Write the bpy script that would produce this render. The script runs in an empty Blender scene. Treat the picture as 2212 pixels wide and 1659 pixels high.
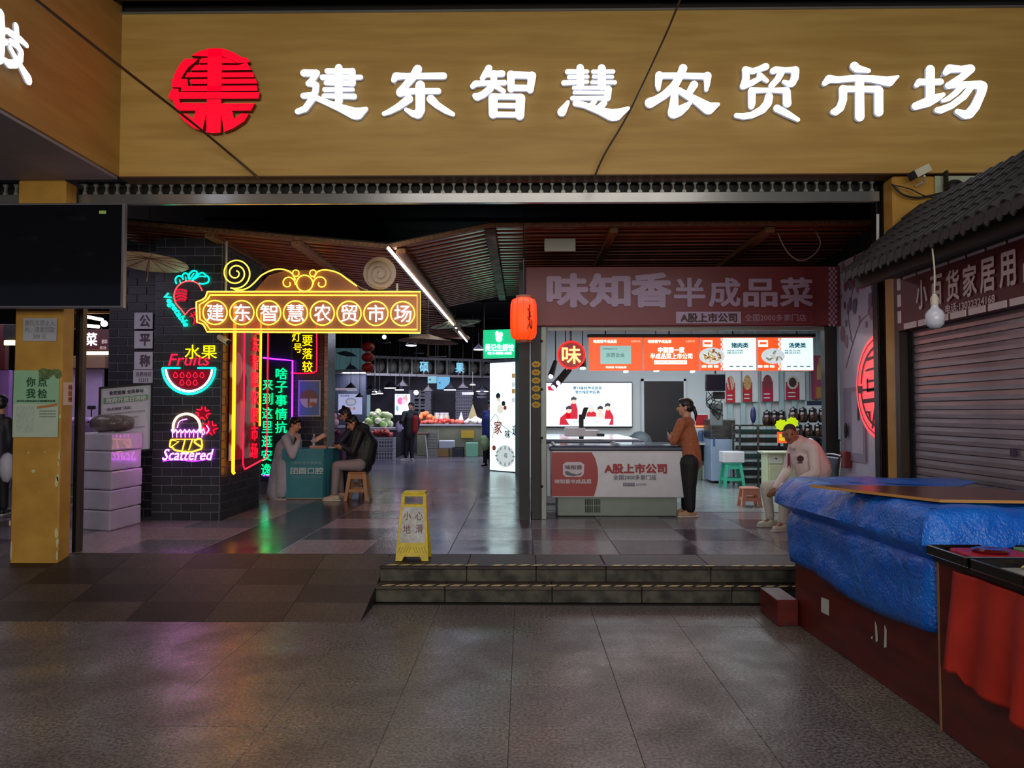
import bpy, math, random
from mathutils import Vector, Matrix, noise
from mathutils.geometry import tessellate_polygon
R = random.Random(7)
sc = bpy.context.scene
COL = sc.collection
# ---------------------------------------------------------------- camera
F = 1661.0
CAMZ = 1.65
PITCH = math.atan(60.5 / F)
YAW = math.atan(24.0 / F)
cam = bpy.data.cameras.new('camera')
cam.sensor_width = 36.0
cam.lens = F / 2212 * 36.0
cam.clip_end = 200
camo = bpy.data.objects.new('camera', cam)
COL.objects.link(camo)
camo.location = (0, 0, CAMZ)
camo.rotation_euler = (math.pi / 2 + PITCH, 0, YAW)
sc.camera = camo
CR = camo.rotation_euler.to_matrix()
# ---------------------------------------------------------------- exposure, world, big lights
sc.view_settings.view_transform = 'Standard'
sc.view_settings.look = 'None'
sc.view_settings.exposure = 0.0
sc.view_settings.gamma = 1.0
sc.view_settings.use_curve_mapping = False
w = bpy.data.worlds.new('night_sky')
sc.world = w
w.use_nodes = True
w.node_tree.nodes['Background'].inputs[0].default_value = (0.55, 0.6, 0.8, 1)
w.node_tree.nodes['Background'].inputs[1].default_value = 0.12

def area(name, loc, target, sx, sy, power, col):
    l = bpy.data.lights.new(name, 'AREA')
    l.shape = 'RECTANGLE'; l.size = sx; l.size_y = sy
    l.energy = power; l.color = col
    o = bpy.data.objects.new(name, l); COL.objects.link(o)
    o.location = loc
    o.rotation_euler = (Vector(target) - Vector(loc)).to_track_quat('-Z', 'Y').to_euler()
    return o
# shopfronts across the lane behind the photographer
area('street_light', (0.5, -6.5, 2.6), (0, 7, 2.9), 9, 2.2, 600, (1.0, 0.93, 0.80))
area('canopy_light', (0.4, 2.6, 5.2), (0.4, 3.4, 0), 5.0, 1.2, 80, (1.0, 0.93, 0.86))
area('shop_light', (2.9, 13.0, 3.25), (2.9, 13.2, 0), 4.4, 3.4, 150, (0.86, 0.94, 1.0))
area('hall_light', (-1.2, 19.5, 3.6), (-1.2, 19.7, 0), 4.0, 5.0, 120, (0.60, 0.66, 1.0))
area('fruit_stall_light', (-2.4, 23.6, 2.75), (-2.4, 24.4, 0.8), 6.5, 1.0, 150, (0.86, 0.84, 1.0))
area('left_hall_light', (-8.2, 13.5, 3.3), (-8.2, 13.6, 0), 2.5, 4.0, 45, (0.86, 0.76, 1.0))
area('front_hall_light', (0.2, 8.7, 3.45), (0.2, 8.8, 0), 4.6, 0.6, 26, (0.85, 0.88, 1.0))
area('left_bay_light', (-5.6, 8.3, 3.5), (-5.4, 8.9, 0), 1.4, 0.8, 15, (0.92, 0.80, 1.0))
sc.cycles.use_denoising = True
sc.cycles.max_bounces = 7
sc.cycles.diffuse_bounces = 3
sc.cycles.glossy_bounces = 3
sc.cycles.transparent_max_bounces = 8
sc.cycles.sample_clamp_indirect = 4.0
sc.cycles.caustics_reflective = False
sc.cycles.caustics_refractive = False

# ---------------------------------------------------------------- helpers
def ray(px, py):
    return CR @ Vector(((px - 1106) / F, (829.5 - py) / F, -1))
def at(px, py, Y):
    d = ray(px, py); t = Y / d.y
    return Vector((d.x * t, Y, CAMZ + d.z * t))
def atz(px, py, z):
    d = ray(px, py); t = (z - CAMZ) / d.z
    return Vector((d.x * t, d.y * t, z))
def atx(px, py, X):
    d = ray(px, py); t = X / d.x
    return Vector((X, d.y * t, CAMZ + d.z * t))
FL = 0.28          # level of the market floor above the lane
X_, Y_, Z_ = Vector((1, 0, 0)), Vector((0, 1, 0)), Vector((0, 0, 1))

def srgb(r, g, b):
    def f(c):
        c /= 255.0
        return c / 12.92 if c <= .04045 else ((c + .055) / 1.055) ** 2.4
    return (f(r), f(g), f(b), 1)

MC = {}
def mat(key, col, rough=.6, metal=0., emit=0., col2=None, scale=8., bump=0., spec=.5, stretch=(1, 1, 1), alpha=1., trans=0., emcol=None, bscale=None, detail=4., coat=0., contrast=(.35, .65), rvar=0., world=False, stain=0., crease=0.):
    if key in MC: return MC[key]
    m = bpy.data.materials.new(key); m.use_nodes = True
    nt = m.node_tree; b = nt.nodes['Principled BSDF']
    c = srgb(*col)
    b.inputs['Roughness'].default_value = rough
    b.inputs['Metallic'].default_value = metal
    b.inputs['Specular IOR Level'].default_value = spec
    b.inputs['Coat Weight'].default_value = coat
    tc = nt.nodes.new('ShaderNodeTexCoord'); mp = nt.nodes.new('ShaderNodeMapping')
    mp.inputs['Scale'].default_value = stretch
    if world:
        ge = nt.nodes.new('ShaderNodeNewGeometry'); nt.links.new(ge.outputs['Position'], mp.inputs['Vector'])
    else: nt.links.new(tc.outputs['Object'], mp.inputs['Vector'])
    nz = nt.nodes.new('ShaderNodeTexNoise'); nz.inputs['Scale'].default_value = scale
    nz.inputs['Detail'].default_value = detail
    nt.links.new(mp.outputs['Vector'], nz.inputs['Vector'])
    rp = nt.nodes.new('ShaderNodeValToRGB')
    rp.color_ramp.elements[0].position = contrast[0]; rp.color_ramp.elements[1].position = contrast[1]
    if col2 is None:
        k = .93
        c2 = (c[0] * k, c[1] * k, c[2] * k, 1)
    else: c2 = srgb(*col2)
    rp.color_ramp.elements[0].color = c; rp.color_ramp.elements[1].color = c2
    nt.links.new(nz.outputs['Fac'], rp.inputs['Fac'])
    if stain:
        ns = nt.nodes.new('ShaderNodeTexNoise'); ns.inputs['Scale'].default_value = 1.6; ns.inputs['Detail'].default_value = 5; ns.inputs['Roughness'].default_value = .62
        nt.links.new(mp.outputs['Vector'], ns.inputs['Vector'])
        r2 = nt.nodes.new('ShaderNodeValToRGB'); r2.color_ramp.elements[0].position = .36; r2.color_ramp.elements[1].position = .66
        k_ = 1 - stain; r2.color_ramp.elements[0].color = (k_, k_ * .97, k_ * .95, 1); r2.color_ramp.elements[1].color = (1, 1, 1, 1)
        nt.links.new(ns.outputs['Fac'], r2.inputs['Fac'])
        mx = nt.nodes.new('ShaderNodeMix'); mx.data_type = 'RGBA'; mx.blend_type = 'MULTIPLY'; mx.inputs['Factor'].default_value = 1
        nt.links.new(rp.outputs['Color'], mx.inputs[6]); nt.links.new(r2.outputs['Color'], mx.inputs[7]); nt.links.new(mx.outputs[2], b.inputs['Base Color'])
        if rvar:
            mr = nt.nodes.new('ShaderNodeMapRange'); mr.inputs['From Min'].default_value = .35; mr.inputs['From Max'].default_value = .65
            mr.inputs['To Min'].default_value = rough + rvar; mr.inputs['To Max'].default_value = max(0, rough - rvar)
            nt.links.new(ns.outputs['Fac'], mr.inputs['Value']); nt.links.new(mr.outputs['Result'], b.inputs['Roughness']); rvar = 0
    else: nt.links.new(rp.outputs['Color'], b.inputs['Base Color'])
    if rvar:
        mr = nt.nodes.new('ShaderNodeMapRange')
        mr.inputs['From Min'].default_value = .3; mr.inputs['From Max'].default_value = .7
        mr.inputs['To Min'].default_value = max(0, rough - rvar); mr.inputs['To Max'].default_value = min(1, rough + rvar)
        nt.links.new(nz.outputs['Fac'], mr.inputs['Value'])
        nt.links.new(mr.outputs['Result'], b.inputs['Roughness'])
    if bump:
        n2 = nt.nodes.new('ShaderNodeTexNoise'); n2.inputs['Scale'].default_value = bscale or scale * 3
        nt.links.new(mp.outputs['Vector'], n2.inputs['Vector'])
        bp = nt.nodes.new('ShaderNodeBump'); bp.inputs['Strength'].default_value = bump
        bp.inputs['Distance'].default_value = .02
        if crease:
            nd = nt.nodes.new('ShaderNodeTexNoise'); nd.inputs['Scale'].default_value = 3; nt.links.new(mp.outputs['Vector'], nd.inputs['Vector'])
            va = nt.nodes.new('ShaderNodeVectorMath'); va.operation = 'MULTIPLY_ADD'; va.inputs[1].default_value = (.5, .5, .5)
            nt.links.new(nd.outputs['Color'], va.inputs[0]); nt.links.new(mp.outputs['Vector'], va.inputs[2])
            vo = nt.nodes.new('ShaderNodeTexVoronoi'); vo.feature = 'DISTANCE_TO_EDGE'; vo.inputs['Scale'].default_value = crease
            nt.links.new(va.outputs[0], vo.inputs['Vector'])
            ma = nt.nodes.new('ShaderNodeMath'); ma.operation = 'MULTIPLY_ADD'; ma.inputs[1].default_value = 1.6
            nt.links.new(vo.outputs['Distance'], ma.inputs[0]); nt.links.new(n2.outputs['Fac'], ma.inputs[2]); nt.links.new(ma.outputs[0], bp.inputs['Height'])
        else: nt.links.new(n2.outputs['Fac'], bp.inputs['Height'])
        nt.links.new(bp.outputs['Normal'], b.inputs['Normal'])
    if emit:
        e = srgb(*(emcol or col))
        b.inputs['Emission Color'].default_value = e
        b.inputs['Emission Strength'].default_value = emit
    if alpha < 1: b.inputs['Alpha'].default_value = alpha
    if trans: b.inputs['Transmission Weight'].default_value = trans
    MC[key] = m
    return m

def origin(o):
    p = Vector((0, 0, 0))
    while o:
        p += o.location; o = o.parent
    return p

class MB:
    def __init__(s): s.v = []; s.f = []; s.m = []
    def add(s, vs, fs, m=0):
        b = len(s.v); s.v += [Vector(p) for p in vs]
        s.f += [tuple(b + i for i in f) for f in fs]; s.m += [m] * len(fs); return s
    def box(s, p0, p1, m=0):
        x0, y0, z0 = [min(a, b) for a, b in zip(p0, p1)]; x1, y1, z1 = [max(a, b) for a, b in zip(p0, p1)]
        return s.add([(x0, y0, z0), (x1, y0, z0), (x1, y1, z0), (x0, y1, z0), (x0, y0, z1), (x1, y0, z1), (x1, y1, z1), (x0, y1, z1)],
                     [(0, 3, 2, 1), (4, 5, 6, 7), (0, 1, 5, 4), (1, 2, 6, 5), (2, 3, 7, 6), (3, 0, 4, 7)], m)
    def obox(s, c, ax, ay, az, m=0):   # oriented box: centre and three half axis vectors
        c = Vector(c); vs = []
        for k in (-1, 1):
            for i, j in ((-1, -1), (1, -1), (1, 1), (-1, 1)):
                vs.append(c + ax * i + ay * j + az * k)
        return s.add(vs, [(0, 3, 2, 1), (4, 5, 6, 7), (0, 1, 5, 4), (1, 2, 6, 5), (2, 3, 7, 6), (3, 0, 4, 7)], m)
    def bbox(s, p0, p1, b=.01, m=0):   # box with bevelled edges
        x0, y0, z0 = [min(a, c) for a, c in zip(p0, p1)]; x1, y1, z1 = [max(a, c) for a, c in zip(p0, p1)]
        b = min(b, (x1 - x0) / 2.1, (y1 - y0) / 2.1, (z1 - z0) / 2.1)
        rings = []
        for z, i in ((z0, b), (z0 + b, 0), (z1 - b, 0), (z1, b)):
            c = b
            rings.append([(x0 + i + c * (i == 0), y0 + i, z), (x1 - i - c * (i == 0), y0 + i, z), (x1 - i, y0 + i + c * (i == 0), z), (x1 - i, y1 - i - c * (i == 0), z),
                          (x1 - i - c * (i == 0), y1 - i, z), (x0 + i + c * (i == 0), y1 - i, z), (x0 + i, y1 - i - c * (i == 0), z), (x0 + i, y0 + i + c * (i == 0), z)])
        vs = sum(rings, []); fs = [tuple(range(7, -1, -1)), tuple(range(24, 32))]
        for r in range(3):
            for k in range(8):
                a = r * 8 + k; c = r * 8 + (k + 1) % 8
                fs.append((a, c, c + 8, a + 8))
        return s.add(vs, fs, m)
    def cyl(s, p0, p1, r0, r1=None, n=10, m=0, caps=True):
        r1 = r0 if r1 is None else r1
        p0, p1 = Vector(p0), Vector(p1); d = (p1 - p0)
        if d.length < 1e-6: return s
        d.normalize(); a = d.orthogonal().normalized(); b = d.cross(a)
        vs = []
        for p, r in ((p0, r0), (p1, r1)):
            for k in range(n):
                t = 2 * math.pi * k / n; vs.append(p + (a * math.cos(t) + b * math.sin(t)) * r)
        fs = [(k, (k + 1) % n, n + (k + 1) % n, n + k) for k in range(n)]
        if caps: fs += [tuple(range(n - 1, -1, -1)), tuple(range(n, 2 * n))]
        return s.add(vs, fs, m)
    def tube(s, pts, r, n=6, m=0, closed=False):
        pts = [Vector(p) for p in pts]; N = len(pts); vs = []; up = None
        for i, p in enumerate(pts):
            a = pts[(i - 1) % N] if (closed or i > 0) else p
            b = pts[(i + 1) % N] if (closed or i < N - 1) else p
            d = (b - a); d = d.normalized() if d.length > 1e-9 else Vector((0, 0, 1))
            if up is None: up = d.orthogonal().normalized()
            else:
                up = up - d * up.dot(d)
                up = up.normalized() if up.length > 1e-6 else d.orthogonal().normalized()
            q = d.cross(up); rr = r[i] if isinstance(r, (list, tuple)) else r
            for k in range(n):
                t = 2 * math.pi * k / n; vs.append(p + (up * math.cos(t) + q * math.sin(t)) * rr)
        fs = []
        for i in range(N if closed else N - 1):
            for k in range(n):
                a = i * n + k; b = i * n + (k + 1) % n; c = ((i + 1) % N) * n
                fs.append((a, b, c + (k + 1) % n, c + k))
        if not closed: fs += [tuple(range(n - 1, -1, -1)), tuple(range((N - 1) * n, N * n))]
        return s.add(vs, fs, m)
    def lathe(s, prof, c, n=16, m=0, axis='z'):
        c = Vector(c); vs = []
        for r, z in prof:
            for k in range(n):
                t = 2 * math.pi * k / n
                if axis == 'z': vs.append(c + Vector((r * math.cos(t), r * math.sin(t), z)))
                elif axis == 'y': vs.append(c + Vector((r * math.cos(t), z, r * math.sin(t))))
                else: vs.append(c + Vector((z, r * math.cos(t), r * math.sin(t))))
        fs = []
        for i in range(len(prof) - 1):
            for k in range(n):
                a = i * n + k; b = i * n + (k + 1) % n
                fs.append((a, b, b + n, a + n))
        fs += [tuple(range(n - 1, -1, -1)), tuple(range((len(prof) - 1) * n, len(prof) * n))]
        return s.add(vs, fs, m)
    def ball(s, c, r, n=10, m=0, jit=0.):
        c = Vector(c); r = (r, r, r) if isinstance(r, (int, float)) else r
        h = n // 2 + 1; vs = [c + Vector((0, 0, -r[2]))]
        for i in range(1, h):
            ph = math.pi * i / h - math.pi / 2
            for k in range(n):
                t = 2 * math.pi * k / n; j = 1 + jit * (R.random() - .5)
                vs.append(c + Vector((r[0] * math.cos(ph) * math.cos(t) * j, r[1] * math.cos(ph) * math.sin(t) * j, r[2] * math.sin(ph) * j)))
        vs.append(c + Vector((0, 0, r[2]))); fs = []
        for k in range(n): fs.append((0, 1 + (k + 1) % n, 1 + k))
        for i in range(h - 2):
            for k in range(n):
                a = 1 + i * n + k; b = 1 + i * n + (k + 1) % n; fs.append((a, b, b + n, a + n))
        e = len(vs) - 1; st = 1 + (h - 2) * n
        for k in range(n): fs.append((st + k, st + (k + 1) % n, e))
        return s.add(vs, fs, m)
    def prism(s, poly, o, u, v, d, m=0, ms=None):   # 2-D outline in the frame (o,u,v), thickness d along u x v
        o = Vector(o); nrm = u.cross(v).normalized()
        tr = tessellate_polygon([[Vector((x, y, 0)) for x, y in poly]])
        N = len(poly)
        fr = [o + u * x + v * y + nrm * d for x, y in poly]; bk = [o + u * x + v * y for x, y in poly]
        s.add(fr, [t for t in tr], m); s.add(bk, [t[::-1] for t in tr], m if ms is None else ms)
        if d: s.add(fr + bk, [(i, (i + 1) % N, N + (i + 1) % N, N + i) for i in range(N)], m if ms is None else ms)
        return s
    def stroke(s, pts, o, u, v, d, m=0, ms=None, n=12):   # brush stroke: chain of discs (x, y, r) and their hulls
        for i, (x, y, r) in enumerate(pts):
            s.prism([(x + r * math.cos(2 * math.pi * k / n), y + r * math.sin(2 * math.pi * k / n)) for k in range(n)], o, u, v, d, m, ms)
            if i:
                x0, y0, r0 = pts[i - 1]; dx, dy = x - x0, y - y0; L = math.hypot(dx, dy)
                if L < 1e-9 or L <= abs(r0 - r): continue
                a = math.atan2(dy, dx); b = math.acos(max(-1, min(1, (r0 - r) / L)))
                q = [(x0 + r0 * math.cos(a + b), y0 + r0 * math.sin(a + b)), (x0 + r0 * math.cos(a - b), y0 + r0 * math.sin(a - b)),
                     (x + r * math.cos(a - b), y + r * math.sin(a - b)), (x + r * math.cos(a + b), y + r * math.sin(a + b))]
                s.prism(q, o, u, v, d, m, ms)
        return s
    def build(s, name, mats, parent=None, smooth=False, loc=None, raw=False):
        if not isinstance(mats, (list, tuple)): mats = [mats]
        if parent is not None: og = Vector((0, 0, 0)) if raw else origin(parent)
        elif loc is not None: og = Vector(loc)
        elif s.v:
            xs = [p.x for p in s.v]; ys = [p.y for p in s.v]; zs = [p.z for p in s.v]
            og = Vector(((min(xs) + max(xs)) / 2, (min(ys) + max(ys)) / 2, min(zs)))
        else: og = Vector((0, 0, 0))
        me = bpy.data.meshes.new(name)
        me.from_pydata([tuple(p - og) for p in s.v], [], s.f)
        for q in mats: me.materials.append(q)
        if len(mats) > 1: me.polygons.foreach_set('material_index', s.m)
        if smooth:
            me.polygons.foreach_set('use_smooth', [True] * len(me.polygons))
            try: me.set_sharp_from_angle(angle=math.radians(50))
            except Exception: pass
        me.update()
        o = bpy.data.objects.new(name, me); COL.objects.link(o)
        if parent is not None: o.parent = parent
        else: o.location = og
        return o

def tag(o, label=None, cat=None, group=None, kind=None):
    if label: o['label'] = label
    if cat: o['category'] = cat
    if group: o['group'] = group
    if kind: o['kind'] = kind
    return o
def thing(name, loc, label, cat, group=None, kind=None):
    o = bpy.data.objects.new(name, None); COL.objects.link(o); o.location = loc
    o.empty_display_size = .1
    return tag(o, label, cat, group, kind)
def struct(o): o['kind'] = 'structure'; return o
def inst(src, name, parent, loc, rot=None, scale=None, m=None):   # a piece sharing mesh data
    o = bpy.data.objects.new(name, src if isinstance(src, bpy.types.Mesh) else src.data)
    COL.objects.link(o); o.parent = parent
    o.location = Vector(loc) - origin(parent) if parent else loc
    if rot: o.rotation_euler = rot
    if scale: o.scale = scale
    if m is not None:
        o.material_slots[0].link = 'OBJECT'; o.material_slots[0].material = m
    return o
def copy_tree(o, parent=None, loc=None, label=None, rot=None):
    c = o.copy(); COL.objects.link(c)
    if parent: c.parent = parent
    if loc is not None: c.location = loc
    if rot is not None: c.rotation_euler = rot
    if label: c['label'] = label
    for ch in list(o.children): copy_tree(ch, c)
    return c

TXC = {}
def glyphs(s, bold, res=2):
    bold = 0; k = (s, bold)
    if k in TXC: return TXC[k]
    c = bpy.data.curves.new('t', 'FONT'); c.body = s; c.size = 1; c.offset = bold; c.resolution_u = res
    c.fill_mode = 'FRONT'
    if '\n' in s: c.space_line = 1.08; c.align_x = 'CENTER'
    o = bpy.data.objects.new('t', c); COL.objects.link(o)
    dg = bpy.context.evaluated_depsgraph_get()
    me = bpy.data.meshes.new_from_object(o.evaluated_get(dg))
    vs = [(v.co.x, v.co.y) for v in me.vertices]; fs = [tuple(p.vertices) for p in me.polygons]
    es = {}
    for f in fs:
        for i in range(len(f)):
            a, b = f[i], f[(i + 1) % len(f)]
            if (b, a) in es: es.pop((b, a))
            else: es[(a, b)] = 1
    bpy.data.objects.remove(o); bpy.data.curves.remove(c); bpy.data.meshes.remove(me)
    if not vs: vs = [(0, 0), (1, 0), (0, 1)]; fs = [(0, 1, 2)]
    TXC[k] = (vs, fs, list(es)); return TXC[k]
def text(s, c, u, v, w, h, m, parent=None, name='lettering', bold=0., d=0., fit=True, off=.003, skew=0., build=True, mb=None, ms=None):
    if m.name.startswith('neon_'): bold = bold * .25
    vs, fs, es = glyphs(s, bold)
    x0 = min(p[0] for p in vs); x1 = max(p[0] for p in vs); y0 = min(p[1] for p in vs); y1 = max(p[1] for p in vs)
    sx = w / max(1e-6, x1 - x0) if w else None; sy = h / max(1e-6, y1 - y0) if h else None
    sx = sx or sy; sy = sy or sx
    n = u.cross(v).normalized(); c = Vector(c)
    P = [c + u * ((x - (x0 + x1) / 2) * sx + skew * (y - y0) * sy) + v * ((y - (y0 + y1) / 2) * sy) + n * (off + d) for x, y in vs]
    b = mb or MB()
    nb = 0 if bold < .008 else (4 if bold < .03 else 8); Q0 = P     # heavier strokes: copies shifted within the plane
    for t_ in range(max(1, nb)):
        sh = Vector((0, 0, 0)) if not nb else (u * math.cos(t_ * 2 * math.pi / nb + .4) * sx + v * math.sin(t_ * 2 * math.pi / nb + .4) * sy) * bold
        sh += n * (.0006 * t_); P = [p + sh for p in Q0]; b.add(P, fs, 0)
        if d:
            Q = [p - n * d for p in P]; N = len(P)
            b.add(P + Q, [(a, N + a, N + e, e) for a, e in es], 1 if ms else 0)
    if mb is not None or not build: return b
    return b.build(name, [m, ms] if ms else m, parent)

def spline(pts, k=6, closed=False):
    pts = [Vector(p) for p in pts]; out = []; N = len(pts)
    for i in range(N if closed else N - 1):
        if closed: a, b, c, d = pts[(i - 1) % N], pts[i], pts[(i + 1) % N], pts[(i + 2) % N]
        else: a, b, c, d = pts[max(0, i - 1)], pts[i], pts[i + 1], pts[min(N - 1, i + 2)]
        for j in range(k):
            t = j / k
            out.append(.5 * ((2 * b) + (c - a) * t + (2 * a - 5 * b + 4 * c - d) * t * t + (3 * b - a - 3 * c + d) * t ** 3))
    if not closed: out.append(pts[-1])
    return out
# ---------------------------------------------------------------- materials of the setting
M_yel = mat('yellow_veneer', (196, 158, 86), .55, col2=(184, 144, 74), scale=.9, stretch=(1, 1, 11), detail=8, bump=.05, contrast=(.4, .6))
M_yel2 = mat('yellow_side_veneer', (190, 148, 80), .55, col2=(178, 136, 68), scale=.9, stretch=(1, 1, 11), detail=8, bump=.05, contrast=(.4, .6))
M_pil = mat('yellow_pillar_paint', (200, 152, 66), .5, col2=(180, 132, 54), scale=4, detail=8, bump=.05)
M_brown = mat('brown_edge', (92, 62, 30), .5)
M_blk = mat('black_paint', (13, 13, 15), .6)
M_dark = mat('dark_ceiling', (17, 17, 20), .7, col2=(10, 10, 12))
M_steel = mat('brushed_steel', (128, 128, 126), .32, .9, col2=(92, 92, 94), scale=5, stretch=(1, 1, 8))
M_steeld = mat('dark_steel', (50, 50, 56), .35, .8, col2=(34, 34, 40))
M_alu = mat('aluminium', (150, 150, 146), .4, .7)
M_white = mat('white_paint', (214, 216, 220), .6, col2=(196, 198, 204), scale=3)
M_gran = [mat('granite_%d' % i, c1, .31, col2=c2, scale=55, detail=8, bump=.10, bscale=90, contrast=(.40, .60), rvar=.13, spec=.5, world=True, stain=.42) for i, (c1, c2) in
          enumerate([((136, 128, 122), (80, 70, 68)), ((130, 122, 118), (74, 66, 64)), ((138, 132, 122), (84, 74, 68))])]
M_tile = [mat('floor_tile_%d' % i, c1, .20, col2=c2, scale=30, detail=8, bump=.05, bscale=5, rvar=.06, spec=.55, world=True, stain=.2) for i, (c1, c2) in
          enumerate([((176, 154, 158), (152, 132, 138)), ((88, 74, 84), (70, 60, 70)), ((120, 102, 110), (98, 84, 92)), ((140, 136, 142), (116, 112, 120))])]
M_grout = mat('dark_grout', (50, 46, 44), .8)
M_ramp = [mat('ramp_stone_%d' % i, c1, .55, col2=c2, scale=40, detail=10, bump=.12, world=True, stain=.35) for i, (c1, c2) in enumerate([((92, 76, 69), (68, 56, 51)), ((58, 42, 42), (42, 32, 32)), ((78, 64, 56), (56, 46, 42))])]
M_riser = mat('stained_stone', (84, 82, 72), .7, col2=(38, 36, 32), scale=7, detail=10, bump=.15)
M_brick = [mat('slate_brick_%d' % i, c, .48, col2=c2, scale=9, bump=.05) for i, (c, c2) in enumerate([((34, 34, 44), (26, 26, 36)), ((28, 28, 36), (22, 22, 30)), ((40, 40, 52), (32, 32, 42))])]
M_mort = mat('pale_mortar', (118, 118, 132), .85)

# ---------------------------------------------------------------- ground: granite slabs of the lane
g = struct(MB().box((-9, -3, -.12), (5.5, 6.96, -.012)).build('ground', M_grout))
g['label'] = 'speckled granite paving of the lane'
tp, = [.64]
tm = MB().bbox((-tp / 2 + .0007, -tp / 2 + .0007, -.02), (tp / 2 - .0007, tp / 2 - .0007, 0), .002).build('paving_slab', M_gran[0], loc=(0, 0, 0))
tmesh = tm.data; bpy.data.objects.remove(tm)
x0 = at(1110, 1340, 6.05).x
for i in range(-11, 5):
    for j in range(0, 12):
        y = 6.62 - j * tp
        if y < 1.4: continue
        x = x0 + (i + .5) * tp
        if abs(x) > y * .82 + .6: continue
        inst(tmesh, 'paving_slab', g, (x, y - tp / 2 + .02, R.choice((0, -.001, .0))), m=R.choice(M_gran))
# ---------------------------------------------------------------- market floor
fl = struct(MB().box((-11, 7.46, FL - .2), (6.6, 31, FL - .012)).build('floor', M_grout))
fl['label'] = 'polished chequered stone floor of the market hall'
tw, td = .83, .81
tm = MB().bbox((-tw / 2 + .002, -td / 2 + .002, -.02), (tw / 2 - .002, td / 2 - .002, 0), .002).build('floor_tile', M_tile[0], loc=(0, 0, 0))
tmesh2 = tm.data; bpy.data.objects.remove(tm)
xs = at(1153, 1195, 7.48).x
for j in range(8):
    for i in range(-9, 5):
        x = xs + (i + .5) * tw; y = 7.47 + (j + .5) * td
        if x > 4.3: continue
        k = [0, 1, 2, 0, 1, 3][(i * 5 + j * 3 + (i * j) % 2) % 6] if x < .1 else [3, 2, 3, 1][(i * 3 + j) % 4]
        inst(tmesh2, 'floor_tile', fl, (x, y, FL), m=M_tile[k])
# beyond, where single slabs shrink below ten pixels
def far_tiles():
    m = bpy.data.materials.new('far_floor_tiles'); m.use_nodes = True; nt = m.node_tree; b = nt.nodes['Principled BSDF']
    tc = nt.nodes.new('ShaderNodeTexCoord'); br = nt.nodes.new('ShaderNodeTexBrick')
    br.offset = 0; br.inputs['Scale'].default_value = 1; br.inputs['Brick Width'].default_value = tw; br.inputs['Row Height'].default_value = td
    br.inputs['Mortar Size'].default_value = .004
    br.inputs['Color1'].default_value = srgb(118, 114, 124); br.inputs['Color2'].default_value = srgb(92, 86, 98); br.inputs['Mortar'].default_value = srgb(36, 33, 33)
    nt.links.new(tc.outputs['Object'], br.inputs['Vector']); nt.links.new(br.outputs['Color'], b.inputs['Base Color'])
    b.inputs['Roughness'].default_value = .22
    n = nt.nodes.new('ShaderNodeTexNoise'); n.inputs['Scale'].default_value = 5; bp = nt.nodes.new('ShaderNodeBump'); bp.inputs['Strength'].default_value = .05
    nt.links.new(n.outputs['Fac'], bp.inputs['Height']); nt.links.new(bp.outputs['Normal'], b.inputs['Normal'])
    return m
o = MB().box((-11, 7.47 + 8 * td, FL - .02), (4.2, 31, FL - .001)).build('far_paving', far_tiles(), fl); o['kind'] = 'stuff'
# shop floor, pale
o = struct(MB().box((.3, 10.62, FL - .001), (6.5, 16.2, FL + .004)).build('floor', mat('shop_tile', (150, 158, 156), .18, col2=(132, 140, 140), scale=3)))
o['label'] = 'pale tiled floor of the food shop'

# ---------------------------------------------------------------- steps, ramp
SX = -1.28
st = struct(MB().box((SX, 6.93, 0), (5.5, 7.46, FL - .03)).box((SX - .02, 6.76, 0), (5.5, 6.95, FL / 2 - .03)).build('steps', M_grout))
st['label'] = 'two worn stone steps with hazard striped edges'
rw = .62
for lvl, (ya, z0, z1) in enumerate(((6.92, FL / 2, FL), (6.74, 0, FL / 2))):
    x = SX - (.02 if lvl else 0)
    while x < 4.2:
        w_ = rw * (1 + .25 * ((int(x * 7)) % 3)); x1 = min(x + w_, 4.3)
        MB().bbox((x + .003, ya - .015, z0 + .0), (x1 - .003, ya + .03, z1 - .032), .004).build('riser_stone', M_riser, st)
        MB().bbox((x + .002, ya - .03, z1 - .03), (x1 - .002, (7.46 if not lvl else 6.92), z1), .006).build('tread_slab', R.choice(M_ramp), st)
        x = x1
M_hy = mat('hazard_yellow', (226, 206, 140), .6, col2=(180, 160, 110), scale=20)
M_hk = mat('hazard_black', (16, 15, 14), .5)
for ya, z in ((6.895, FL), (6.715, FL / 2)):
    tp_ = MB().box((SX + .02, ya, z), (4.2, ya + .05, z + .004)).build('hazard_tape', M_hk, st)
    b = MB(); x = SX + .05; i = 0
    while x < 4.1:
        if not (i % 9 == 7 and ya > 6.8):
            b.prism([(x, 0), (x + .075, 0), (x + .115, .05), (x + .04, .05)], (0, ya, z + .0041), X_, Y_, .001)
        x += .118 ; i += 1
    q = b.build('tape_stripe', M_hy, tp_); q['kind'] = 'stuff'
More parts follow.
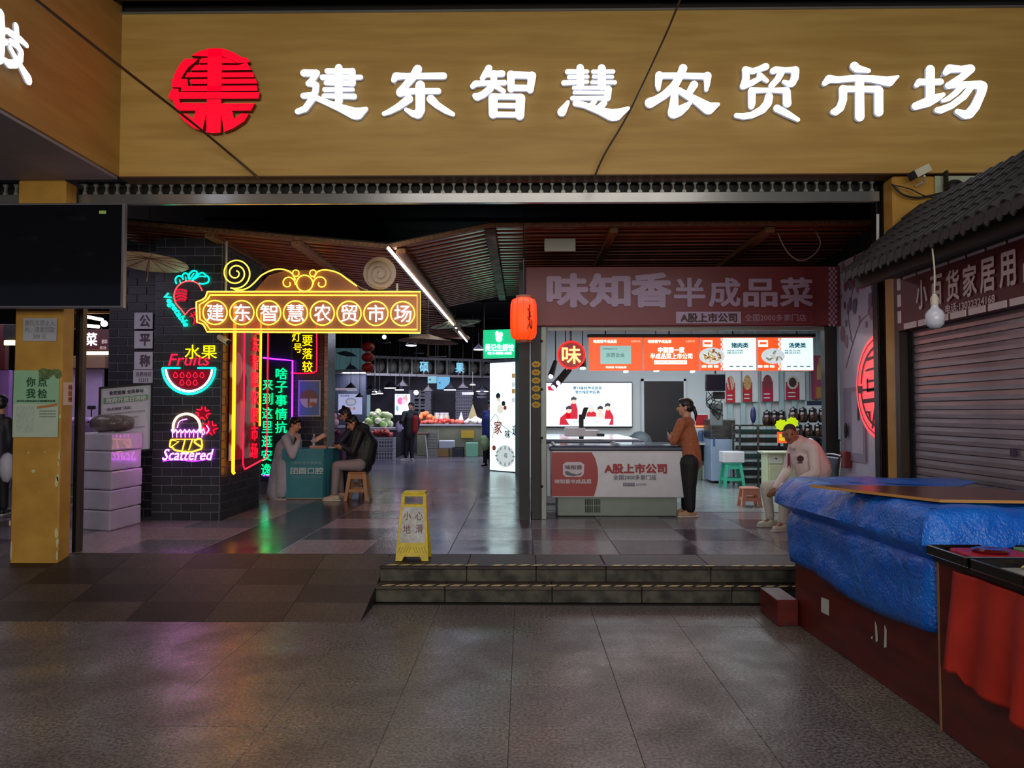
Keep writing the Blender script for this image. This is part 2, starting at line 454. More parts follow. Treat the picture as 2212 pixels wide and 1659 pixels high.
# ramp on the left
rp = MB(); YA, YB = 7.42, 6.08
rp.add([(-9, YB, -.01), (SX, YB, -.01), (SX, YA, FL - .015), (-9, YA, FL - .015), (-9, YB, -.05), (SX, YB, -.05), (SX, YA, -.05), (-9, YA, -.05)],
       [(0, 1, 2, 3), (4, 7, 6, 5), (0, 4, 5, 1), (1, 5, 6, 2), (2, 6, 7, 3), (3, 7, 4, 0)])
rpo = struct(rp.build('ramp', M_blk)); rpo['label'] = 'dark paved ramp up to the market floor'
sl = math.atan2(FL, YA - YB)
nr = 4; L = (YA - YB) / nr
for j in range(nr):
    for i in range(13):
        xa = SX - i * .62; xb = xa - .62
        if xa < -7.5: continue
        y0, y1 = YB + j * L, YB + (j + 1) * L
        z0, z1 = (y0 - YB) / (YA - YB) * FL, (y1 - YB) / (YA - YB) * FL
        MB().add([(xa - .002, y0 + .002, z0 + .002), (xb + .002, y0 + .002, z0 + .002), (xb + .002, y1 - .002, z1 + .002), (xa - .002, y1 - .002, z1 + .002),
                  (xa - .002, y0 + .002, z0 - .02), (xb + .002, y0 + .002, z0 - .02), (xb + .002, y1 - .002, z1 - .02), (xa - .002, y1 - .002, z1 - .02)],
                 [(0, 1, 2, 3), (4, 7, 6, 5), (0, 4, 5, 1), (1, 5, 6, 2), (2, 6, 7, 3), (3, 7, 4, 0)]).build('ramp_slab', M_ramp[(i * 2 + j) % 3], rpo)
struct(MB().box((-9, YA, 0), (SX, 7.47, FL)).build('trim_1', M_ramp[1]))['label'] = 'dark stone sill in front of the polished floor'

# ---------------------------------------------------------------- fascias
FB, FT, FY, FX = 3.895, 5.465, 7.2, -3.85
wf = struct(MB().box((FX, FY, FB), (7.0, 7.4, FT)).build('wall_front', M_yel)); wf['label'] = 'yellow wood-look fascia above the market entrance'
MB().box((FX, FY - .004, FB - .012), (7.0, 7.42, FB - .001)).build('soffit_edge', M_brown, wf)
MB().box((FX, FY - .015, FT - .0), (7.0, FY + .1, FT + .02)).build('cap_strip', M_alu, wf)
wl = struct(MB().box((FX - .2, 1.5, FB), (FX, FY, FT + .3)).build('wall_left', M_yel2)); wl['label'] = 'yellow side fascia at the left'
struct(MB().box((-10, .5, FB - .03), (FX - .02, 7.2, FB - .002)).build('ceiling', mat('grey_soffit', (150, 142, 150), .6)))['label'] = 'grey soffit under the left fascia'
cl = struct(MB().box((-9, -1.0, FT + .25), (7, 7.2, FT + .35)).build('ceiling', M_dark)); cl['label'] = 'black metal canopy above the lane'
for i in range(7):
    MB().box((-6, 7.0 - i * .9, FT + .05), (7, 7.05 - i * .9, FT + .25)).build('canopy_rib', M_steeld, cl)
struct(MB().box((-9, 7.25, FT), (7, 7.4, FT + .4)).build('wall_front', M_dark))['label'] = 'dark upstand above the fascia'
for k, (x, y) in enumerate(((-5.1, 5.1), (-6.3, 4.1), (-6.15, 3.1), (-7.3, 1.95))):
    t_ = thing('downlight', (x, y, FB - .04), 'round white downlight in the grey soffit, %s from the fascia' % ['nearest', 'second', 'third', 'fourth'][k], 'lamp')
    MB().lathe([(.0, -.008), (.085, -.008), (.085, .01), (0, .01)], (x, y, FB - .035), 20).build('lens', mat('downlight_glow', (235, 240, 255), .4, emit=24), t_)
    MB().lathe([(.087, -.01), (.11, -.006), (.11, .01), (.087, .01)], (x, y, FB - .035), 20).build('trim_ring', M_white, t_)
# hall ceiling and far walls
struct(MB().box((-12, 7.5, 5.0), (8, 31, 5.1)).build('ceiling', M_dark))['label'] = 'black ceiling of the market hall'
struct(MB().box((-12, 30, 0), (8, 30.2, 5.1)).build('wall_back', M_dark))['label'] = 'dark back wall of the hall'
struct(MB().box((-12.2, 7.5, 0), (-12, 30, 5.1)).build('wall_left', M_dark))['label'] = 'dark left wall of the hall'
struct(MB().box((4.3, 7.5, 0), (4.45, 9.9, 5.0)).build('wall_right', M_dark))['label'] = 'dark right wall near the entrance'
struct(MB().box((4.25, 9.95, 0), (6.8, 10.05, 5.0)).build('wall_front', M_dark))['label'] = 'dark wall hiding the right part of the food shop'
struct(MB().box((6.65, 10.05, 0), (6.8, 30, 5.0)).build('wall_right', M_dark))['label'] = 'dark right wall of the hall'
struct(MB().box((-9, 7.45, 4.0), (8, 7.55, 5.1)).build('wall_front', M_blk))['label'] = 'dark wall above the shutter'
# hall ceiling services
for i in range(7):
    p0 = at(620 + i * 75, 470 + (i % 3) * 10, 11 + i * 1.2); 
    tag(MB().cyl((-5, 9.5 + i * 2.4, 4.6 + .08 * (i % 3)), (4, 9.7 + i * 2.4, 4.6 + .08 * (i % 3)), .03, n=8).build('ceiling_pipe', M_steeld, loc=(0, 9.5 + i * 2.4, 4.6)),
        'thin grey pipe under the black hall ceiling, %s from the entrance' % ['nearest', 'second', 'third', 'fourth', 'fifth', 'sixth', 'farthest'][i], 'pipe', 'pipes crossing under the hall ceiling')

# ---------------------------------------------------------------- pillars at the entrance
def px_box(px0, px1, Y, depth, z0, z1):
    a = at(px0, 890, Y).x; b = at(px1, 890, Y).x
    return (a, Y, z0), (b, Y + depth, z1)
LPX0, LPX1 = at(27, 890, 7.2).x, at(131, 890, 7.2).x
pl = MB().bbox((LPX0, 7.2, .1), (LPX1, 7.40, FB - .03), .015)
plo = struct(pl.build('pillar', M_pil)); plo['label'] = 'scuffed yellow pillar left of the entrance'
# worn spots
b = MB(); rr = random.Random(3)
for (px, py, rw_, rh) in [(123, 1040, 4, 14), (126, 1030, 3, 8), (122, 1150, 4, 10), (124, 1172, 3, 9), (73, 1018, 4, 5), (62, 978, 2, 2), (97, 977, 2, 2), (130, 900, 3, 5), (128, 985, 2, 12), (127, 1000, 1.5, 8), (25, 1190, 2, 18), (124, 1200, 2, 12), (22, 1130, 2, 6), (144, 870, 2, 5)]:
    c = at(px, py, 7.2); s = 7.2 / F
    b.prism([(rw_ * s * math.cos(t * .7) * (.7 + rr.random() * .6), rh * s * math.sin(t * .7) * (.7 + rr.random() * .6)) for t in range(9)], c + Vector((0, -.003, 0)), X_, Z_, .001)
b.build('bare_plaster_patch', mat('bare_plaster', (214, 200, 150), .8), plo)
RPX0, RPX1 = at(1937, 890, 7.2).x, at(2030, 890, 7.2).x
pr = struct(MB().bbox((RPX0, 7.2, .1), (RPX1, 7.40, FB - .03), .015).build('pillar', M_pil)); pr['label'] = 'yellow pillar right of the entrance, mostly behind the tiled roof'
struct(MB().box((RPX1, 7.2, FB - .5), (7, 7.3, FB - .03)).build('wall_right', mat('pale_green_plaster', (176, 186, 160), .7)))['label'] = 'pale plaster above the small shop roof'

# ---------------------------------------------------------------- roller shutters over the two openings
def shutter(xa, xb, label):
    t = thing('roller_shutter', ((xa + xb) / 2, 7.45, 3.69), label, 'roller shutter')
    MB().bbox((xa, 7.43, 3.69), (xb, 7.48, 3.79), .004).build('bottom_rail', mat('rail_steel', (160, 160, 158), .25, .75), t)
    MB().box((xa, 7.43, 3.895), (xb, 7.48, 3.91)).build('top_rail', M_steeld, t)
    MB().box((xa, 7.56, 3.79), (xb, 7.58, 3.9)).build('backing_strip', M_blk, t)
    w_ = .107; h = .105
    lk = MB()
    pr_ = [(-.012, 0), (-.02, .0), (-.02, .012), (-.007, .035), (-.007, .07), (-.02, .093), (-.02, .105), (.02, .105), (.02, .093), (.007, .07), (.007, .035), (.02, .012), (.02, 0)]
    lk.prism(pr_, (0, .02, 0), X_, Z_, .025)
    lk.cyl((0, -.002, .03), (0, -.008, .03), .006, n=6).cyl((0, -.002, .075), (0, -.008, .075), .006, n=6)
    lo = lk.build('shutter_link', mat('link_steel', (150, 150, 144), .3, .35), loc=(0, 0, 0)); me = lo.data; bpy.data.objects.remove(lo)
    x = xa + .06
    while x < xb - .02:
        inst(me, 'shutter_link', t, (x, 7.44, 3.79)); x += w_
    return t
OXA, OXB = at(172, 400, 7.45).x, at(1898, 400, 7.45).x
shutter(OXA, OXB, 'rolled-up steel shutter with a row of link holes over the main entrance')
shutter(at(-300, 400, 7.45).x, LPX0 - .02, 'short end of a rolled-up shutter left of the yellow pillar, behind the screen')
for (a, b_, lab) in ((161, 172, 'brown steel guide rail right of the left pillar'), (1899, 1906, 'slim steel guide rail left of the right pillar'), (1907, 1925, 'wide brown guide rail against the right pillar')):
    p, q = px_box(a, b_, 7.49, .1, FL - .02, FB - .03)
    t = thing('guide_rail', ((p[0] + q[0]) / 2, 7.4, FL), lab, 'guide rail')
    MB().box(p, (p[0] + (q[0] - p[0]) * .35, q[1], q[2])).build('front_flange', M_steeld, t)
    MB().box((p[0] + (q[0] - p[0]) * .35, p[1] + .03, p[2]), q).build('channel', mat('brown_rail', (70, 60, 56), .5, .3), t)

# ---------------------------------------------------------------- brick pier with neon signs
def brick_face(o, u, n, W, H, parent, bw=.25, bh=.112, seed=1):   # u along the face, n outward
    rr = random.Random(seed); me = None
    rows = round(H / bh)
    b = MB().bbox((-(bw - .012) / 2, -.008, 0), ((bw - .012) / 2, .008, bh - .011), .003).build('brick', M_brick[0], loc=(0, 0, 0)); me = b.data; bpy.data.objects.remove(b)
    ang = math.atan2(u.y, u.x)
    for r in range(rows):
        x = -(bw / 2) * (r % 2)
        while x < W - .02:
            a, c = max(x, 0), min(x + bw, W)
            if c - a > .04:
                s = (c - a - .012) / (bw - .012)
                inst(me, 'brick', parent, o + u * ((a + c) / 2) + Vector((0, 0, r * bh + .005)) + n * (.0 + rr.random() * .002), rot=(0, 0, ang), scale=(s, 1, 1), m=rr.choice(M_brick))
            x += bw
PY = 9.68
PXA, PXB = at(331, 890, PY).x, at(476, 890, PY).x
PZ = FL + 32 * .112
bp1 = struct(MB().box((PXA, PY, FL), (PXB - .003, 11.15, PZ)).build('wall_pier', M_mort)); bp1['label'] = 'dark glazed brick pier carrying the neon signs'
brick_face(Vector((PXA, PY - .004, FL)), X_, -Y_, PXB - PXA, PZ - FL, bp1, seed=2)
bp2 = struct(MB().box((PXB - .003, PY + .004, FL), (PXB, 11.15, PZ)).build('wall_pier', M_mort)); bp2['label'] = 'return face of the dark brick pier'
brick_face(Vector((PXB + .004, PY + .008, FL)), Y_, X_, 1.42, PZ - FL, bp2, seed=3)
LXA = at(232, 890, 10.0).x
bp3 = struct(MB().box((LXA, 10.0, FL), (PXA - .001, 11.1, PZ)).build('wall_pier', M_mort)); bp3['label'] = 'recessed left part of the dark brick pier'
brick_face(Vector((LXA, 9.996, FL)), X_, -Y_, PXA - LXA, PZ - FL, bp3, seed=4)
BY = 12.9
bxa, bxb = at(560, 890, BY).x, at(700, 890, BY).x
bp4 = struct(MB().box((bxa, BY, FL), (bxb, BY + .5, PZ)).build('wall_pier', M_mort)); bp4['label'] = 'far dark brick pier behind the blue table'
brick_face(Vector((at(628, 890, BY).x, BY - .004, FL)), X_, -Y_, bxb - at(628, 890, BY).x, PZ - FL, bp4, seed=5)
MB().box((bxb, BY - .02, FL), (bxb + .06, BY + .5, PZ)).build('corner_trim', M_steel, bp4)

# ---------------------------------------------------------------- slatted timber canopy inside
def canopy_z(x, y):   # height of the slats over a point, or of the hall ceiling where there are none
    if x < -5.4 or x > 4.3 or y < 9.25 or y > (21 if x < -1.64 else 14.9): return 4.99
    if x < -1.64: z = 4.02 + (3.655 - 4.02) * (x + 5.4) / 3.76
    elif x < -.4: z = 3.655 + .255 * (x + 1.64) / 1.24
    else: z = 3.91
    return z + .03
M_slat = mat('dark_timber_slat', (150, 82, 54), .30, col2=(112, 58, 40), scale=3, stretch=(1, 14, 14), bump=.04)
M_beam = mat('timber_beam', (150, 104, 66), .5, col2=(110, 72, 46), scale=3, stretch=(10, 1, 10))
segs = [(-5.4, 4.02, -1.64, 3.655, 21.0, 'left slope of the slatted timber canopy above the neon sign'), (-1.64, 3.655, -.40, 3.91, 14.9, 'middle slope of the slatted timber canopy above the bright strip lamp'), (-.40, 3.91, 4.5, 3.93, 14.9, 'flat right part of the slatted timber canopy above the red shop')]
for (xa, za, xb, zb, yend, lab) in segs:
    t = thing('slatted_canopy', ((xa + xb) / 2, 9.3, min(za, zb)), lab, 'canopy')
    A, B = Vector((xa, 0, za)), Vector((xb, 0, zb)); d = (B - A); L = d.length; ang = math.atan2(-(B.z - A.z), B.x - A.x)
    sm = MB().bbox((-L / 2 + .02, -.042, -.018), (L / 2 - .02, .042, .012), .004).build('slat', M_slat, loc=(0, 0, 0)); me = sm.data; bpy.data.objects.remove(sm)
    y = 9.36; c = (A + B) / 2; k = 0
    while y < yend:
        inst(me, 'slat', t, (c.x, y, c.z + .004 * math.sin(k * 2.3)), rot=(0, ang, 0)); y += .205 if y < 14.5 else .42; k += 1
    MB().obox((c.x, 9.24, c.z), d / 2, Vector((0, .02, 0)), Vector((0, 0, .026))).build('front_board', M_beam, t)
    MB().obox((c.x, (9.3 + yend) / 2, c.z + .055), d / 2, Vector((0, (yend - 9.3) / 2, 0)), Vector((0, 0, .005))).build('backing_board', M_blk, t)
for (X, z, ye, w_, lab) in [(-3.85, 3.84, 20, .06, 'timber beam under the left canopy, nearest the neon scroll'), (-2.78, 3.74, 20, .06, 'timber beam in the middle of the left canopy slope'), (-1.49, 3.63, 20.5, .06, 'timber valley beam beside the long strip lamp'),
                         (-.40, 3.87, 14.9, .07, 'patched ridge beam above the red lantern'), (1.11, 3.88, 14.6, .05, 'timber beam left over the red shop sign'), (3.0, 3.88, 14.6, .06, 'timber beam right over the red shop sign')]:
    m_ = M_beam if 'ridge' not in lab else mat('patched_board', (150, 132, 122), .6, col2=(74, 52, 46), scale=2.4, detail=2, contrast=(.45, .55))
    tag(MB().bbox((X - w_, 9.3, z - .05), (X + w_, ye, z + .02), .008).build('roof_beam', m_), lab, 'beam')
# ---------------------------------------------------------------- lit channel letters on the fascia
M_led = mat('white_led_face', (245, 248, 255), .4, emit=1.7)
M_ret = mat('letter_return_glow', (170, 176, 196), .5, emit=.55)  # grey sides made to glow, standing in for LED spill on the fascia
LET = {
'jian': (620, 建 := [[(400,415,90),(700,420,90)],[(700,420,88),(620,560,75),(510,670,72)],[(510,670,70),(680,690,70)],[(690,705,85),(680,850,80),(600,1030,90),(430,1270,80),(250,1335,70)],[(390,960,75),(600,945,75)],[(640,980,70),(900,1100,70),(1250,1240,95),(1600,1380,145),(1680,1385,150)],[(1680,1385,145),(1885,1275,52)],[(1235,290,95),(1235,1100,95)],[(960,370,70),(1560,370,72)],[(850,520,72),(1760,515,58)],[(930,650,60),(1540,665,75)],[(900,812,62),(1570,812,48)],[(880,960,58),(1600,975,72)],[(1560,370,80),(1560,665,82)]]),
'dong': (810, [[(445,585,65),(500,490,95),(700,490,75),(1640,483,85)],[(1020,325,112),(900,520,100),(700,750,92),(610,870,110)],[(600,890,100),(900,850,75),(1510,847,76)],[(1080,710,120),(1080,1300,118),(1030,1400,112),(900,1385,80),(740,1290,48)],[(810,1035,105),(560,1220,85),(350,1335,70),(210,1390,50)],[(1330,1035,105),(1480,1180,85),(1700,1320,75),(1860,1400,52)]]),
'zhi': (1000, [[(620,300,87),(540,430,80),(460,545,60)],[(580,445,75),(935,430,85)],[(230,735,62),(300,670,78),(600,655,65),(990,645,70)],[(740,420,80),(735,640,85),(640,800,90),(480,930,90),(340,990,92),(290,960,68)],[(780,730,60),(970,850,58)],[(1145,450,100),(1150,800,88)],[(1140,460,88),(1650,475,90)],[(1650,480,105),(1605,820,85)],[(1180,770,80),(1580,775,80)],[(720,1010,118),(720,1400,108)],[(1375,1020,118),(1355,1430,112)],[(720,975,75),(1380,985,75)],[(720,1190,62),(1400,1200,66)],[(720,1405,72),(1350,1410,72)]]),
'hui': (1190, [[(700,290,93),(705,740,92)],[(1215,300,100),(1215,740,100)],[(395,385,62),(870,380,50)],[(435,515,55),(880,505,45)],[(310,650,66),(870,625,48)],[(1010,385,52),(1490,380,52)],[(1020,505,45),(1470,510,45)],[(985,640,48),(1530,640,52)],[(550,770,50),(1370,770,52)],[(560,880,44),(1350,885,44)],[(510,1020,55),(1350,1015,58)],[(1370,800,92),(1350,1010,85)],[(410,1110,45),(260,1350,112)],[(590,1140,78),(800,1180,75),(1150,1310,95),(1450,1420,145),(1560,1410,150)],[(1560,1410,140),(1845,1255,42)],[(1050,1090,62),(950,1190,60)],[(1270,1135,80),(1130,1260,80)]]),
'nong': (1380, [[(490,480,80),(1000,478,78),(1620,495,80)],[(490,470,102),(460,700,76),(470,800,50)],[(1640,480,102),(1630,700,70),(1610,820,46)],[(1060,300,105),(970,520,95),(830,750,110),(600,950,100),(400,1070,105),(265,1130,130)],[(860,850,85),(840,1150,110),(830,1365,148),(960,1330,125),(1120,1220,90),(1225,1130,48)],[(960,830,80),(1150,950,90),(1400,1090,110),(1660,1260,155)],[(1660,1260,150),(1895,1160,42)],[(1320,695,102),(1200,890,85)]]),
'mao': (1570, [[(450,340,92),(620,372,72),(800,315,75),(935,260,88)],[(460,350,92),(460,560,92),(385,735,75)],[(390,740,72),(600,650,75),(780,550,62)],[(790,475,80),(960,602,52)],[(1100,370,75),(1180,335,85),(1400,342,62),(1640,340,85)],[(1640,345,100),(1630,520,95),(1560,660,90),(1480,680,80),(1370,625,52)],[(1300,400,90),(1220,560,80),(1090,700,75),(1040,725,48)],[(600,830,80),(1000,825,56),(1420,830,80)],[(600,850,95),(600,1130,92),(585,1220,72)],[(1430,850,98),(1440,1140,108)],[(1010,980,102),(980,1130,105),(850,1290,100),(600,1420,82),(400,1450,78),(230,1430,60)],[(1200,1260,95),(1450,1390,82),(1700,1530,50)]]),
'shi': (1760, [[(950,250,112),(1010,310,102),(1290,362,55)],[(235,665,65),(345,555,100),(550,575,82),(1000,535,82),(1400,560,92),(1780,620,125)],[(1780,610,125),(1998,495,25)],[(1075,560,110),(1075,1460,118)],[(680,795,85),(1080,800,80),(1500,800,88)],[(680,795,103),(680,1050,98),(610,1250,100),(500,1340,95),(430,1345,60)],[(1530,830,112),(1530,1350,112)]]),
'chang': (1960, [[(550,330,115),(550,1050,115)],[(225,710,60),(290,630,85),(550,630,80),(800,625,80)],[(195,1210,95),(500,1105,125),(700,1010,100),(865,930,50)],[(915,410,72),(1010,310,108),(1300,322,80),(1500,312,110)],[(1520,315,108),(1330,500,90),(1100,655,95),(975,720,82)],[(1000,710,85),(1300,690,75),(1750,700,112)],[(1790,735,135),(1770,890,110),(1620,1220,118),(1480,1390,122),(1380,1410,108),(1195,1335,65)],[(1330,720,75),(1150,900,75),(980,1030,65),(850,1080,45)],[(1520,760,80),(1350,980,85),(1050,1200,82),(800,1300,90),(710,1300,66)]]),
}
K = 200 / 2212
LABS = dict(jian='first white lit character 建 of the fascia lettering, next to the red seal', dong='white lit character 东, second on the yellow fascia', zhi='white lit character 智, third on the yellow fascia', hui='white lit character 慧 touching the brown cable', nong='white lit character 农 just right of the brown cable',
            mao='white lit character 贸 on the yellow fascia', shi='white lit character 市, second from the right end', chang='white lit character 场, last of the fascia lettering')
YL = FY - .08
for k, (ox, strokes) in LET.items():
    b = MB(); sc_ = YL / F
    o = at(ox, 120, YL)
    rx, ry = at(ox + 200, 120, YL), at(ox, 320, YL)
    u = (rx - o) / 2212; v = (ry - o) / 2212      # v points down the picture
    kk = u.length
    # frame with unit axes: x right, z up
    for s in strokes:
        b.stroke([((o + u * x + v * y).x, (o + u * x + v * y).z, r * kk * .94) for x, y, r in s], (0, YL + .03, 0), X_, Z_, .03, 0, 1)
    for s in strokes[::3]:
        x, y, r = s[0]; q = o + u * x + v * y; b.cyl((q.x, YL + .03, q.z), (q.x, FY + .002, q.z), .012, n=6, m=1)
    ob = b.build('channel_letter', [M_led, M_ret]); tag(ob, LABS[k], 'sign letter', 'lit characters of the market name on the fascia')
    # stand-offs
    xs_ = [p.x for p in b.v]; zs_ = [p.z for p in b.v]
# 技 on the left fascia
b = MB()
tz = lambda x, y, r: ((q := atx(x, y, FX + .08)).y, q.z, r)
for s in [[(7,30,.036),(9,60,.036),(8,105,.036),(6,127,.034),(-6,133,.03)],[(-22,66,.03),(7,66,.03),(18,66,.022)],[(-22,105,.03),(5,92,.03),(19,90,.022)],[(23,68,.026),(37,78,.028),(50,86,.026),(63,98,.020)],[(40,57,.028),(42,80,.028),(41,92,.028)],[(28,90,.024),(42,98,.028),(51,112,.028),(49,128,.030),(38,138,.032),(24,138,.032),(15,130,.022)],[(27,103,.022),(38,124,.024),(48,140,.026),(66,171,.044)]]:
    s = [tz(*p) for p in s]; b.stroke(s, (FX + .05, 0, 0), Y_, Z_, .014, 0, 1)
tag(b.build('channel_letter', [M_led, M_ret]), 'white lit character 技 cut off at the left edge, on the side fascia', 'sign letter')
# no lamps inside the letters; their glowing returns throw the spill on the veneer
# ---- red seal emblem
M_red = mat('red_led_face', (238, 0, 34), .4, emit=1.25)
M_redd = mat('red_return', (120, 4, 8), .5, emit=.12)
S = 260 / 1875
polys = [[(535,300),(640,235),(780,192),(920,180),(1060,197),(1200,255),(1320,325),(1400,340),(1445,400),(1400,412),(1260,420),(1120,345),(1010,310),(790,310)],
 [(690,340),(790,335),(790,415),(650,412)],[(1010,330),(1110,345),(1240,420),(1010,415)],[(600,445),(790,440),(790,525),(520,530)],[(1010,450),(1270,450),(1400,412),(1470,525),(1010,530)],
 [(480,560),(790,560),(790,635),(440,635)],[(1010,565),(1490,565),(1520,640),(1010,640)],[(525,670),(790,668),(790,740),(530,742)],[(1010,668),(1540,668),(1562,740),(1010,740)],
 [(385,790),(500,775),(1560,772),(1570,852),(385,855)],
 [(440,345),(640,345),(600,390),(480,490),(410,600),(375,660),(480,670),(490,780),(385,795),(240,790),(240,690),(290,550),(360,430),(380,400)],
 [(240,815),(340,815),(345,870),(1605,878),(1588,975),(350,975),(375,1035),(1010,1050),(1530,1052),(1470,1165),(1180,1165),(1215,1290),(1330,1205),(1440,1215),(1370,1330),(1200,1440),(1060,1495),(1010,1200),(1005,1505),(885,1515),(785,1500),(780,1200),(725,1480),(600,1440),(460,1340),(345,1210),(460,1205),(580,1290),(615,1160),(325,1160),(255,1000),(188,960),(195,900)],
 [(790,192),(1010,190),(1010,860),(790,860)],[(785,985),(1010,985),(1010,1060),(785,1060)]]
def seal(o, u, v, d, name='seal_face'):
    b = MB(); n = u.cross(v).normalized()
    for i, p in enumerate(polys):
        a = sum(p[j][0] * p[(j + 1) % len(p)][1] - p[(j + 1) % len(p)][0] * p[j][1] for j in range(len(p)))
        b.prism([(x, -y) for x, y in (p if a < 0 else p[::-1])], o + n * (.0004 * (i % 3)), u, v, d, 0, 1)
    return b
o = at(340, 80, YL); u = (at(600, 80, YL) - o) / 1875; u = X_ * u.x; v = Z_ * u.length
b = MB()
for i, p in enumerate(polys):
    b.prism([(o.x + x * u.x, o.z - y * u.x) for x, y in p], (0, YL + .05 - .0003 * (i % 3), 0), X_, Z_, .05, 0, 1)
tag(b.build('seal_emblem', [M_red, M_redd]), 'round red seal emblem beside the white characters on the fascia', 'emblem')

# ---------------------------------------------------------------- cables across the fascia
M_cab = mat('brown_cable', (66, 40, 14), .6)
c1 = [Vector((-2.72, 4.2, 4.0 + .05)) , ]
def cable(pts, r, name, label, m=M_cab):
    return tag(MB().tube(spline(pts, 8), r, 6).build(name, m), label, 'cable')
cable([at(40, -30, 4.6), at(262, 145, 5.8), at(412, 262, 6.6), at(500, 335, 7.0), at(560, 386, 7.12)], .011, 'sagging_cable', 'brown cable running diagonally down past the red seal')
cable([at(1478, -25, 6.3), at(1438, 75, 6.6), at(1360, 240, 6.95), at(1305, 335, 7.03), at(1282, 388, 7.12)], .009, 'sagging_cable', 'thin brown cable hanging between the characters 慧 and 农')

# ---------------------------------------------------------------- neon helpers
def neon(key, col, e): return mat('neon_' + key, col, .4, emit=e)
N_yel = neon('yellow', (255, 214, 60), 3.2); N_org = neon('orange', (255, 150, 10), 5.5); N_grn = neon('green', (0, 235, 110), 4.2)
N_cy = neon('turquoise', (0, 240, 190), 3.6); N_red = neon('red', (255, 16, 50), 2.6); N_red2 = neon('soft_red', (240, 8, 50), .95)
N_wht = neon('white', (255, 250, 255), 4.0); N_pur = neon('purple', (150, 30, 255), 8.0); N_pnk = neon('pink', (232, 100, 255), 9.0); N_lor = neon('warm_white', (255, 205, 140), 6.0)
M_acr = mat('dim_acrylic', (120, 80, 70), .15, alpha=.28, emit=.0)
def pl(Y, pts, k=4, closed=False, sp=True):
    P = [at(x, y, Y) for x, y in pts]
    return spline(P, k, closed) if sp else P
def ring(px, py, r, Y, n=28, a0=0, a1=2 * math.pi, ry=None):
    return [at(px + r * math.cos(a0 + (a1 - a0) * i / n), py - (ry or r) * math.sin(a0 + (a1 - a0) * i / n), Y) for i in range(n)]
def spiral(px, py, r0, r1, a0, a1, Y, n=50):
    return [at(px + (r0 + (r1 - r0) * i / n) * math.cos(a0 + (a1 - a0) * i / n), py - (r0 + (r1 - r0) * i / n) * math.sin(a0 + (a1 - a0) * i / n), Y) for i in range(n + 1)]

# ---------------------------------------------------------------- the big yellow neon name board
NY = 9.25
t = thing('neon_name_board', at(666, 720, NY), 'large yellow neon name board with eight ringed white characters and scrolls', 'neon sign')
x0, x1, y0, y1 = 425, 908, 630, 719
outl = [(448, 631), (907, 631), (907, 719), (446, 717), (441, 704), (427, 697), (425, 697), (425, 650), (436, 646), (446, 640)]
b = MB(); b.prism([((p := at(x, y, NY + .03)).x, p.z) for x, y in outl[::-1]], (0, NY + .05, 0), X_, Z_, .02)
b.prism([((p := at(x, y, NY + .03)).x, p.z) for x, y in [(548, 630), (580, 595), (620, 583), (640, 583), (690, 583), (720, 585), (760, 605), (780, 630)][::-1]], (0, NY + .05, 0), X_, Z_, .018)
b.build('backing_panel', mat('clear_acrylic', (170, 112, 80), .3, alpha=.6), t)
b = MB()
b.tube(pl(NY, [(448, 630), (908, 630), (908, 719), (447, 717), (442, 706), (438, 700), (425, 696), (424, 652), (436, 648), (444, 642), (448, 630)], sp=False), .0085, 6)
b.tube(pl(NY, [(454, 637), (901, 638), (901, 712), (453, 711), (447, 702), (442, 696), (432, 690), (431, 658), (441, 652), (449, 646), (454, 637)], sp=False), .0075, 6)
b.build('frame_tube', N_yel, t)
for i, ch in enumerate('建东智慧农贸市场'):
    px = 464.5 + i * 57.9; py = 675 + i * .35
    MB().tube(ring(px, py, 26, NY), .0072, 6, closed=True).build('ring_tube', N_yel, t)
    text(ch, at(px + .5, py, NY - .0), X_, Z_, 37 * NY / F, 37 * NY / F, N_wht, t, 'character', bold=.012, off=.004)
b = MB(); Yn = NY
b.tube(spiral(509, 590, 5, 34, 1.2 + math.pi * 4, -1.9, Yn, 90) , .0078, 6)
b.tube(pl(Yn, [(500, 622), (515, 627), (535, 622), (550, 610), (566, 594), (590, 583), (612, 582), (630, 590), (638, 605)], 5), .0078, 6)
b.tube(spiral(622, 612, 4, 16, .5 + math.pi * 2, .6 - .8, Yn, 50), .0068, 6)
b.tube(ring(639, 590, 7, Yn, 16), .006, 6, closed=True).tube(ring(676, 590, 7, Yn, 16), .006, 6, closed=True)
b.tube(ring(658, 612, 17.5, Yn, 28), .0075, 6, closed=True)
b.tube(spiral(693, 612, 4, 17, math.pi - .5 - math.pi * 2, math.pi - .6 + .8, Yn, 50), .0068, 6)
b.tube(pl(Yn, [(678, 600), (684, 589), (697, 583), (717, 585), (735, 592), (750, 603), (771, 618)], 5), .0078, 6)
b.build('scroll_tube', N_yel, t)
b = MB(); b.tube(pl(Yn, [(764, 610), (780, 622), (795, 627)], 4), .008, 6)
b.tube(spiral(820, 590, 5, 32, math.pi - 1.2 - math.pi * 4, math.pi + 1.9, Yn - .004, 80), .006, 6)
b.lathe([(0.0, 0), (.2, 0), (.2, .02), (0, .02)], at(820, 590, Yn + .02), 28, axis='y')
b.build('dead_scroll', mat('unlit_neon_tube', (150, 124, 92), .4), t)
for px in (488, 858):
    p = at(px, 630, NY + .06)
    MB().cyl(p, p + Vector((0, 0, .62 if px < 600 else .1)), .015, n=8).build('hanging_rod', mat('grey_rod', (150, 146, 140), .5), t)

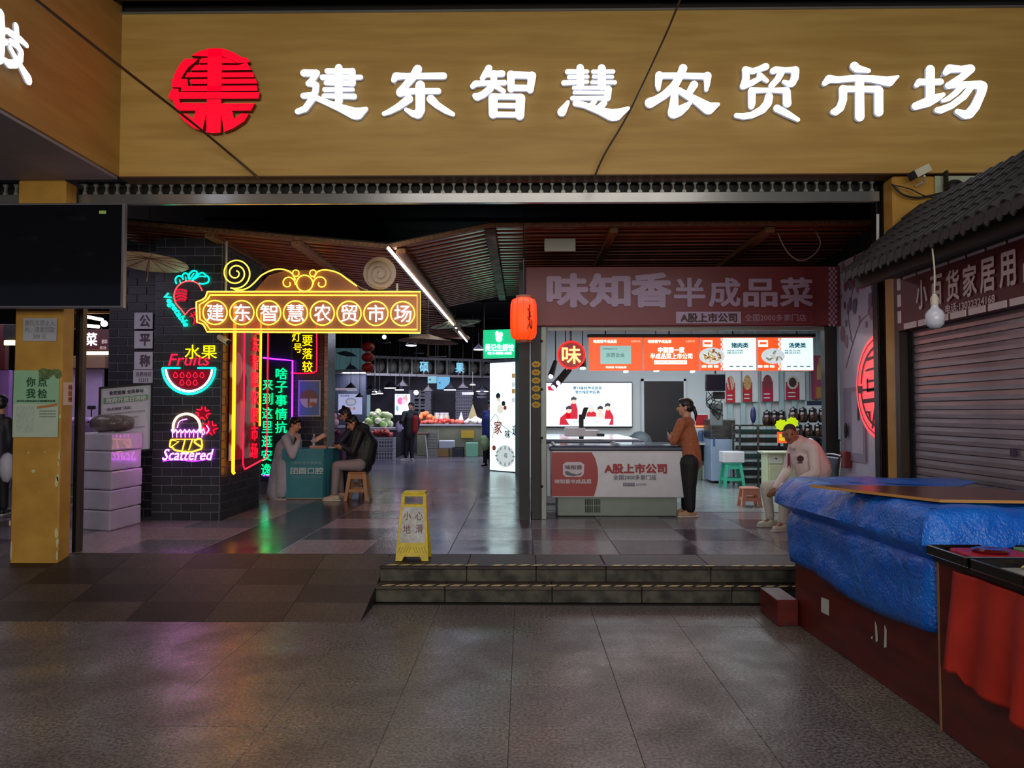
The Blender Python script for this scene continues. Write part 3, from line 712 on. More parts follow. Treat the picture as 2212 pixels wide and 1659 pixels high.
# ---------------------------------------------------------------- neon pictures on the brick pier
NP = 9.645
M_back = mat('smoked_acrylic', (30, 8, 12), .15, alpha=.35)
t = thing('neon_radish_sign', at(400, 705, NP), 'neon radish with turquoise leaves and slanting turquoise script', 'neon sign')
b = MB()
lf = [(381, 613), (379, 603), (385, 596), (393, 598), (396, 604), (394, 596), (399, 590), (406, 593), (408, 603), (409, 592), (417, 585), (425, 587), (424, 594), (415, 604), (424, 596), (436, 589), (444, 594), (451, 600), (449, 610), (438, 613), (430, 612)]
b.tube(pl(NP, lf, 4), .009, 6); b.tube(pl(NP, [(390, 612), (388, 604)], 2), .006).tube(pl(NP, [(402, 607), (401, 598)], 2), .006).tube(pl(NP, [(415, 607), (430, 597), (445, 598)], 3), .006).tube(pl(NP, [(410, 604), (419, 590)], 3), .006)
b.build('leaf_tube', N_cy, t)
b = MB()
b.tube(pl(NP, [(437, 628), (428, 613), (412, 607), (395, 610), (382, 621), (376, 638), (380, 655), (391, 668), (400, 680)], 5), .008)
b.tube(pl(NP, [(400, 680), (410, 669), (424, 665), (436, 668)], 4), .006).build('root_tube', neon('coral', (255, 70, 80), 2.2), t)
b = MB()
for q in ([(378, 628), (392, 625), (404, 630)], [(378, 636), (390, 633), (404, 637)], [(378, 643), (392, 639), (404, 644)], [(381, 650), (392, 646), (402, 648)]):
    b.tube(pl(NP, q, 3), .008)
b.build('blush_tube', N_red2, t)
b = MB()
for q in ([(412, 676), (420, 690), (418, 702)], [(418, 674), (432, 684), (424, 700)], [(410, 684), (430, 678), (434, 692)]):
    b.tube(pl(NP, q, 3), .008)
b.build('tail_tube', N_red2, t)
MB().prism([((p := at(x, y, NP)).x, p.z) for x, y in [(379, 628), (403, 624), (405, 630), (400, 652), (384, 652)][::-1]], (0, NP + .014, 0), X_, Z_, .006).build('blush_panel', mat('dim_red_panel', (120, 4, 26), .3, emit=.6), t)
a = at(378, 668, NP); uu = (at(402, 704, NP) - at(352, 632, NP)).normalized(); vv = Y_.cross(uu).normalized(); vv = vv if vv.z > 0 else -vv
text('Vegetable', a, uu, vv, .5, .1, N_cy, t, 'script', bold=.06, skew=.3, d=.012)

t = thing('neon_melon_sign', at(408, 852, NP), 'neon watermelon slice under yellow characters 水果 and red script', 'neon sign')
text('水果', at(434, 760, NP), X_, Z_, 70 * NP / F, 31 * NP / F, neon('lemon', (255, 235, 0), 2.6), t, 'characters', bold=.018)
text('Fruits', at(407, 777, NP), X_, Z_, 88 * NP / F, 25 * NP / F, N_red, t, 'script', bold=.01, skew=.25)
b = MB(); cx, cy = 408, 795
b.tube([at(cx + 57 * math.cos(a), cy + 56 * math.sin(a), NP) for a in [math.pi * i / 30 for i in range(31)]], .013)
b.tube(pl(NP, [(351, 795), (389, 795)], 2), .011).tube(pl(NP, [(427, 795), (465, 795)], 2), .011).build('rind_tube', N_cy, t)
MB().tube([at(cx + 50 * math.cos(a), cy + 50 * math.sin(a), NP) for a in [math.pi * (.02 + .96 * i / 30) for i in range(31)]], .013).build('pith_tube', N_wht, t)
b = MB(); b.prism([((p := at(cx + 45 * math.cos(a), cy + 3 + 43 * math.sin(a), NP)).x, p.z) for a in [math.pi * i / 20 for i in range(20, -1, -1)]], (0, NP + .016, 0), X_, Z_, .004)
b.build('flesh_panel', mat('dim_red_acrylic', (96, 2, 22), .3, emit=.8), t)
b = MB()
for k, (x, y) in enumerate([(379 + 14.3 * i, 811) for i in range(5)] + [(393 + 14.3 * i, 827) for i in range(3)]):
    b.tube(pl(NP, [(x, y - 7), (x + 4.5, y + 1), (x, y + 5), (x - 4.5, y + 1)], 4, True), .0035, 5, closed=True)
b.build('seed_tube', N_red, t)

t = thing('neon_basket_sign', at(408, 998, NP), 'neon flower basket with warm white handle over purple script', 'neon sign')
MB().tube(pl(NP, [(374, 932), (375, 915), (384, 900), (403, 894), (421, 900), (431, 914), (432, 932)], 6), .015).build('handle_tube', N_lor, t)
b = MB(); b.tube(pl(NP, [(383, 924), (388, 910), (404, 905)], 4), .006)
zz = [(370 + 68 * i / 14, 931 + (4 if i % 2 else -3)) for i in range(15)]
b.tube(pl(NP, zz, 2), .008)
for i in range(8): b.tube(pl(NP, [(372 + i * 9.3, 933), (373 + i * 9.0, 945)], 1, sp=False), .005)
b.tube(pl(NP, [(439, 925), (442, 936), (436, 939)], 3), .006).tube(pl(NP, [(446, 919), (451, 928), (446, 936)], 3), .006).build('weave_tube', N_pnk, t)
b = MB(); b.tube(pl(NP, [(369, 950), (367, 964), (373, 967), (380, 973), (410, 976), (428, 972), (436, 967), (435, 950), (428, 948), (420, 955), (436, 966)], 4), .010)
b.tube(pl(NP, [(370, 950), (386, 954), (369, 966)], 1, sp=False), .006).tube(pl(NP, [(394, 972), (400, 948)], 1, sp=False), .008).tube(pl(NP, [(408, 972), (416, 948)], 1, sp=False), .008)
b.tube(pl(NP, [(369, 949), (436, 949)], 1, sp=False), .006).build('basket_tube', neon('basket_yellow', (255, 190, 40), 4.5), t)
b = MB(); rr = random.Random(5)
for (cx_, cy_, s) in ((438, 893, 17), (453, 925, 18)):
    for k in range(5):
        a0 = k * 1.26; q = [(cx_ + s * math.cos(a0), cy_ + s * math.sin(a0) * .9), (cx_ + s * .5 * math.cos(a0 + .5), cy_ + s * .5 * math.sin(a0 + .5)), (cx_ + s * .9 * math.cos(a0 + .8), cy_ + s * .9 * math.sin(a0 + .8))]
        b.tube(pl(NP + .012, q, 3), .006)
    b.prism([((p := at(cx_ + s * .9 * math.cos(q_), cy_ + s * .85 * math.sin(q_) * (1 + .1 * (-1) ** i_), NP)).x, p.z) for i_, q_ in enumerate([-2 * math.pi * i / 10 for i in range(10)])], (0, NP + .018, 0), X_, Z_, .003, 1)
b.build('flower_tube', [N_red, mat('dim_red_panel', (120, 4, 26), .3, emit=.6)], t)
text('Scattered', at(403, 982, NP), X_, Z_, 106 * NP / F, 24 * NP / F, N_pnk, t, 'script', bold=.05, skew=.25)
MB().tube(pl(NP + .01, [(352, 996), (380, 993), (420, 996), (455, 990)], 4), .007).build('underline_tube', N_pur, t)

# ---------------------------------------------------------------- tall neon board on the return face of the pier
t = thing('tall_neon_board', (PXB + .1, 10.4, 1.0), 'tall poster board with yellow tube and red neon on the brick pier side', 'neon sign')
XB = PXB + .06
def yx(px, X=XB): return ray(px, 890)
def sid(px, py, X=XB): return atx(px, py, X)
ya, yb = sid(500, 890).y, sid(552, 890).y
zb_, zt_ = sid(500, 1065).z, sid(500, 700).z + .4
MB().box((XB - .03, ya, 1.02), (XB, yb, 3.05)).build('poster_panel', mat('poster_mottle', (190, 170, 180), .4, col2=(120, 24, 40), scale=2.2, detail=1, contrast=(.46, .5)), t)
X2 = XB + .03
MB().tube([(X2, ya, 3.05), (X2, ya, .88 + .0), (X2, ya + .03, .86)], .022).build('yellow_tube', N_org, t)
MB().tube([(X2, ya + .99, 3.05), (X2, ya + .99, 1.45)], .016).build('yellow_tube', N_org, t)
MB().tube([(X2, ya + .35, 3.0), (X2, ya + .35, .95), (X2, ya + .42, .88), (X2, ya + 1.25, .98), (X2, ya + 1.3, 1.05), (X2, ya + 1.3, 3.0)], .011).build('red_frame_tube', N_red, t)
text('\n'.join('建东智慧农贸市场'), (X2 - .02, ya + .82, 1.98), Y_, Z_, .26, 1.95, N_red2, t, 'characters', bold=.05, d=.01)

# ---------------------------------------------------------------- green lettering and purple tube
GY = 12.72
t = thing('green_neon_lettering', at(600, 1035, GY), 'green neon sentence in two columns bordered by a purple tube', 'neon sign')
MB().box(at(564, 1040, GY + .03), at(634, 700, GY + .15)).build('glass_panel', mat('dark_glass', (46, 42, 56), .1, spec=.8), t)
for i, ch in enumerate('来到这里逛安逸'):
    text(ch, at(578.5 - i * .55, 831 + i * 30.5, GY), X_, Z_, 22 * GY / F, 25 * GY / F, N_grn, t, 'character', bold=.03)
for i, ch in enumerate('啥子事情抗'):
    text(ch, at(608 - i * .3, 807 + i * 29, GY), X_, Z_, 25 * GY / F, 25 * GY / F, N_grn, t, 'character', bold=.03)
MB().tube(pl(GY, [(568, 773), (632, 779), (631, 905)], 1, sp=False), .014).build('purple_tube', N_pur, t)
MB().tube(pl(GY, [(568, 1027), (572, 1027)], 1, sp=False), .012).tube(pl(GY, [(576, 1027), (582, 1027)], 1, sp=False), .012).build('purple_dash', N_pur, t)
# hanging red-framed box 灯 要落
HY = 12.78
t = thing('red_framed_neon_box', at(650, 806, HY), 'hanging neon box with yellow characters inside a red tube frame', 'neon sign')
MB().box(at(622, 804, HY + .02), at(683, 690, HY + .1)).build('backing_panel', mat('dark_back', (22, 16, 20), .3), t)
MB().tube(pl(HY, [(618, 690), (618, 790), (622, 800), (634, 806), (672, 806), (681, 802), (684, 792), (684, 690)], 4), .011).build('red_frame_tube', N_red, t)
for i, ch in enumerate('要落较'):
    text(ch, at(664, 736 + i * 28, HY), X_, Z_, 22 * HY / F, 24 * HY / F, neon('amber', (255, 200, 0), 3.4), t, 'character', bold=.02)
text('灯', at(640, 728, HY), X_, Z_, 18 * HY / F, 20 * HY / F, MC['neon_amber'], t, 'character', bold=.02)
text('号', at(643, 752, HY), X_, Z_, 18 * HY / F, 20 * HY / F, MC['neon_amber'], t, 'character', bold=.02)

# ---------------------------------------------------------------- 公平称 plates and white notice board
PLY = 9.96
t = thing('fair_scale_plates', at(309, 828, PLY), 'column of white square plates reading 公平称 on the dark brick', 'sign')
Mpw = mat('plate_white', (190, 186, 200), .5); Mpt = mat('plate_print', (84, 60, 84), .6)
for ch, ya_, yb_ in (('公', 675, 711), ('平', 715, 753), ('称', 760, 798)):
    MB().bbox(at(290, yb_, PLY), at(330, ya_, PLY - .01), .003).build('plate', Mpw, t)
    text(ch, at(313, (ya_ + yb_) / 2, PLY - .012), X_, Z_, 22 * PLY / F, 25 * PLY / F, Mpt, t, 'character', bold=.03)
MB().bbox(at(288, 828, PLY), at(330, 799, PLY - .01), .003).build('plate', Mpw, t)
text('消费维权\n12315', at(310, 814, PLY - .012), X_, Z_, 36 * PLY / F, 22 * PLY / F, Mpt, t, 'small_print')
t = thing('notice_board', at(270, 980, 9.5), 'white notice board with a green title bar leaning behind the foam boxes', 'notice board')
o = at(216, 838, 9.35); xr = at(328, 829, 9.7); zl = at(216, 985, 9.35)
u = (xr - o).normalized(); W = (xr - o).length; H = (o - zl).length; v = Z_.copy(); n = u.cross(v)
b = MB(); c = o + u * W / 2 - v * H / 2
b.obox(c + n * -.012, u * W / 2, n * .01, v * H / 2).build('board', mat('board_white', (196, 196, 210), .45), t)
b = MB()
for s_ in (-1, 1):
    b.obox(c + u * s_ * W / 2, u * .012, n * .014, v * (H / 2 + .01)); b.obox(c + v * s_ * H / 2, u * W / 2, n * .014, v * .012)
b.build('frame', M_blk, t)
Mp = mat('notice_print', (52, 52, 60), .6)
text('食安监督 全民参与', o + u * W * .5 - v * H * .09, u, v, W * .66, H * .06, Mp, t, 'title', bold=.03)
b = MB(); b.obox(o + u * W * .5 - v * H * .2, u * W * .43, n * .001, v * H * .045).build('title_bar', mat('soft_green', (110, 150, 120), .5), t)
text('政府开放日活动', o + u * W * .5 - v * H * .2 + n * .002, u, v, W * .76, H * .07, mat('pale_print', (214, 220, 214), .5), t, 'title', bold=.03)
text('“你点我检”活动：', o + u * W * .36 - v * H * .33, u, v, W * .5, H * .045, Mp, t, 'small_print', bold=.02)
for i in range(6): text('市场食品抽样检测现场公示活动'[:14 - i % 3 * 3], o + u * W * (.47 - .05 * (i % 3)) - v * H * (.4 + i * .08), u, v, W * (.8 - .12 * (i % 3)), H * .028, Mp, t, 'small_print')

# ---------------------------------------------------------------- foam boxes stack
M_foam = mat('shrink_wrapped_foam', (206, 200, 216), .3, col2=(188, 182, 200), scale=3, bump=.35, bscale=5, coat=.4)
fx0, fxc, fx1 = at(168, 1140, 8.82), at(237, 1148, 8.82), at(307, 1122, 9.55)
u1 = (at(237, 1150, 8.82) - at(168, 1140, 9.0)); u1.z = 0
A = atz(237, 1148, FL); Bp = atz(305, 1130, FL); Cp = atz(160, 1143, FL)
ax = (Bp - A); ay = (Cp - A) * 1.0; hts = [0, .235, .47, .69, .92, 1.13]; lb = ['bottom', 'second', 'middle', 'fourth', 'top']
for i in range(5):
    j = Vector((R.uniform(-.008, .008), R.uniform(-.008, .008), 0)); z0, z1 = hts[i] + FL, hts[i + 1] + FL - .006
    b = MB(); q = [A + j, A + j + ax, A + j + ax + ay, A + j + ay]
    b.add([Vector((p.x, p.y, z)) for z in (z0, z1) for p in q], [(0, 3, 2, 1), (4, 5, 6, 7), (0, 1, 5, 4), (1, 2, 6, 5), (2, 3, 7, 6), (3, 0, 4, 7)])
    o_ = b.build('foam_box', M_foam); tag(o_, 'film-wrapped white foam box, %s of the stack by the left pillar' % lb[i], 'box', 'wrapped foam boxes stacked by the left pillar')
    md = o_.modifiers.new('b', 'BEVEL'); md.width = .018; md.segments = 2
tp0 = at(213, 946, 9.1)
b = MB(); zt = FL + 1.13
for s_, (cx, w_) in enumerate(((A + ax * .35 + ay * .45, .17), (A + ax * .62 + ay * .3, .14))):
    b.tube(spline([cx + Vector((-w_, 0, zt - FL + .10)), cx + Vector((-.04, -.02, zt - FL + .105)), cx + Vector((w_, .03, zt - FL + .10))], 5), [.02 + .085 * math.sin(math.pi * min(1, max(0, (i + .6) / 11.2))) ** .5 for i in range(11)], 10)
tag(b.build('wrapped_bundle', mat('grey_film', (120, 108, 104), .3, col2=(84, 74, 74), scale=8, bump=.3), smooth=True), 'grey film-wrapped bundle lying on the foam boxes', 'bundle')

# ---------------------------------------------------------------- wall-mounted screen at left
TY = 6.85
t = thing('television', at(60, 668, TY), 'large switched-off television hanging in front of the yellow pillar', 'television')
a, c = at(-150, 666, TY), at(269, 438, TY)
M_scr = mat('black_screen', (12, 13, 20), .06, spec=.7)
MB().bbox((a.x, TY, a.z), (c.x, TY + .06, c.z), .006).build('housing', mat('tv_grey', (120, 120, 128), .35, .4), t)
MB().box((a.x + .02, TY - .002, a.z + .02), (c.x - .02, TY, c.z - .018)).build('screen', M_scr, t)
MB().box(at(214, 462, TY - .004), at(229, 455, TY - .005)).build('green_sticker', mat('lime_sticker', (170, 200, 110), .6), t)
MB().box((-4.7, TY + .06, 2.9), (-4.4, 7.199, 3.1)).build('wall_bracket', M_steeld, t)

# ---------------------------------------------------------------- papers on the left pillar
Yp = 7.19
def paper(px0, py0, px1, py1, Y, key, col, label, name='paper_notice'):
    t = thing(name, at((px0 + px1) / 2, py1, Y), label, 'notice')
    MB().box(at(px0, py1, Y), at(px1, py0, Y - .003)).build('sheet', mat(key, col, .6), t)
    return t
t = paper(50, 687, 123, 737, Yp, 'grey_paper', (176, 176, 186), 'grey paper notice forbidding motorcycles, high on the left pillar')
text('摩托车禁止入\n内，违者罚款\n500 元', at(86, 712, Yp - .004), X_, Z_, 66 * Yp / F, 42 * Yp / F, mat('faded_print', (128, 128, 142), .7), t, 'print')
t = paper(27, 800, 128, 944, Yp, 'mint_paper', (150, 196, 160), 'green and white inspection poster 你点我检 on the left pillar', 'poster')
MB().box(at(27, 944, Yp - .003), at(126, 872, Yp - .005)).build('lower_half', mat('pale_mint', (186, 202, 186), .6), t)
Mg = mat('dark_green_print', (40, 84, 60), .6)
for ch, x, y in (('你', 67, 825), ('点', 92, 825), ('我', 67, 850), ('检', 92, 850)):
    text(ch, at(x, y, Yp - .006), X_, Z_, 20 * Yp / F, 20 * Yp / F, Mg, t, 'characters', bold=.02)
text('金牛区开展食品安全快检服务活动', at(78, 866, Yp - .006), X_, Z_, 84 * Yp / F, 4 * Yp / F, Mg, t, 'small_print', bold=.03)
b = MB(); rr = random.Random(8)
for k in range(9):
    p = at(88 + rr.random() * 38, 803 + rr.random() * 10, Yp - .004); b.prism([(.05 * math.cos(a) * (.6 + rr.random() * .5), .03 * math.sin(a) * (.6 + rr.random())) for a in [q * .8 for q in range(8)]], (p.x, Yp - .0045 - k * .0001, p.z), X_, Z_, .0005)
b.build('foliage_print', mat('leaf_print', (64, 84, 52), .7, col2=(110, 130, 80), scale=30), t)
MB().prism([((p := at(x, y, Yp)).x, p.z) for x, y in [(81, 878), (124, 871), (125, 877), (81, 883)][::-1]], (0, Yp - .006, 0), X_, Z_, .001).build('orange_ribbon', mat('orange_print', (186, 128, 66), .6), t)
for i in range(3): text('现场抽样免费检测', at(103, 888 + i * 6, Yp - .006), X_, Z_, 36 * Yp / F, 3 * Yp / F, Mg, t, 'small_print')
MB().box(at(34, 935, Yp - .005), at(74, 878, Yp - .006)).build('faint_panel', mat('faint_grey_print', (168, 182, 172), .6, col2=(186, 200, 188), scale=60), t)
t = paper(136, 826, 158, 875, Yp, 'pink_paper', (206, 168, 150), 'small pinkish slip with red print on the left pillar')
text('市场\n公告\n守则', at(152, 850, Yp - .004), X_, Z_, 8 * Yp / F, 38 * Yp / F, mat('red_print', (150, 50, 40), .7), t, 'print', bold=.04)

# ---------------------------------------------------------------- long LED strip lamp, white ceiling plate, parasols
Lx = -1.62
t = thing('strip_lamp', (Lx, 9, 3.45), 'long white LED strip lamp running into the hall along the valley beam', 'lamp')
LZ = lambda px, py: atz(px, py, 3.575)
MB().tube([LZ(839, 536), LZ(986, 709)], .018, 8).build('tube', mat('led_white', (255, 250, 240), .4, emit=9), t)
MB().tube([LZ(991, 716), LZ(1009, 738)], .018, 8).build('tube', MC['led_white'], t)
MB().box((-1.64, 9.1, 3.595), (-1.58, 20.4, 3.61)).build('mount_rail', M_alu, t)
t = thing('ceiling_plate', at(1209, 543, 9.6), 'flat pale exit-light plate hanging under the slatted canopy', 'lamp')
MB().bbox(at(1176, 543, 9.6), at(1243, 516, 9.63), .004).build('plate', mat('pale_plate', (150, 156, 146), .4), t)
for px in (1182, 1236):
    p = at(px, 516, 9.62); MB().cyl(p, (p.x, p.y, 3.8), .003, n=5).build('hanging_wire', M_steel, t)
def parasol(c, r, h, tilt, label, m, deg=0):
    t = thing('paper_parasol', c, label, 'parasol', 'oiled paper parasols hanging in the hall')
    b = MB(); n = 24; vs = [Vector((0, 0, h))]; Rm = Matrix.Rotation(tilt, 3, 'Y') @ Matrix.Rotation(deg, 3, 'X')
    for k in range(n):
        a = 2 * math.pi * k / n; rr_ = r * (1 if k % 2 == 0 else .985); vs.append(Vector((rr_ * math.cos(a), rr_ * math.sin(a), 0)))
    vs2 = [v_ - Vector((0, 0, .008)) for v_ in vs]
    fs = [(0, 1 + k, 1 + (k + 1) % n) for k in range(n)]
    b.add([c + Rm @ p for p in vs], fs); b.add([c + Rm @ p for p in vs2], [f[::-1] for f in fs]); b.build('canopy', m, t)
    b = MB()
    for k in range(0, n, 2): b.cyl(c + Rm @ (vs2[0] - Vector((0, 0, .004))), c + Rm @ (vs2[1 + k] - Vector((0, 0, .004))), .004, n=4)
    b.cyl(c + Rm @ Vector((0, 0, h)), c + Rm @ Vector((0, 0, -.25)), .008, n=6)
    q = b.build('ribs', M_beam, t)
    MB().cyl(c + Rm @ Vector((0, 0, h)), (c.x, c.y, canopy_z(c.x, c.y)), .003, n=4).build('string', M_steel, t)
M_par = mat('oiled_paper', (196, 176, 140), .5, col2=(160, 120, 110), scale=4)
parasol(at(322, 566, 9.2), .45, .06, .03, 'pale paper parasol above the neon radish, next to the television', mat('pale_paper', (236, 216, 190), .5, col2=(206, 176, 160), scale=4), deg=-.10)
parasol(at(925, 738, 13.2), .52, .13, .05, 'painted paper parasol under the far end of the strip lamp', M_par)
parasol(at(985, 700, 16.5), .55, .13, -.15, 'paper parasol with green print right of the neon board', mat('green_print_paper', (186, 180, 160), .5, col2=(80, 92, 60), scale=3, contrast=(.5, .6)))

# ---------------------------------------------------------------- lanterns
t = thing('lit_lantern', at(1131, 735, 9.0), 'glowing orange-red cylindrical paper lantern with black brushwork', 'lantern')
c = at(1131, 735, 9.0); M_lan = mat('lit_red_paper', (255, 60, 12), .5, emit=1.5, col2=(235, 34, 4), scale=5)
b = MB(); prof = [(.085, .0), (.135, .03), (.152, .08), (.155, .25), (.152, .42), (.135, .475), (.085, .50)]
b.lathe(prof, c, 24).build('paper_shell', M_lan, t, smooth=True)
b = MB()
for k in range(12):
    a = 2 * math.pi * k / 12; b.tube([c + Vector(((r_ + .002) * math.cos(a), (r_ + .002) * math.sin(a), z_)) for r_, z_ in prof], .0022, 4)
b.build('ribs', mat('dark_red_rib', (120, 16, 6), .6), t)
MB().lathe([(.088, -.03), (.09, 0), (.088, .004)], c, 20).build('bottom_rim', mat('rim_tan', (130, 84, 60), .5), t)
MB().lathe([(.088, .498), (.09, .52), (.088, .525)], c, 20).build('top_rim', MC['rim_tan'], t)
MB().cyl(c + Vector((0, 0, .52)), (c.x, c.y, 5.0), .004, n=5).build('cord', M_blk, t)
b = MB()
for pts in ([(.3, .36), (.5, .30), (.35, .22)], [(.45, .40), (.42, .28), (.5, .14)], [(.28, .25), (.6, .27)], [(.3, .12), (.45, .18), (.62, .12), (.66, .22)]):
    b.tube(spline([c + Vector((.158 * math.cos(-math.pi / 2 + x), .158 * math.sin(-math.pi / 2 + x), z)) for x, z in pts], 5), .006, 5)
b.build('brushwork', mat('brush_black', (60, 4, 0), .7), t)
l = bpy.data.lights.new('lantern_glow', 'POINT'); l.energy = 2.0; l.color = (1, .18, .05); l.shadow_soft_size = .12
lo = bpy.data.objects.new('lantern_glow', l); COL.objects.link(lo); lo.location = c + Vector((0, -.3, .2))
t = thing('lantern_string', at(795, 810, 15), 'string of three small dark red lanterns in front of the fruit shelf', 'lantern')
M_dl = mat('dim_red_silk', (150, 26, 22), .5)
for i, y in enumerate((750, 772, 794)):
    MB().ball(at(795, y, 15), (.13, .13, .095), 14).build('lantern', M_dl, t, smooth=True)
    MB().lathe([(.05, -.012), (.05, .012)], at(795, y + 11, 15), 12).build('collar', mat('gold_trim', (190, 160, 110), .4), t)
MB().cyl(at(795, 805, 15), (at(795, 690, 15).x, 15, canopy_z(at(795, 690, 15).x, 15)), .004, n=4).build('cord', M_blk, t)
# small cctv on the pier
t = thing('security_camera', at(480, 738, 9.5), 'small bullet camera at the top of the brick pier corner', 'security camera')
p = at(474, 728, 9.5); q = at(494, 740, 9.3)
MB().cyl(p, q, .035, .038, 12).build('body', mat('cam_white', (176, 166, 160), .4), t); MB().cyl(q, q + (q - p) * .08, .03, n=12).build('lens', M_blk, t)
MB().cyl(p, p + Vector((.0, .19, .03)), .012, n=6).build('bracket', M_steel, t)
# ================================================================ right-hand side: tiled kiosk roof, shutter, stalls
M_rt = [mat('grey_roof_tile_%d' % i, c, .6, col2=c2, scale=12, bump=.1) for i, (c, c2) in enumerate([((44, 42, 46), (30, 28, 32)), ((50, 48, 50), (36, 34, 36))])]
KX = 3.55; YN, YF = 3.6, 7.02
rf = thing('tiled_roof', (KX, (YN + YF) / 2, 2.85), 'small grey tiled roof over the red shop sign at the right', 'roof')
e0, e1 = Vector((2.93, 0, 2.90)), Vector((3.62, 0, 3.50))
dv = e1 - e0; L = dv.length; ang = -math.atan2(dv.z, dv.x)
MB().add([(e0.x, YN, e0.z - .03), (e1.x, YN, e1.z - .03), (e1.x, YF, e1.z - .03), (e0.x, YF, e0.z - .03), (e0.x, YN, e0.z - .07), (e1.x, YN, e1.z - .07), (e1.x, YF, e1.z - .07), (e0.x, YF, e0.z - .07)],
         [(0, 1, 2, 3), (4, 7, 6, 5), (0, 4, 5, 1), (1, 5, 6, 2), (2, 6, 7, 3), (3, 7, 4, 0)]).build('roof_deck', M_blk, rf)
nt_ = 5; tl = L / nt_ + .03
b = MB(); vs = []; n = 6
for s_, rr_ in ((0, .050), (1, .042)):
    for k in range(n + 1):
        a = math.pi * k / n
        for q in (rr_, rr_ - .012): vs.append(Vector((s_ * tl - tl / 2, q * math.cos(a), q * math.sin(a) * .9)))
fs = []
m_ = 2 * (n + 1)
for k in range(n):
    a = 2 * k
    fs += [(a, a + 2, m_ + a + 2, m_ + a), (a + 1, m_ + a + 1, m_ + a + 3, a + 3), (a, a + 1, a + 3, a + 2), (m_ + a, m_ + a + 2, m_ + a + 3, m_ + a + 1)]
b.add(vs, fs); o = b.build('roof_tile', M_rt[0], loc=(0, 0, 0)); rt_me = o.data; bpy.data.objects.remove(o)
b = MB(); vs = []
for s_ in (0, 1):
    for k in range(5):
        a = math.pi * k / 4
        vs.append(Vector((s_ * tl - tl / 2, .045 * math.cos(a), -.028 * math.sin(a) + .004)))
b.add(vs, [(k, k + 1, 6 + k, 5 + k) for k in range(4)]); o = b.build('pan_tile', M_rt[1], loc=(0, 0, 0)); pan_me = o.data; bpy.data.objects.remove(o)
y = YF - .06; r = 0
while y > YN:
    for k in range(nt_):
        p = e0 + dv * ((k + .5) / nt_)
        inst(rt_me, 'roof_tile', rf, (p.x - .01, y, p.z + .0), rot=(0, ang + .03, 0), m=M_rt[(r + k) % 2])
        inst(pan_me, 'pan_tile', rf, (p.x - .01, y - .065, p.z - .0), rot=(0, ang + .03, 0))
    # round end disc and drip tile at the eave
    MB().lathe([(.0, 0), (.05, 0), (.05, .015), (0, .015)], (e0.x - .035, y, e0.z - .018), 10, axis='x').build('eave_disc', M_rt[0], rf)
    MB().prism([(-.045, .02), (-.03, -.03), (0, -.06), (.03, -.03), (.045, .02)], (e0.x - .02, y - .065, e0.z - .03), -Y_, Z_, .012).build('drip_tile', M_rt[1], rf)
    y -= .13; r += 1
# kiosk post, eave board, dark recess
struct(MB().box((KX + .12, 3.0, 0), (KX + .3, 7.19, 3.4)).build('wall_right', M_dark))['label'] = 'dark wall behind the kiosk shutter'
tag(MB().bbox((KX - .10, 7.08, FL - .3), (KX + .0, 7.18, 2.9), .006).build('kiosk_post', mat('dark_brown_metal', (52, 40, 36), .5, .2)), 'dark brown post at the far corner of the kiosk', 'post')
# shop sign of the kiosk
MB().box((3.02, YN, 2.77), (3.08, YF - .02, 2.87)).build('eave_board', M_blk, rf)
MB().box((3.08, YN, 2.86), (3.62, YF - .02, 2.88)).build('eave_soffit', M_blk, rf)
SGX = 3.40
t = thing('kiosk_sign', (SGX, 5.6, 2.39), 'dark red kiosk sign with pale characters 小百货家居用品 and a dashed border', 'sign')
z0s, z1s = 2.385, 2.895; y0s, y1s = 3.7, 7.05
MB().bbox((SGX + .02, y0s, z0s), (SGX + .10, y1s, z1s), .005).build('sign_panel', mat('sign_maroon', (92, 16, 24), .5), t)
M_pw = mat('sign_pale_print', (232, 212, 216), .6); n_ = 0
nY = -Y_
b = MB()
y = y1s - .04
def sg(px, py): return atx(px, py, SGX)
for zz_ in (z0s + .03, z1s - .03):
    y = y1s - .13
    while y > y0s:
        q = MB().box((SGX + .012, y - .21, zz_ - .026), (SGX + .02, y, zz_ + .026)).build('border_dash', M_pw, t); y -= .25
for zz_ in (z0s + .07, z0s + .22, z0s + .37):
    MB().box((SGX + .012, y1s - .07, zz_), (SGX + .02, y1s - .02, zz_ + .11)).build('border_dash', M_pw, t)
for ch, px, py in (('小', 1988, 630), ('百', 2020, 617), ('货', 2055, 612), ('家', 2092, 604), ('居', 2130, 592), ('用', 2173, 575), ('品', 2226, 562)):
    p = sg(px, py); p.x = SGX + .012
    text(ch, (p.x, p.y, 2.655 + (.0)), -Y_, Z_, .175, .24, M_pw, t, 'character', bold=.025)
pa, pb = sg(2040, 660), sg(2146, 640)
text('电话:13022324168', (SGX + .012, (pa.y + pb.y) / 2, 2.475), -Y_, Z_, abs(pa.y - pb.y), .075, M_pw, t, 'phone_number', bold=.02)
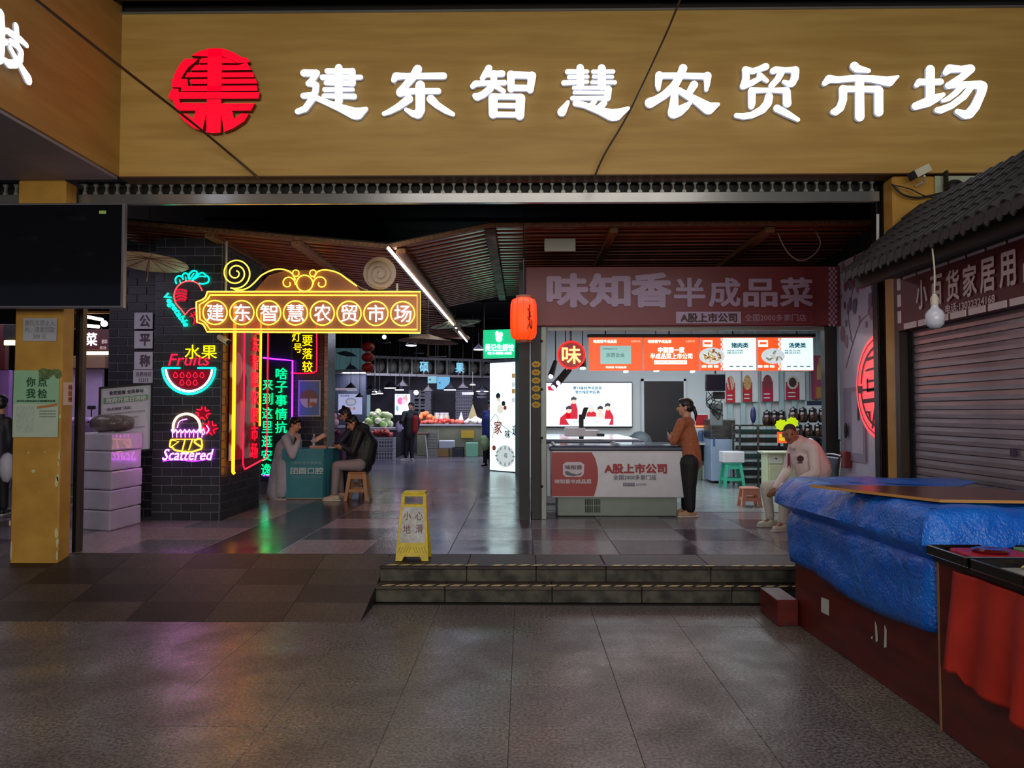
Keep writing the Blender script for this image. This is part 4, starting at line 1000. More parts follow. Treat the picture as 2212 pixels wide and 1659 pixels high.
# kiosk roller shutter
t = thing('kiosk_shutter', (3.56, 5, FL), 'closed grey roller shutter of the kiosk behind the blue-covered stall', 'roller shutter')
M_sh = mat('shutter_grey', (168, 154, 160), .28, .4, col2=(122, 112, 118), scale=2, stretch=(1, .5, 4))
b = MB(); prof = [(0, 0), (-.008, .004), (-.010, .035), (-.007, .067), (0, .072)]; ya_, yb_ = 3.3, 7.0
vs = [Vector((x, yy, z)) for yy in (ya_ - 5.15, yb_ - 5.15) for x, z in prof]
b.add(vs, [(k, k + 1, 6 + k, 5 + k) for k in range(4)] + [(0, 5, 9, 4)]); o = b.build('shutter_slat', M_sh, loc=(0, 0, 0)); me = o.data; bpy.data.objects.remove(o)
for k in range(31): inst(me, 'shutter_slat', t, (3.545 + .003 * math.sin(k * 1.7), 5.15, .22 + k * .0725))
MB().bbox((3.52, 6.99, .2), (3.62, 7.06, 2.38), .004).build('side_rail', M_steeld, t)
p = atx(2188, 977, 3.52); MB().bbox((3.515, p.y - .03, p.z - .03), (3.528, p.y + .03, p.z + .03), .003).build('lock_plate', mat('lock_purple', (60, 30, 70), .4), t)
# bulb under the eave
t = thing('hanging_bulb', at(2020, 710, 5.5), 'large unlit white bulb hanging on a cord below the tiled eave', 'lamp')
c = at(2020, 710, 5.5)
MB().lathe([(.0, 0), (.035, .006), (.058, .03), (.064, .07), (.064, .10), (.052, .125), (.030, .145), (.022, .165), (.022, .20), (.016, .215), (.016, .245), (.0, .25)], c, 20).build('bulb', mat('opal_bulb', (206, 208, 226), .25, col2=(196, 198, 214)), t, smooth=True)
MB().lathe([(.026, .17), (.028, .215), (.020, .235), (.0, .24)], c, 14).build('socket', mat('white_plastic', (200, 190, 176), .5), t)
MB().tube(spline([c + Vector((0, 0, .24)), c + Vector((.004, 0, .42)), c + Vector((-.008, 0, .57)), c + Vector((-.01, 0, .63))], 5), .006, 6).build('cord', MC['white_plastic'], t)
# surveillance camera and junction gear on the fascia corner
t = thing('security_camera', at(1990, 400, 7.1), 'white bullet security camera on the right pillar top', 'security camera')
p, q = at(1975, 378, 7.0), at(2005, 363, 7.0); d = (q - p).normalized(); 
MB().obox((p + q) / 2, d * .075, Vector((0, .035, 0)), d.cross(Y_) * .035).build('body', mat('cam_body', (214, 210, 190), .4), t)
MB().obox(p - d * .02, d * .02, Vector((0, .036, 0)), d.cross(Y_) * .036).build('sun_hood', M_blk, t)
MB().tube([at(1997, 380, 7.0), at(1996, 392, 7.08), at(1978, 402, 7.18)], .012, 6).build('bracket', MC['cam_body'], t)
t = thing('speaker_bracket', at(2055, 420, 7.12), 'black swivel bracket and round speaker above the tiled roof', 'bracket')
MB().bbox(at(2037, 420, 7.15), at(2050, 366, 7.08), .01).build('mount', M_blk, t)
MB().ball(at(2062, 404, 7.05), (.085, .06, .07), 12).build('speaker_head', M_blk, t, smooth=True)
MB().ball(at(2083, 406, 7.03), (.04, .05, .05), 10).build('speaker_cap', M_steeld, t, smooth=True)
cable([at(1927, 398, 7.15), at(1950, 420, 7.12), at(1985, 427, 7.12), at(2030, 418, 7.1), at(2040, 415, 7.12)], .010, 'looped_cable', 'thick black cable looping across the top of the right pillar', M_blk)
cable([at(1930, 400, 7.14), at(1965, 408, 7.1), at(2000, 424, 7.1), at(2042, 430, 7.1)], .006, 'looped_cable', 'thin black cable below the security camera', M_blk)
cable([at(1680, 503, 9.2), at(1692, 530, 9.2), at(1708, 552, 9.2), at(1732, 563, 9.2), at(1760, 548, 9.2), at(1772, 525, 9.2), at(1762, 500, 9.2)], .007, 'looped_cable', 'grey cable hanging in a loop under the right beam of the canopy', mat('grey_cable', (130, 104, 92), .6))
tag(MB().cyl(at(1896, 590, 7.41), at(1896, 463, 7.41), .014, n=8).build('white_pipe', M_white), 'short white pipe beside the right guide rail', 'pipe')

# ---------------------------------------------------------------- white side wall with the red round emblem
WX = 4.055
b = MB().box((WX, 7.5, FL), (WX + .15, 9.9, 3.56))
wr = struct(b.build('wall_right', mat('poster_wall', (206, 200, 216), .3, col2=(190, 184, 204), scale=1.2))); wr['label'] = 'white panel wall with blossom print beside the food shop'
b = MB(); rr = random.Random(12)
for k in range(90):
    y, z = 8.3 + rr.random() * 1.5, 2.5 + rr.random() ** .7 * 1.0; s = .02 + rr.random() * .07; a0 = rr.random() * 3
    b.prism([(s * (.5 + .5 * rr.random()) * math.cos(a0 + a) * 1.0, s * 1.3 * math.sin(a0 + a)) for a in [q * .9 for q in range(7)]], (WX - .001 - .0001 * k, y, z), -Y_, Z_, .0001, k % 3)
b.build('blossom_print', [mat('print_plum', (128, 76, 96), .5), mat('print_mauve', (160, 120, 140), .5), mat('print_grey', (120, 110, 128), .5)], wr)
b = MB()
for pts in ([(9.7, 2.2), (9.3, 2.7), (8.9, 2.85), (8.5, 3.2)], [(9.5, 2.5), (9.6, 2.9), (9.4, 3.2)], [(9.0, 2.8), (8.9, 3.2)]): b.tube(spline([(WX - .004, y, z) for y, z in pts], 5), .006, 4)
b.build('branch_print', MC['print_grey'], wr)
t = thing('round_wall_emblem', (WX, 8.69, 1.95 - .59), 'large lit salmon-red round emblem on the white side wall', 'emblem')
ec = Vector((WX - .02, 8.72, 1.94)); er = .60
M_em = mat('lit_coral', (255, 70, 76), .4, emit=1.0); M_emd = mat('emblem_dark', (110, 6, 14), .5)
MB().lathe([(0, -.02), (er, -.02), (er, .018), (0, .018)], ec, 48, axis='x').build('disc', M_em, t)
b = MB(); fx = WX - .045
def arc_(r, a0, a1, w_):
    b.prism([(r * math.cos(a0 + (a1 - a0) * i / 24), r * math.sin(a0 + (a1 - a0) * i / 24)) for i in range(25)] + [((r - w_) * math.cos(a1 + (a0 - a1) * i / 24), (r - w_) * math.sin(a1 + (a0 - a1) * i / 24)) for i in range(25)], (fx, ec.y, ec.z), -Y_, Z_, .003)
arc_(.555, 0, 6.28, .012); arc_(.47, math.pi * .40, math.pi * .97, .03); arc_(.47, math.pi * 1.05, math.pi * 1.62, .03)
for p in [[(-.30, .30), (-.04, .33), (-.04, .36), (-.30, .34)], [(-.34, .18), (-.04, .20), (-.04, .225), (-.30, .21)], [(-.30, .05), (-.04, .06), (-.04, .085), (-.30, .08)], [(-.30, -.06), (-.04, -.05), (-.04, -.02), (-.30, -.03)], [(-.30, -.06), (-.27, -.06), (-.27, .1), (-.30, .1)],
          [(-.54, .02), (-.42, .02), (-.42, -.07), (-.54, -.07)], [(-.42, -.02), (.1, -.0), (.1, -.03), (-.42, -.05)], [(-.42, -.14), (.1, -.12), (.1, -.17), (-.42, -.19)], [(-.36, -.28), (-.22, -.28), (-.22, -.42), (-.28, -.30), (-.36, -.31)], [(-.12, -.24), (-.08, -.24), (-.16, -.48), (-.20, -.48)]]:
    a = sum(p[j][0] * p[(j + 1) % len(p)][1] - p[(j + 1) % len(p)][0] * p[j][1] for j in range(len(p)))
    b.prism(p if a > 0 else p[::-1], (fx, ec.y, ec.z), -Y_, Z_, .004)
b.build('seal_lines', M_emd, t)
# things on the wall: cabinet with a cord, red extinguisher box
t = thing('wall_board', (WX, 9.5, 1.3), 'tall grey board with paper sheets below the blossom print', 'board')
MB().box((WX - .02, 9.15, 1.05), (WX, 9.75, 1.95)).build('board', mat('board_lilac', (150, 142, 164), .5), t)
MB().box((WX - .024, 9.2, 1.15), (WX - .02, 9.5, 1.9)).build('paper', mat('paper_lilac', (186, 180, 200), .6), t)
MB().box((WX - .03, 9.28, 1.55), (WX - .024, 9.33, 1.8)).build('dark_strip', M_blk, t)
MB().ball((WX - .05, 9.62, 1.42), (.02, .035, .10), 10).build('handset', M_blk, t)
tag(MB().bbox((WX - .09, 9.56, .96), (WX - .001, 9.72, 1.16), .01).build('red_box', mat('dull_red_box', (120, 40, 44), .5)), 'small dull red box on the ledge of the white side wall', 'box')

# ---------------------------------------------------------------- stall covered with the blue tarpaulin
M_lam = mat('maroon_laminate', (98, 24, 18), .32, col2=(76, 16, 14), scale=2.5, stretch=(1, 1, 6), bump=.04)
CX, CY0, CY1 = 2.125, 4.13, 6.1
t = thing('covered_stall', (2.8, 5.0, 0), 'maroon laminate market stall hidden under a blue tarpaulin', 'market stall')
MB().bbox((CX, CY0, 0), (3.45, CY1, .84), .004).build('body', M_lam, t)
MB().box((CX - .002, CY0 - .004, 0), (CX + .012, CY0 + .01, .84)).build('edge_strip', mat('worn_edge', (150, 116, 80), .6), t)
MB().bbox((CX + .01, CY0 + .06, .845), (3.45, CY1 - .02, .88), .004).build('counter_top', M_lam, t)
p = atx(1776, 1309, CX); MB().prism([((q := atx(x, y, CX)).y * -1, q.z) for x, y in [(1769, 1290), (1784, 1296), (1784, 1330), (1769, 1322)][::-1]], (CX - .003, 0, 0), -Y_, Z_, .001).build('white_sticker', mat('sticker_white', (196, 204, 196), .5), t)
b = MB()
for pp in ([(1893, 1350), (1897, 1360), (1897, 1398), (1892, 1399), (1893, 1370)], [(1874, 1341), (1878, 1352), (1880, 1384), (1876, 1388)], [(1866, 1376), (1870, 1374), (1869, 1382)]):
    q = [((k := atx(x, y, CX)).y * -1, k.z) for x, y in pp]; b.prism(q, (CX - .003, 0, 0), -Y_, Z_, .001)
b.build('torn_paper_scraps', MC['sticker_white'], t)
tag(MB().bbox((1.96, 6.02, 0), (2.12, 6.45, .20), .004).build('floor_block', M_lam), 'low maroon block at the far foot of the covered stall', 'block')
# stuff under the tarp holding it up + the tarp itself
M_tarp = mat('blue_tarpaulin', (12, 112, 222), .34, col2=(6, 92, 204), scale=6, bump=.55, bscale=60, coat=.1, spec=.6, crease=5.5)
path = []
def seg(a, b_, n, nrm):
    for i in range(n): path.append((Vector(a).lerp(Vector(b_), i / n), Vector(nrm)))
x0t, x1t, y0t, y1t = CX - .01, 3.40, CY0 + .05, CY1 + .06
seg((x1t, y1t), (x0t + .08, y1t), 24, (0, 1))
for i in range(8):
    a = math.pi / 2 + math.pi / 2 * i / 8; path.append((Vector((x0t + .08 + .08 * math.cos(a), y1t - .08 + .08 * math.sin(a))), Vector((math.cos(a), math.sin(a)))))
seg((x0t, y1t - .08), (x0t, y0t + .05), 70, (-1, 0))
for i in range(8):
    a = math.pi + math.pi / 2 * i / 8; path.append((Vector((x0t + .05 + .05 * math.cos(a), y0t + .05 + .05 * math.sin(a))), Vector((math.cos(a), math.sin(a)))))
seg((x0t + .05, y0t), (x1t, y0t), 40, (0, -1)); path.append((Vector((x1t, y0t)), Vector((0, -1))))
b = MB(); vs = []; NV = 30; ctr = Vector(((x0t + x1t) / 2 + .1, (y0t + y1t) / 2))
for i, (p, nn) in enumerate(path):
    far = max(0, min(1, (p.y - y0t) / (y1t - y0t)))
    skirt = .46 + .03 * math.sin(p.y * 3.1 + p.x) + (.0 if nn.x < -.3 else 0)
    bul = .035 + .085 * far ** 1.6 + (.03 if nn.y < -.5 else 0)
    prof = [(.012, skirt), (.03, skirt + .10), (.02, .66), (.03, .78), (.02, .835), (.005, .862), (.025, .885), (bul + .02, .94), (bul, 1.02), (bul * .4, 1.10), (-.03, 1.13), (-.2, 1.145), (-.55, 1.15)]
    for j in range(NV):
        s_ = j / (NV - 1) * (len(prof) - 1); k = min(int(s_), len(prof) - 2); f = s_ - k
        off = prof[k][0] * (1 - f) + prof[k + 1][0] * f; z = prof[k][1] * (1 - f) + prof[k + 1][1] * f
        q = p + nn * off
        if j >= NV - 5:
            q = q.lerp(ctr, .0 if j == NV - 5 else .12 * (j - NV + 5))
        P = Vector((q.x, q.y, z))
        w1 = noise.noise(Vector((P.x * 4, P.y * 4, P.z * 5))); w2 = noise.noise(Vector((P.x * 13, P.y * 11 + P.z * 9, P.z * 10)))
        amp = .020 * w1 + .008 * w2 + .014 * abs(noise.noise(Vector((P.x * 3, P.y * 2.2 + P.z * 3, P.z * 2)))) ** .5
        if .84 < z < .9: amp *= .2
        P += Vector((nn.x * amp, nn.y * amp, (.018 * w1 + .006 * w2) * (1 if z > 1 else .3)))
        if z < .86: 
            P.x = min(P.x, CX - .006) if nn.x < -.5 else P.x
        vs.append(P)
NP_ = len(path)
fs = [(i * NV + j, (i + 1) * NV + j, (i + 1) * NV + j + 1, i * NV + j + 1) for i in range(NP_ - 1) for j in range(NV - 1)]
vs.append(Vector((ctr.x, ctr.y, 1.15))); fs += [(i * NV + NV - 1, (i + 1) * NV + NV - 1, len(vs) - 1) for i in range(NP_ - 1)]
b.add(vs, fs)
o = b.build('tarpaulin', M_tarp, smooth=True); tag(o, 'creased blue tarpaulin draped over the stall at the right', 'tarpaulin')
md = o.modifiers.new('s', 'SOLIDIFY'); md.thickness = .004; md.offset = 1
for ob in [bpy.data.objects['covered_stall']] + [o_ for o_ in bpy.data.objects if o_.name.startswith('tarpaulin')]:
    for m_ in ([ob] if ob.type == 'MESH' else list(ob.children)):
        og_ = origin(m_)
        for v_ in m_.data.vertices: v_.co.x += (6.16 - (v_.co.y + og_.y)) * .036
# board on top
zt = 1.165
bd = MB(); pts = [(2.41, 4.46), (3.45, 4.38), (3.12, 5.5), (2.02, 5.42)]
P = [atz(2030, 1079, zt), atz(2400, 1084, zt), atz(2092, 1042, zt), atz(1748, 1047, zt)]
P[1] = P[0] + (P[1] - P[0]).normalized() * 1.05; P[2] = P[1] + (P[3] - P[0])
bd.add([p + Vector((0, 0, dz)) for dz in (-.016, 0) for p in P], [(0, 3, 2, 1), (4, 5, 6, 7), (0, 1, 5, 4), (1, 2, 6, 5), (2, 3, 7, 6), (3, 0, 4, 7)], 0)
bd.m = [0, 1, 0, 0, 0, 0]
tag(bd.build('table_board', [mat('raw_ply_edge', (186, 132, 66), .6), mat('brown_board', (98, 60, 56), .25, col2=(80, 46, 44), scale=3)]), 'loose brown board lying on the blue tarpaulin', 'board')

# ---------------------------------------------------------------- near stall with trays and red cloth
t = thing('tray_stall', (2.8, 3.0, 0), 'maroon laminate stall with food trays in the lower right corner', 'market stall')
SX0, SY1 = 2.17, 4.09; ZT = .92
MB().bbox((SX0, 1.6, 0), (3.45, SY1, ZT - .05), .004).build('body', M_lam, t)
MB().box((SX0 - .004, SY1 - .012, 0), (SX0 + .01, SY1 + .004, ZT - .04)).build('edge_strip', MC['worn_edge'], t)
MB().bbox((SX0 - .02, 1.6, ZT - .05), (3.45, SY1 + .01, ZT - .02), .004).build('counter_top', M_blk, t)
M_tr = mat('black_tray', (22, 20, 22), .2, spec=.7)
specs = [('food_tray', 3.73, 4.10, 'black tray of red paste pots and brushes, farthest on the stall'), ('food_tray', 3.31, 3.71, 'black tray of pale nuts on the near stall'), ('food_tray', 2.86, 3.29, 'black food tray nearest the camera on the stall')]
for nm, ya_, yb_, lab in specs:
    tr = thing(nm, (SX0 + .35, (ya_ + yb_) / 2, ZT - .02), lab, 'tray', 'black food trays on the near stall')
    b = MB(); xa_, xb_ = SX0 - .05, SX0 + .62
    b.bbox((xa_, ya_, ZT - .018), (xb_, yb_, ZT - .010), .003)
    for (a, c_, d_, e_) in ((xa_, ya_, xa_ + .012, yb_), (xb_ - .012, ya_, xb_, yb_), (xa_, ya_, xb_, ya_ + .012), (xa_, yb_ - .012, xb_, yb_)): b.bbox((a, c_, ZT - .012), (d_, e_, ZT + .035), .004)
    b.build('tray_shell', M_tr, tr)
    MB().box((xa_ + .013, ya_ + .013, ZT - .0098), (xb_ - .013, yb_ - .013, ZT - .006)).build('tray_liner', mat('pale_liner', (170, 172, 170), .3), tr)
    MB().box((xa_, ya_, ZT + .035), (xb_, ya_ + .012, ZT + .037)).build('rim_edge', M_alu, tr)
rr = random.Random(4)
o = MB().bbox((2.20, 3.79, ZT - .004), (2.50, 4.04, ZT + .030), .01); tag(o.build('red_packet', mat('red_food_film', (196, 24, 34), .45, col2=(150, 14, 24), scale=30, bump=.3, coat=.1)), 'glossy red packet in the farthest tray', 'packet')
tag(MB().lathe([(.0, 0), (.075, 0), (.085, .012), (.06, .02), (0, .014)], (2.33, 3.90, ZT + .031), 18).build('sauce_dish', mat('dark_red_sauce', (96, 22, 26), .15, coat=.6)), 'dark red round dish on the red packet', 'dish')
for i in range(3): tag(MB().bbox((2.53 + i * .07, 3.78, ZT - .004), (2.58 + i * .07, 4.04, ZT + .034 - .004 * i), .006).build('green_packet', mat('green_pack', (120, 150, 70), .3)), 'slim green packet %s the red packet in the farthest tray' % ['nearest', 'second from', 'third from'][i], 'packet')
b = MB()
for k in range(150):
    x = 2.34 + rr.random() * .40; y = 3.34 + rr.random() * .33; a = rr.random() * 3
    b.ball((x, y, ZT + .002 + .018 * rr.random()), (.020, .013, .010), 6, jit=.2)
o = b.build('nuts', mat('pale_nuts', (216, 200, 150), .5, col2=(190, 160, 100), scale=20), smooth=True); tag(o, 'heap of pale nuts in the middle black tray', 'nuts', kind='stuff')
# red cloth
b = MB(); vs = []; NX, NZ = 60, 34; ya_, yb_ = 1.8, 3.90
for i in range(NX):
    y = yb_ - (yb_ - ya_) * i / (NX - 1)
    fr = (yb_ - y); bot = .30 + .05 * math.sin(fr * 3.0 + .3) - .06 * fr + (.05 if fr < .1 else 0)
    for j in range(NZ):
        f = j / (NZ - 1); z = (ZT - .06) * (1 - f) + bot * f
        d = .010 + (.25 + .75 * f) * (.034 + .026 * math.sin(fr * 24 + f * 1.5) + .014 * math.sin(fr * 9 + 2)) + .008 * noise.noise(Vector((y * 6, z * 5, 1)))
        vs.append(Vector((SX0 - d, y + .02 * f * math.sin(fr * 13), z)))
b.add(vs, [(i * NZ + j, (i + 1) * NZ + j, (i + 1) * NZ + j + 1, i * NZ + j + 1) for i in range(NX - 1) for j in range(NZ - 1)])
o = b.build('red_cloth', mat('red_orange_cloth', (188, 44, 26), .75, col2=(168, 34, 20), scale=4, bump=.1), smooth=True); tag(o, 'red cloth hanging down the side of the tray stall', 'cloth')
md = o.modifiers.new('s', 'SOLIDIFY'); md.thickness = .003

# ---------------------------------------------------------------- wet floor sign
t = thing('wet_floor_sign', atz(892, 1210, FL), 'yellow folding caution board reading 小心地滑 on the step edge', 'floor sign')
M_wf = mat('caution_yellow', (222, 196, 20), .45, col2=(196, 170, 16), scale=14)
base = atz(890, 1212, FL); s = base.y / F
Wb, Wt, H = 71 * s, 53 * s, 142 * s
for side in (-1, 1):
    lean = .12
    o = base + Vector((0, .0 if side < 0 else .22, 0)); u = X_.copy() if side < 0 else -X_
    v = Vector((0, lean if side < 0 else -lean, H)).normalized(); hh = Vector((0, lean, H)).length
    outer = [(-Wb / 2, 0), (-Wb / 2 + 14 * s, 0), (-Wb / 2 + 18 * s, 9 * s), (Wb / 2 - 18 * s, 9 * s), (Wb / 2 - 14 * s, 0), (Wb / 2, 0), (Wt / 2, hh - .01), (Wt / 2 - .01, hh), (.085, hh), (.085, hh - .105), (-.085, hh - .105), (-.085, hh), (-Wt / 2 + .01, hh), (-Wt / 2, hh - .01)]
    outer = [(x, y) for x, y in outer]
    b = MB(); b.prism(outer, o, u, v, .016)
    b.prism([(-.085, hh - .03), (.085, hh - .03), (.085, hh), (-.085, hh)], o, u, v, .016)
    b.build('panel', M_wf, t)
    n = u.cross(v).normalized()
    if side < 0:
        c_ = o + v * (hh * .54) + n * .017
        MB().prism([(-.118, -.155), (-.105, -.17), (.105, -.17), (.118, -.155), (.098, .155), (-.098, .155)], c_ , u, v, .002).build('white_label', mat('worn_label', (196, 196, 200), .4, col2=(160, 156, 156), scale=18), t)
        Mr = mat('dark_red_print', (110, 60, 56), .7)
        for ch, x, y in (('小', -.055, .075), ('心', .055, .075), ('地', -.055, -.045), ('滑', .06, -.045)):
            text(ch, c_ + u * x + v * y + n * .002, u, v, .07, .08, Mr, t, 'character', bold=.0)
        b = MB()
        for k in range(5):
            for sg_ in (-1, 1):
                p = o + u * sg_ * (.02 + .025 * k) + v * .10 + n * .017; b.obox(p, (u * .004), n * .002, (v * .028 + u * -sg_ * .012))
        b.build('ribbing', mat('caution_rib', (170, 150, 14), .5), t)
        MB().box(o + v * (hh - .01) + Vector((-.10, .0, 0)), o + v * (hh + .002) + Vector((.10, .17, .012))).build('hinge', M_wf, t)
# ================================================================ the food shop on the right
SY = 9.9
sxa, sxb = at(1136, 890, SY).x, 4.05
t = thing('shop_sign_board', at(1470, 706, SY), 'wide dark red unlit shop sign with seven big pale characters over the counter opening', 'sign')
a, c = at(1136, 706, SY), at(1809, 577, SY)
MB().bbox((a.x, SY - .08, a.z), (c.x - .0, SY + .06, c.z), .008).build('panel', mat('unlit_red_panel', (100, 9, 24), .45, col2=(90, 8, 22), scale=1), t)
M_ul = mat('unlit_letter', (146, 124, 146), .5)
Yt = SY - .082
for i, (ch, x0_, x1_, y0_, y1_) in enumerate([('味', 1184, 1268, 593, 662), ('知', 1276, 1358, 593, 662), ('香', 1366, 1447, 592, 662), ('半', 1457, 1521, 602, 662), ('成', 1532, 1597, 602, 662), ('品', 1607, 1676, 604, 662), ('菜', 1686, 1753, 601, 662)]):
    text(ch, at((x0_ + x1_) / 2, (y0_ + y1_) / 2, Yt), X_, Z_, (x1_ - x0_) * Yt / F, (y1_ - y0_) * Yt / F, M_ul, t, 'character', bold=.045 if i < 3 else .03, d=.01)
MB().bbox(at(1460, 699, Yt), at(1601, 673, Yt - .006), .002).build('white_tab', M_ul, t)
text('A股上市公司', at(1531, 686, Yt - .007), X_, Z_, 120 * Yt / F, 19 * Yt / F, mat('tab_print', (50, 14, 24), .6), t, 'characters', bold=.035)
text('全国2000多家门店', at(1675, 686, Yt), X_, Z_, 132 * Yt / F, 15 * Yt / F, M_ul, t, 'characters', bold=.005)
b = MB(); 
for q in ([(1601, 673), (1752, 673)], [(1601, 699), (1752, 699)], [(1752, 673), (1752, 699)]): b.tube([at(*q[0], Yt), at(*q[1], Yt)], .004, 4)
b.build('outline', mat('dim_outline', (110, 60, 76), .6), t)
b = MB()
for r in range(21):
    for k in range(2 if 1 else 3):
        x = 1791 + (r % 2) * 4.5 + k * 9 - 1; y = 577 + r * 6.1
        if x + 4.5 > 1809: continue
        b.box(at(x, y + 6.1, Yt - .001), at(x + 4.5, y, Yt - .002))
b.build('check_strip', M_ul, t)['kind'] = 'stuff'
# frame posts, beam, rail
M_fp = mat('dark_frame', (18, 18, 22), .5, .2)
tag(MB().bbox((at(1145, 0, SY).x if 0 else at(1147, 890, SY).x, SY - .05, FL), (at(1168, 890, SY).x, SY + .1, at(0, 706, SY).z), .006).build('shop_post', M_fp), 'dark left post of the food shop opening', 'post')
t = thing('shop_guide_rail', (at(1174, 890, SY).x, SY, FL), 'punched grey steel rail beside the left shop post', 'guide rail')
MB().bbox((at(1169, 890, SY).x, SY - .03, FL), (at(1180, 890, SY).x, SY + .05, at(0, 708, SY).z), .004).build('channel', mat('galvanised', (110, 116, 112), .4, .5), t)
for k in range(4):
    z = .7 + k * .62; MB().ball((at(1170, 890, SY).x, SY - .04, z), .018, 8).build('bolt', M_blk, t)
tag(MB().bbox((at(1782, 890, SY).x, SY - .03, FL), (at(1809, 890, SY).x - .002, SY + .12, at(0, 708, SY).z), .008).build('shop_post', M_fp), 'dark right post of the food shop opening', 'post')
tag(MB().bbox((at(1169, 890, SY).x + .08, SY - .0, at(0, 716, SY).z), (at(1780, 890, SY).x, SY + .05, at(0, 709, SY).z), .003).build('shop_lintel', MC['galvanised']), 'thin steel lintel under the red shop sign', 'beam')
# yellow price stickers on the left post
M_ys = mat('yellow_sticker', (178, 150, 30), .6); M_sr = mat('sticker_red', (170, 40, 20), .6)
names = ['top', 'second', 'third', 'fourth', 'fifth', 'bottom']
for k in range(6):
    c_ = at(1158, 787 + k * 17.5, SY - .055)
    st_ = thing('burst_sticker', (c_.x, c_.y, c_.z - .04), 'yellow burst price sticker on the left shop post, %s of six' % names[k], 'sticker', 'yellow burst stickers on the shop post')
    MB().prism([((.062 if i % 2 else .05) * math.cos(math.pi * i / 9), (.044 if i % 2 else .036) * math.sin(math.pi * i / 9)) for i in range(18)], c_, X_, Z_, .002).build('sticker', M_ys, st_)
    text('特价', c_ + Vector((0, -.0025, 0)), X_, Z_, .06, .03, M_sr, st_, 'print', bold=.02)
# room of the shop
M_sw = mat('shop_wall_white', (206, 212, 214), .5, col2=(196, 204, 208), scale=1)
BYs = 16.2
struct(MB().box((-.02, BYs, FL), (6.6, BYs + .1, 3.5)).build('wall_back', M_sw))['label'] = 'white back wall of the food shop'
struct(MB().box((6.5, SY + .2, FL), (6.6, BYs, 3.5)).build('wall_right', mat('shop_wall_tint', (170, 184, 186), .35, col2=(150, 164, 168), scale=2)))['label'] = 'tiled right wall of the food shop'
struct(MB().box((-.05, SY + .14, FL), (.0, BYs, 3.6)).build('wall_left', M_dark))['label'] = 'dark outer face of the food shop partition'
struct(MB().box((-.05, SY + .05, FL), (.085, SY + .139, 3.5)).build('wall_left', M_fp))['label'] = 'dark jamb left of the food shop post'
struct(MB().box((.001, SY + .14, FL), (.06, BYs, 3.5)).build('wall_left', M_sw))['label'] = 'left partition of the food shop'
struct(MB().box((.0, SY + .1, 3.44), (6.6, BYs, 3.5)).build('ceiling', mat('shop_ceiling', (120, 112, 120), .6)))['label'] = 'ceiling of the food shop'
struct(MB().box((-.05, BYs + .1, FL), (.1, 16.9, 4.5)).build('wall_right', M_dark))['label'] = 'dark side wall beyond the food shop'
# back door
d_ = struct(MB().bbox(at(1393, 1000, BYs - .01) - Vector((0, 0, .0)), at(1476, 825, BYs - .03), .004).build('door_1', mat('black_door', (24, 26, 32), .35))); d_['label'] = 'black door in the back wall of the shop'
b = MB(); a, c = at(1386, 1035, BYs - .02), at(1482, 818, BYs - .06)
b.box((a.x, a.y, FL + .004), (a.x + .05, c.y, c.z)).box((c.x - .05, a.y, FL + .004), (c.x, c.y, c.z)).box((a.x, a.y, c.z - .05), (c.x, c.y, c.z)).build('door_frame', M_sw, d_)
# red round 味 light
c_ = at(1234, 767, 10.6)
t = thing('round_red_light', c_ - Vector((0, 0, .2)), 'round red light box with the character 味 inside the shop', 'sign')
MB().lathe([(0, -.02), (.185, -.02), (.185, .04), (0, .04)], c_, 36, axis='y').build('disc', mat('lit_dark_red', (150, 8, 14), .4, emit=.4), t)
MB().tube(ring(1234, 767, 29, 10.58, 32), .012, 6, closed=True).build('rim_tube', neon('rim', (255, 20, 20), 2.2), t)
text('味', c_ + Vector((0, -.026, 0)), X_, Z_, 40 * 10.58 / F, 38 * 10.58 / F, mat('lit_cream', (255, 190, 120), .4, emit=1.6), t, 'character', bold=.02)
MB().cyl(c_ + Vector((0, .03, .18)), Vector((c_.x, c_.y + .03, 3.44)), .01, n=6).build('hanging_rod', M_steel, t)
# menu light boxes
MY = 10.55
M_or = mat('menu_orange', (232, 84, 34), .4, emit=1.0); M_mw = mat('menu_white', (214, 240, 244), .4, emit=1.15); M_mt = mat('menu_lettering', (255, 246, 235), .4, emit=1.6)
M_mg = mat('menu_grey', (90, 130, 140), .5, emit=.35)
def mt(s, px, py, w_, h_, m, t, nm='lettering', bold=.02, Y=MY - .035): return text(s, at(px, py, Y), X_, Z_, w_ * Y / F, h_ * Y / F if h_ else None, m, t, nm, bold=bold)
panels = [(1272, 1389, 'first orange menu light box with a pale plaque'), (1391, 1510, 'orange menu light box with white slogan 中国第一家'), (1512, 1633, 'menu light box showing a fried dish beside a white price card'), (1635, 1757, 'rightmost menu light box with a clay pot dish')]
P_ = []
for i, (xa_, xb_, lab) in enumerate(panels):
    t = thing('menu_light_box', at((xa_ + xb_) / 2, 800, MY), lab, 'menu board', 'lit menu boards over the shop counter'); P_.append(t)
    MB().bbox(at(xa_, 801, MY + .05), at(xb_ - .8, 729, MY - .03), .003).build('light_panel', M_or, t)
for t, x0_ in ((P_[0], 1283), (P_[1], 1401)):
    mt('味知香半成品菜', x0_ + 24, 737.5, 50, 7, M_mt, t, 'small_lettering'); mt('全国两千家', x0_ + 90, 737.5, 20, 4, mat('menu_pink', (255, 190, 160), .4, emit=1.0), t, 'small_lettering')
MB().box(at(1297, 786, MY - .031), at(1363, 747, MY - .034)).build('plaque', mat('pale_plaque', (150, 200, 196), .4, emit=.7), P_[0])
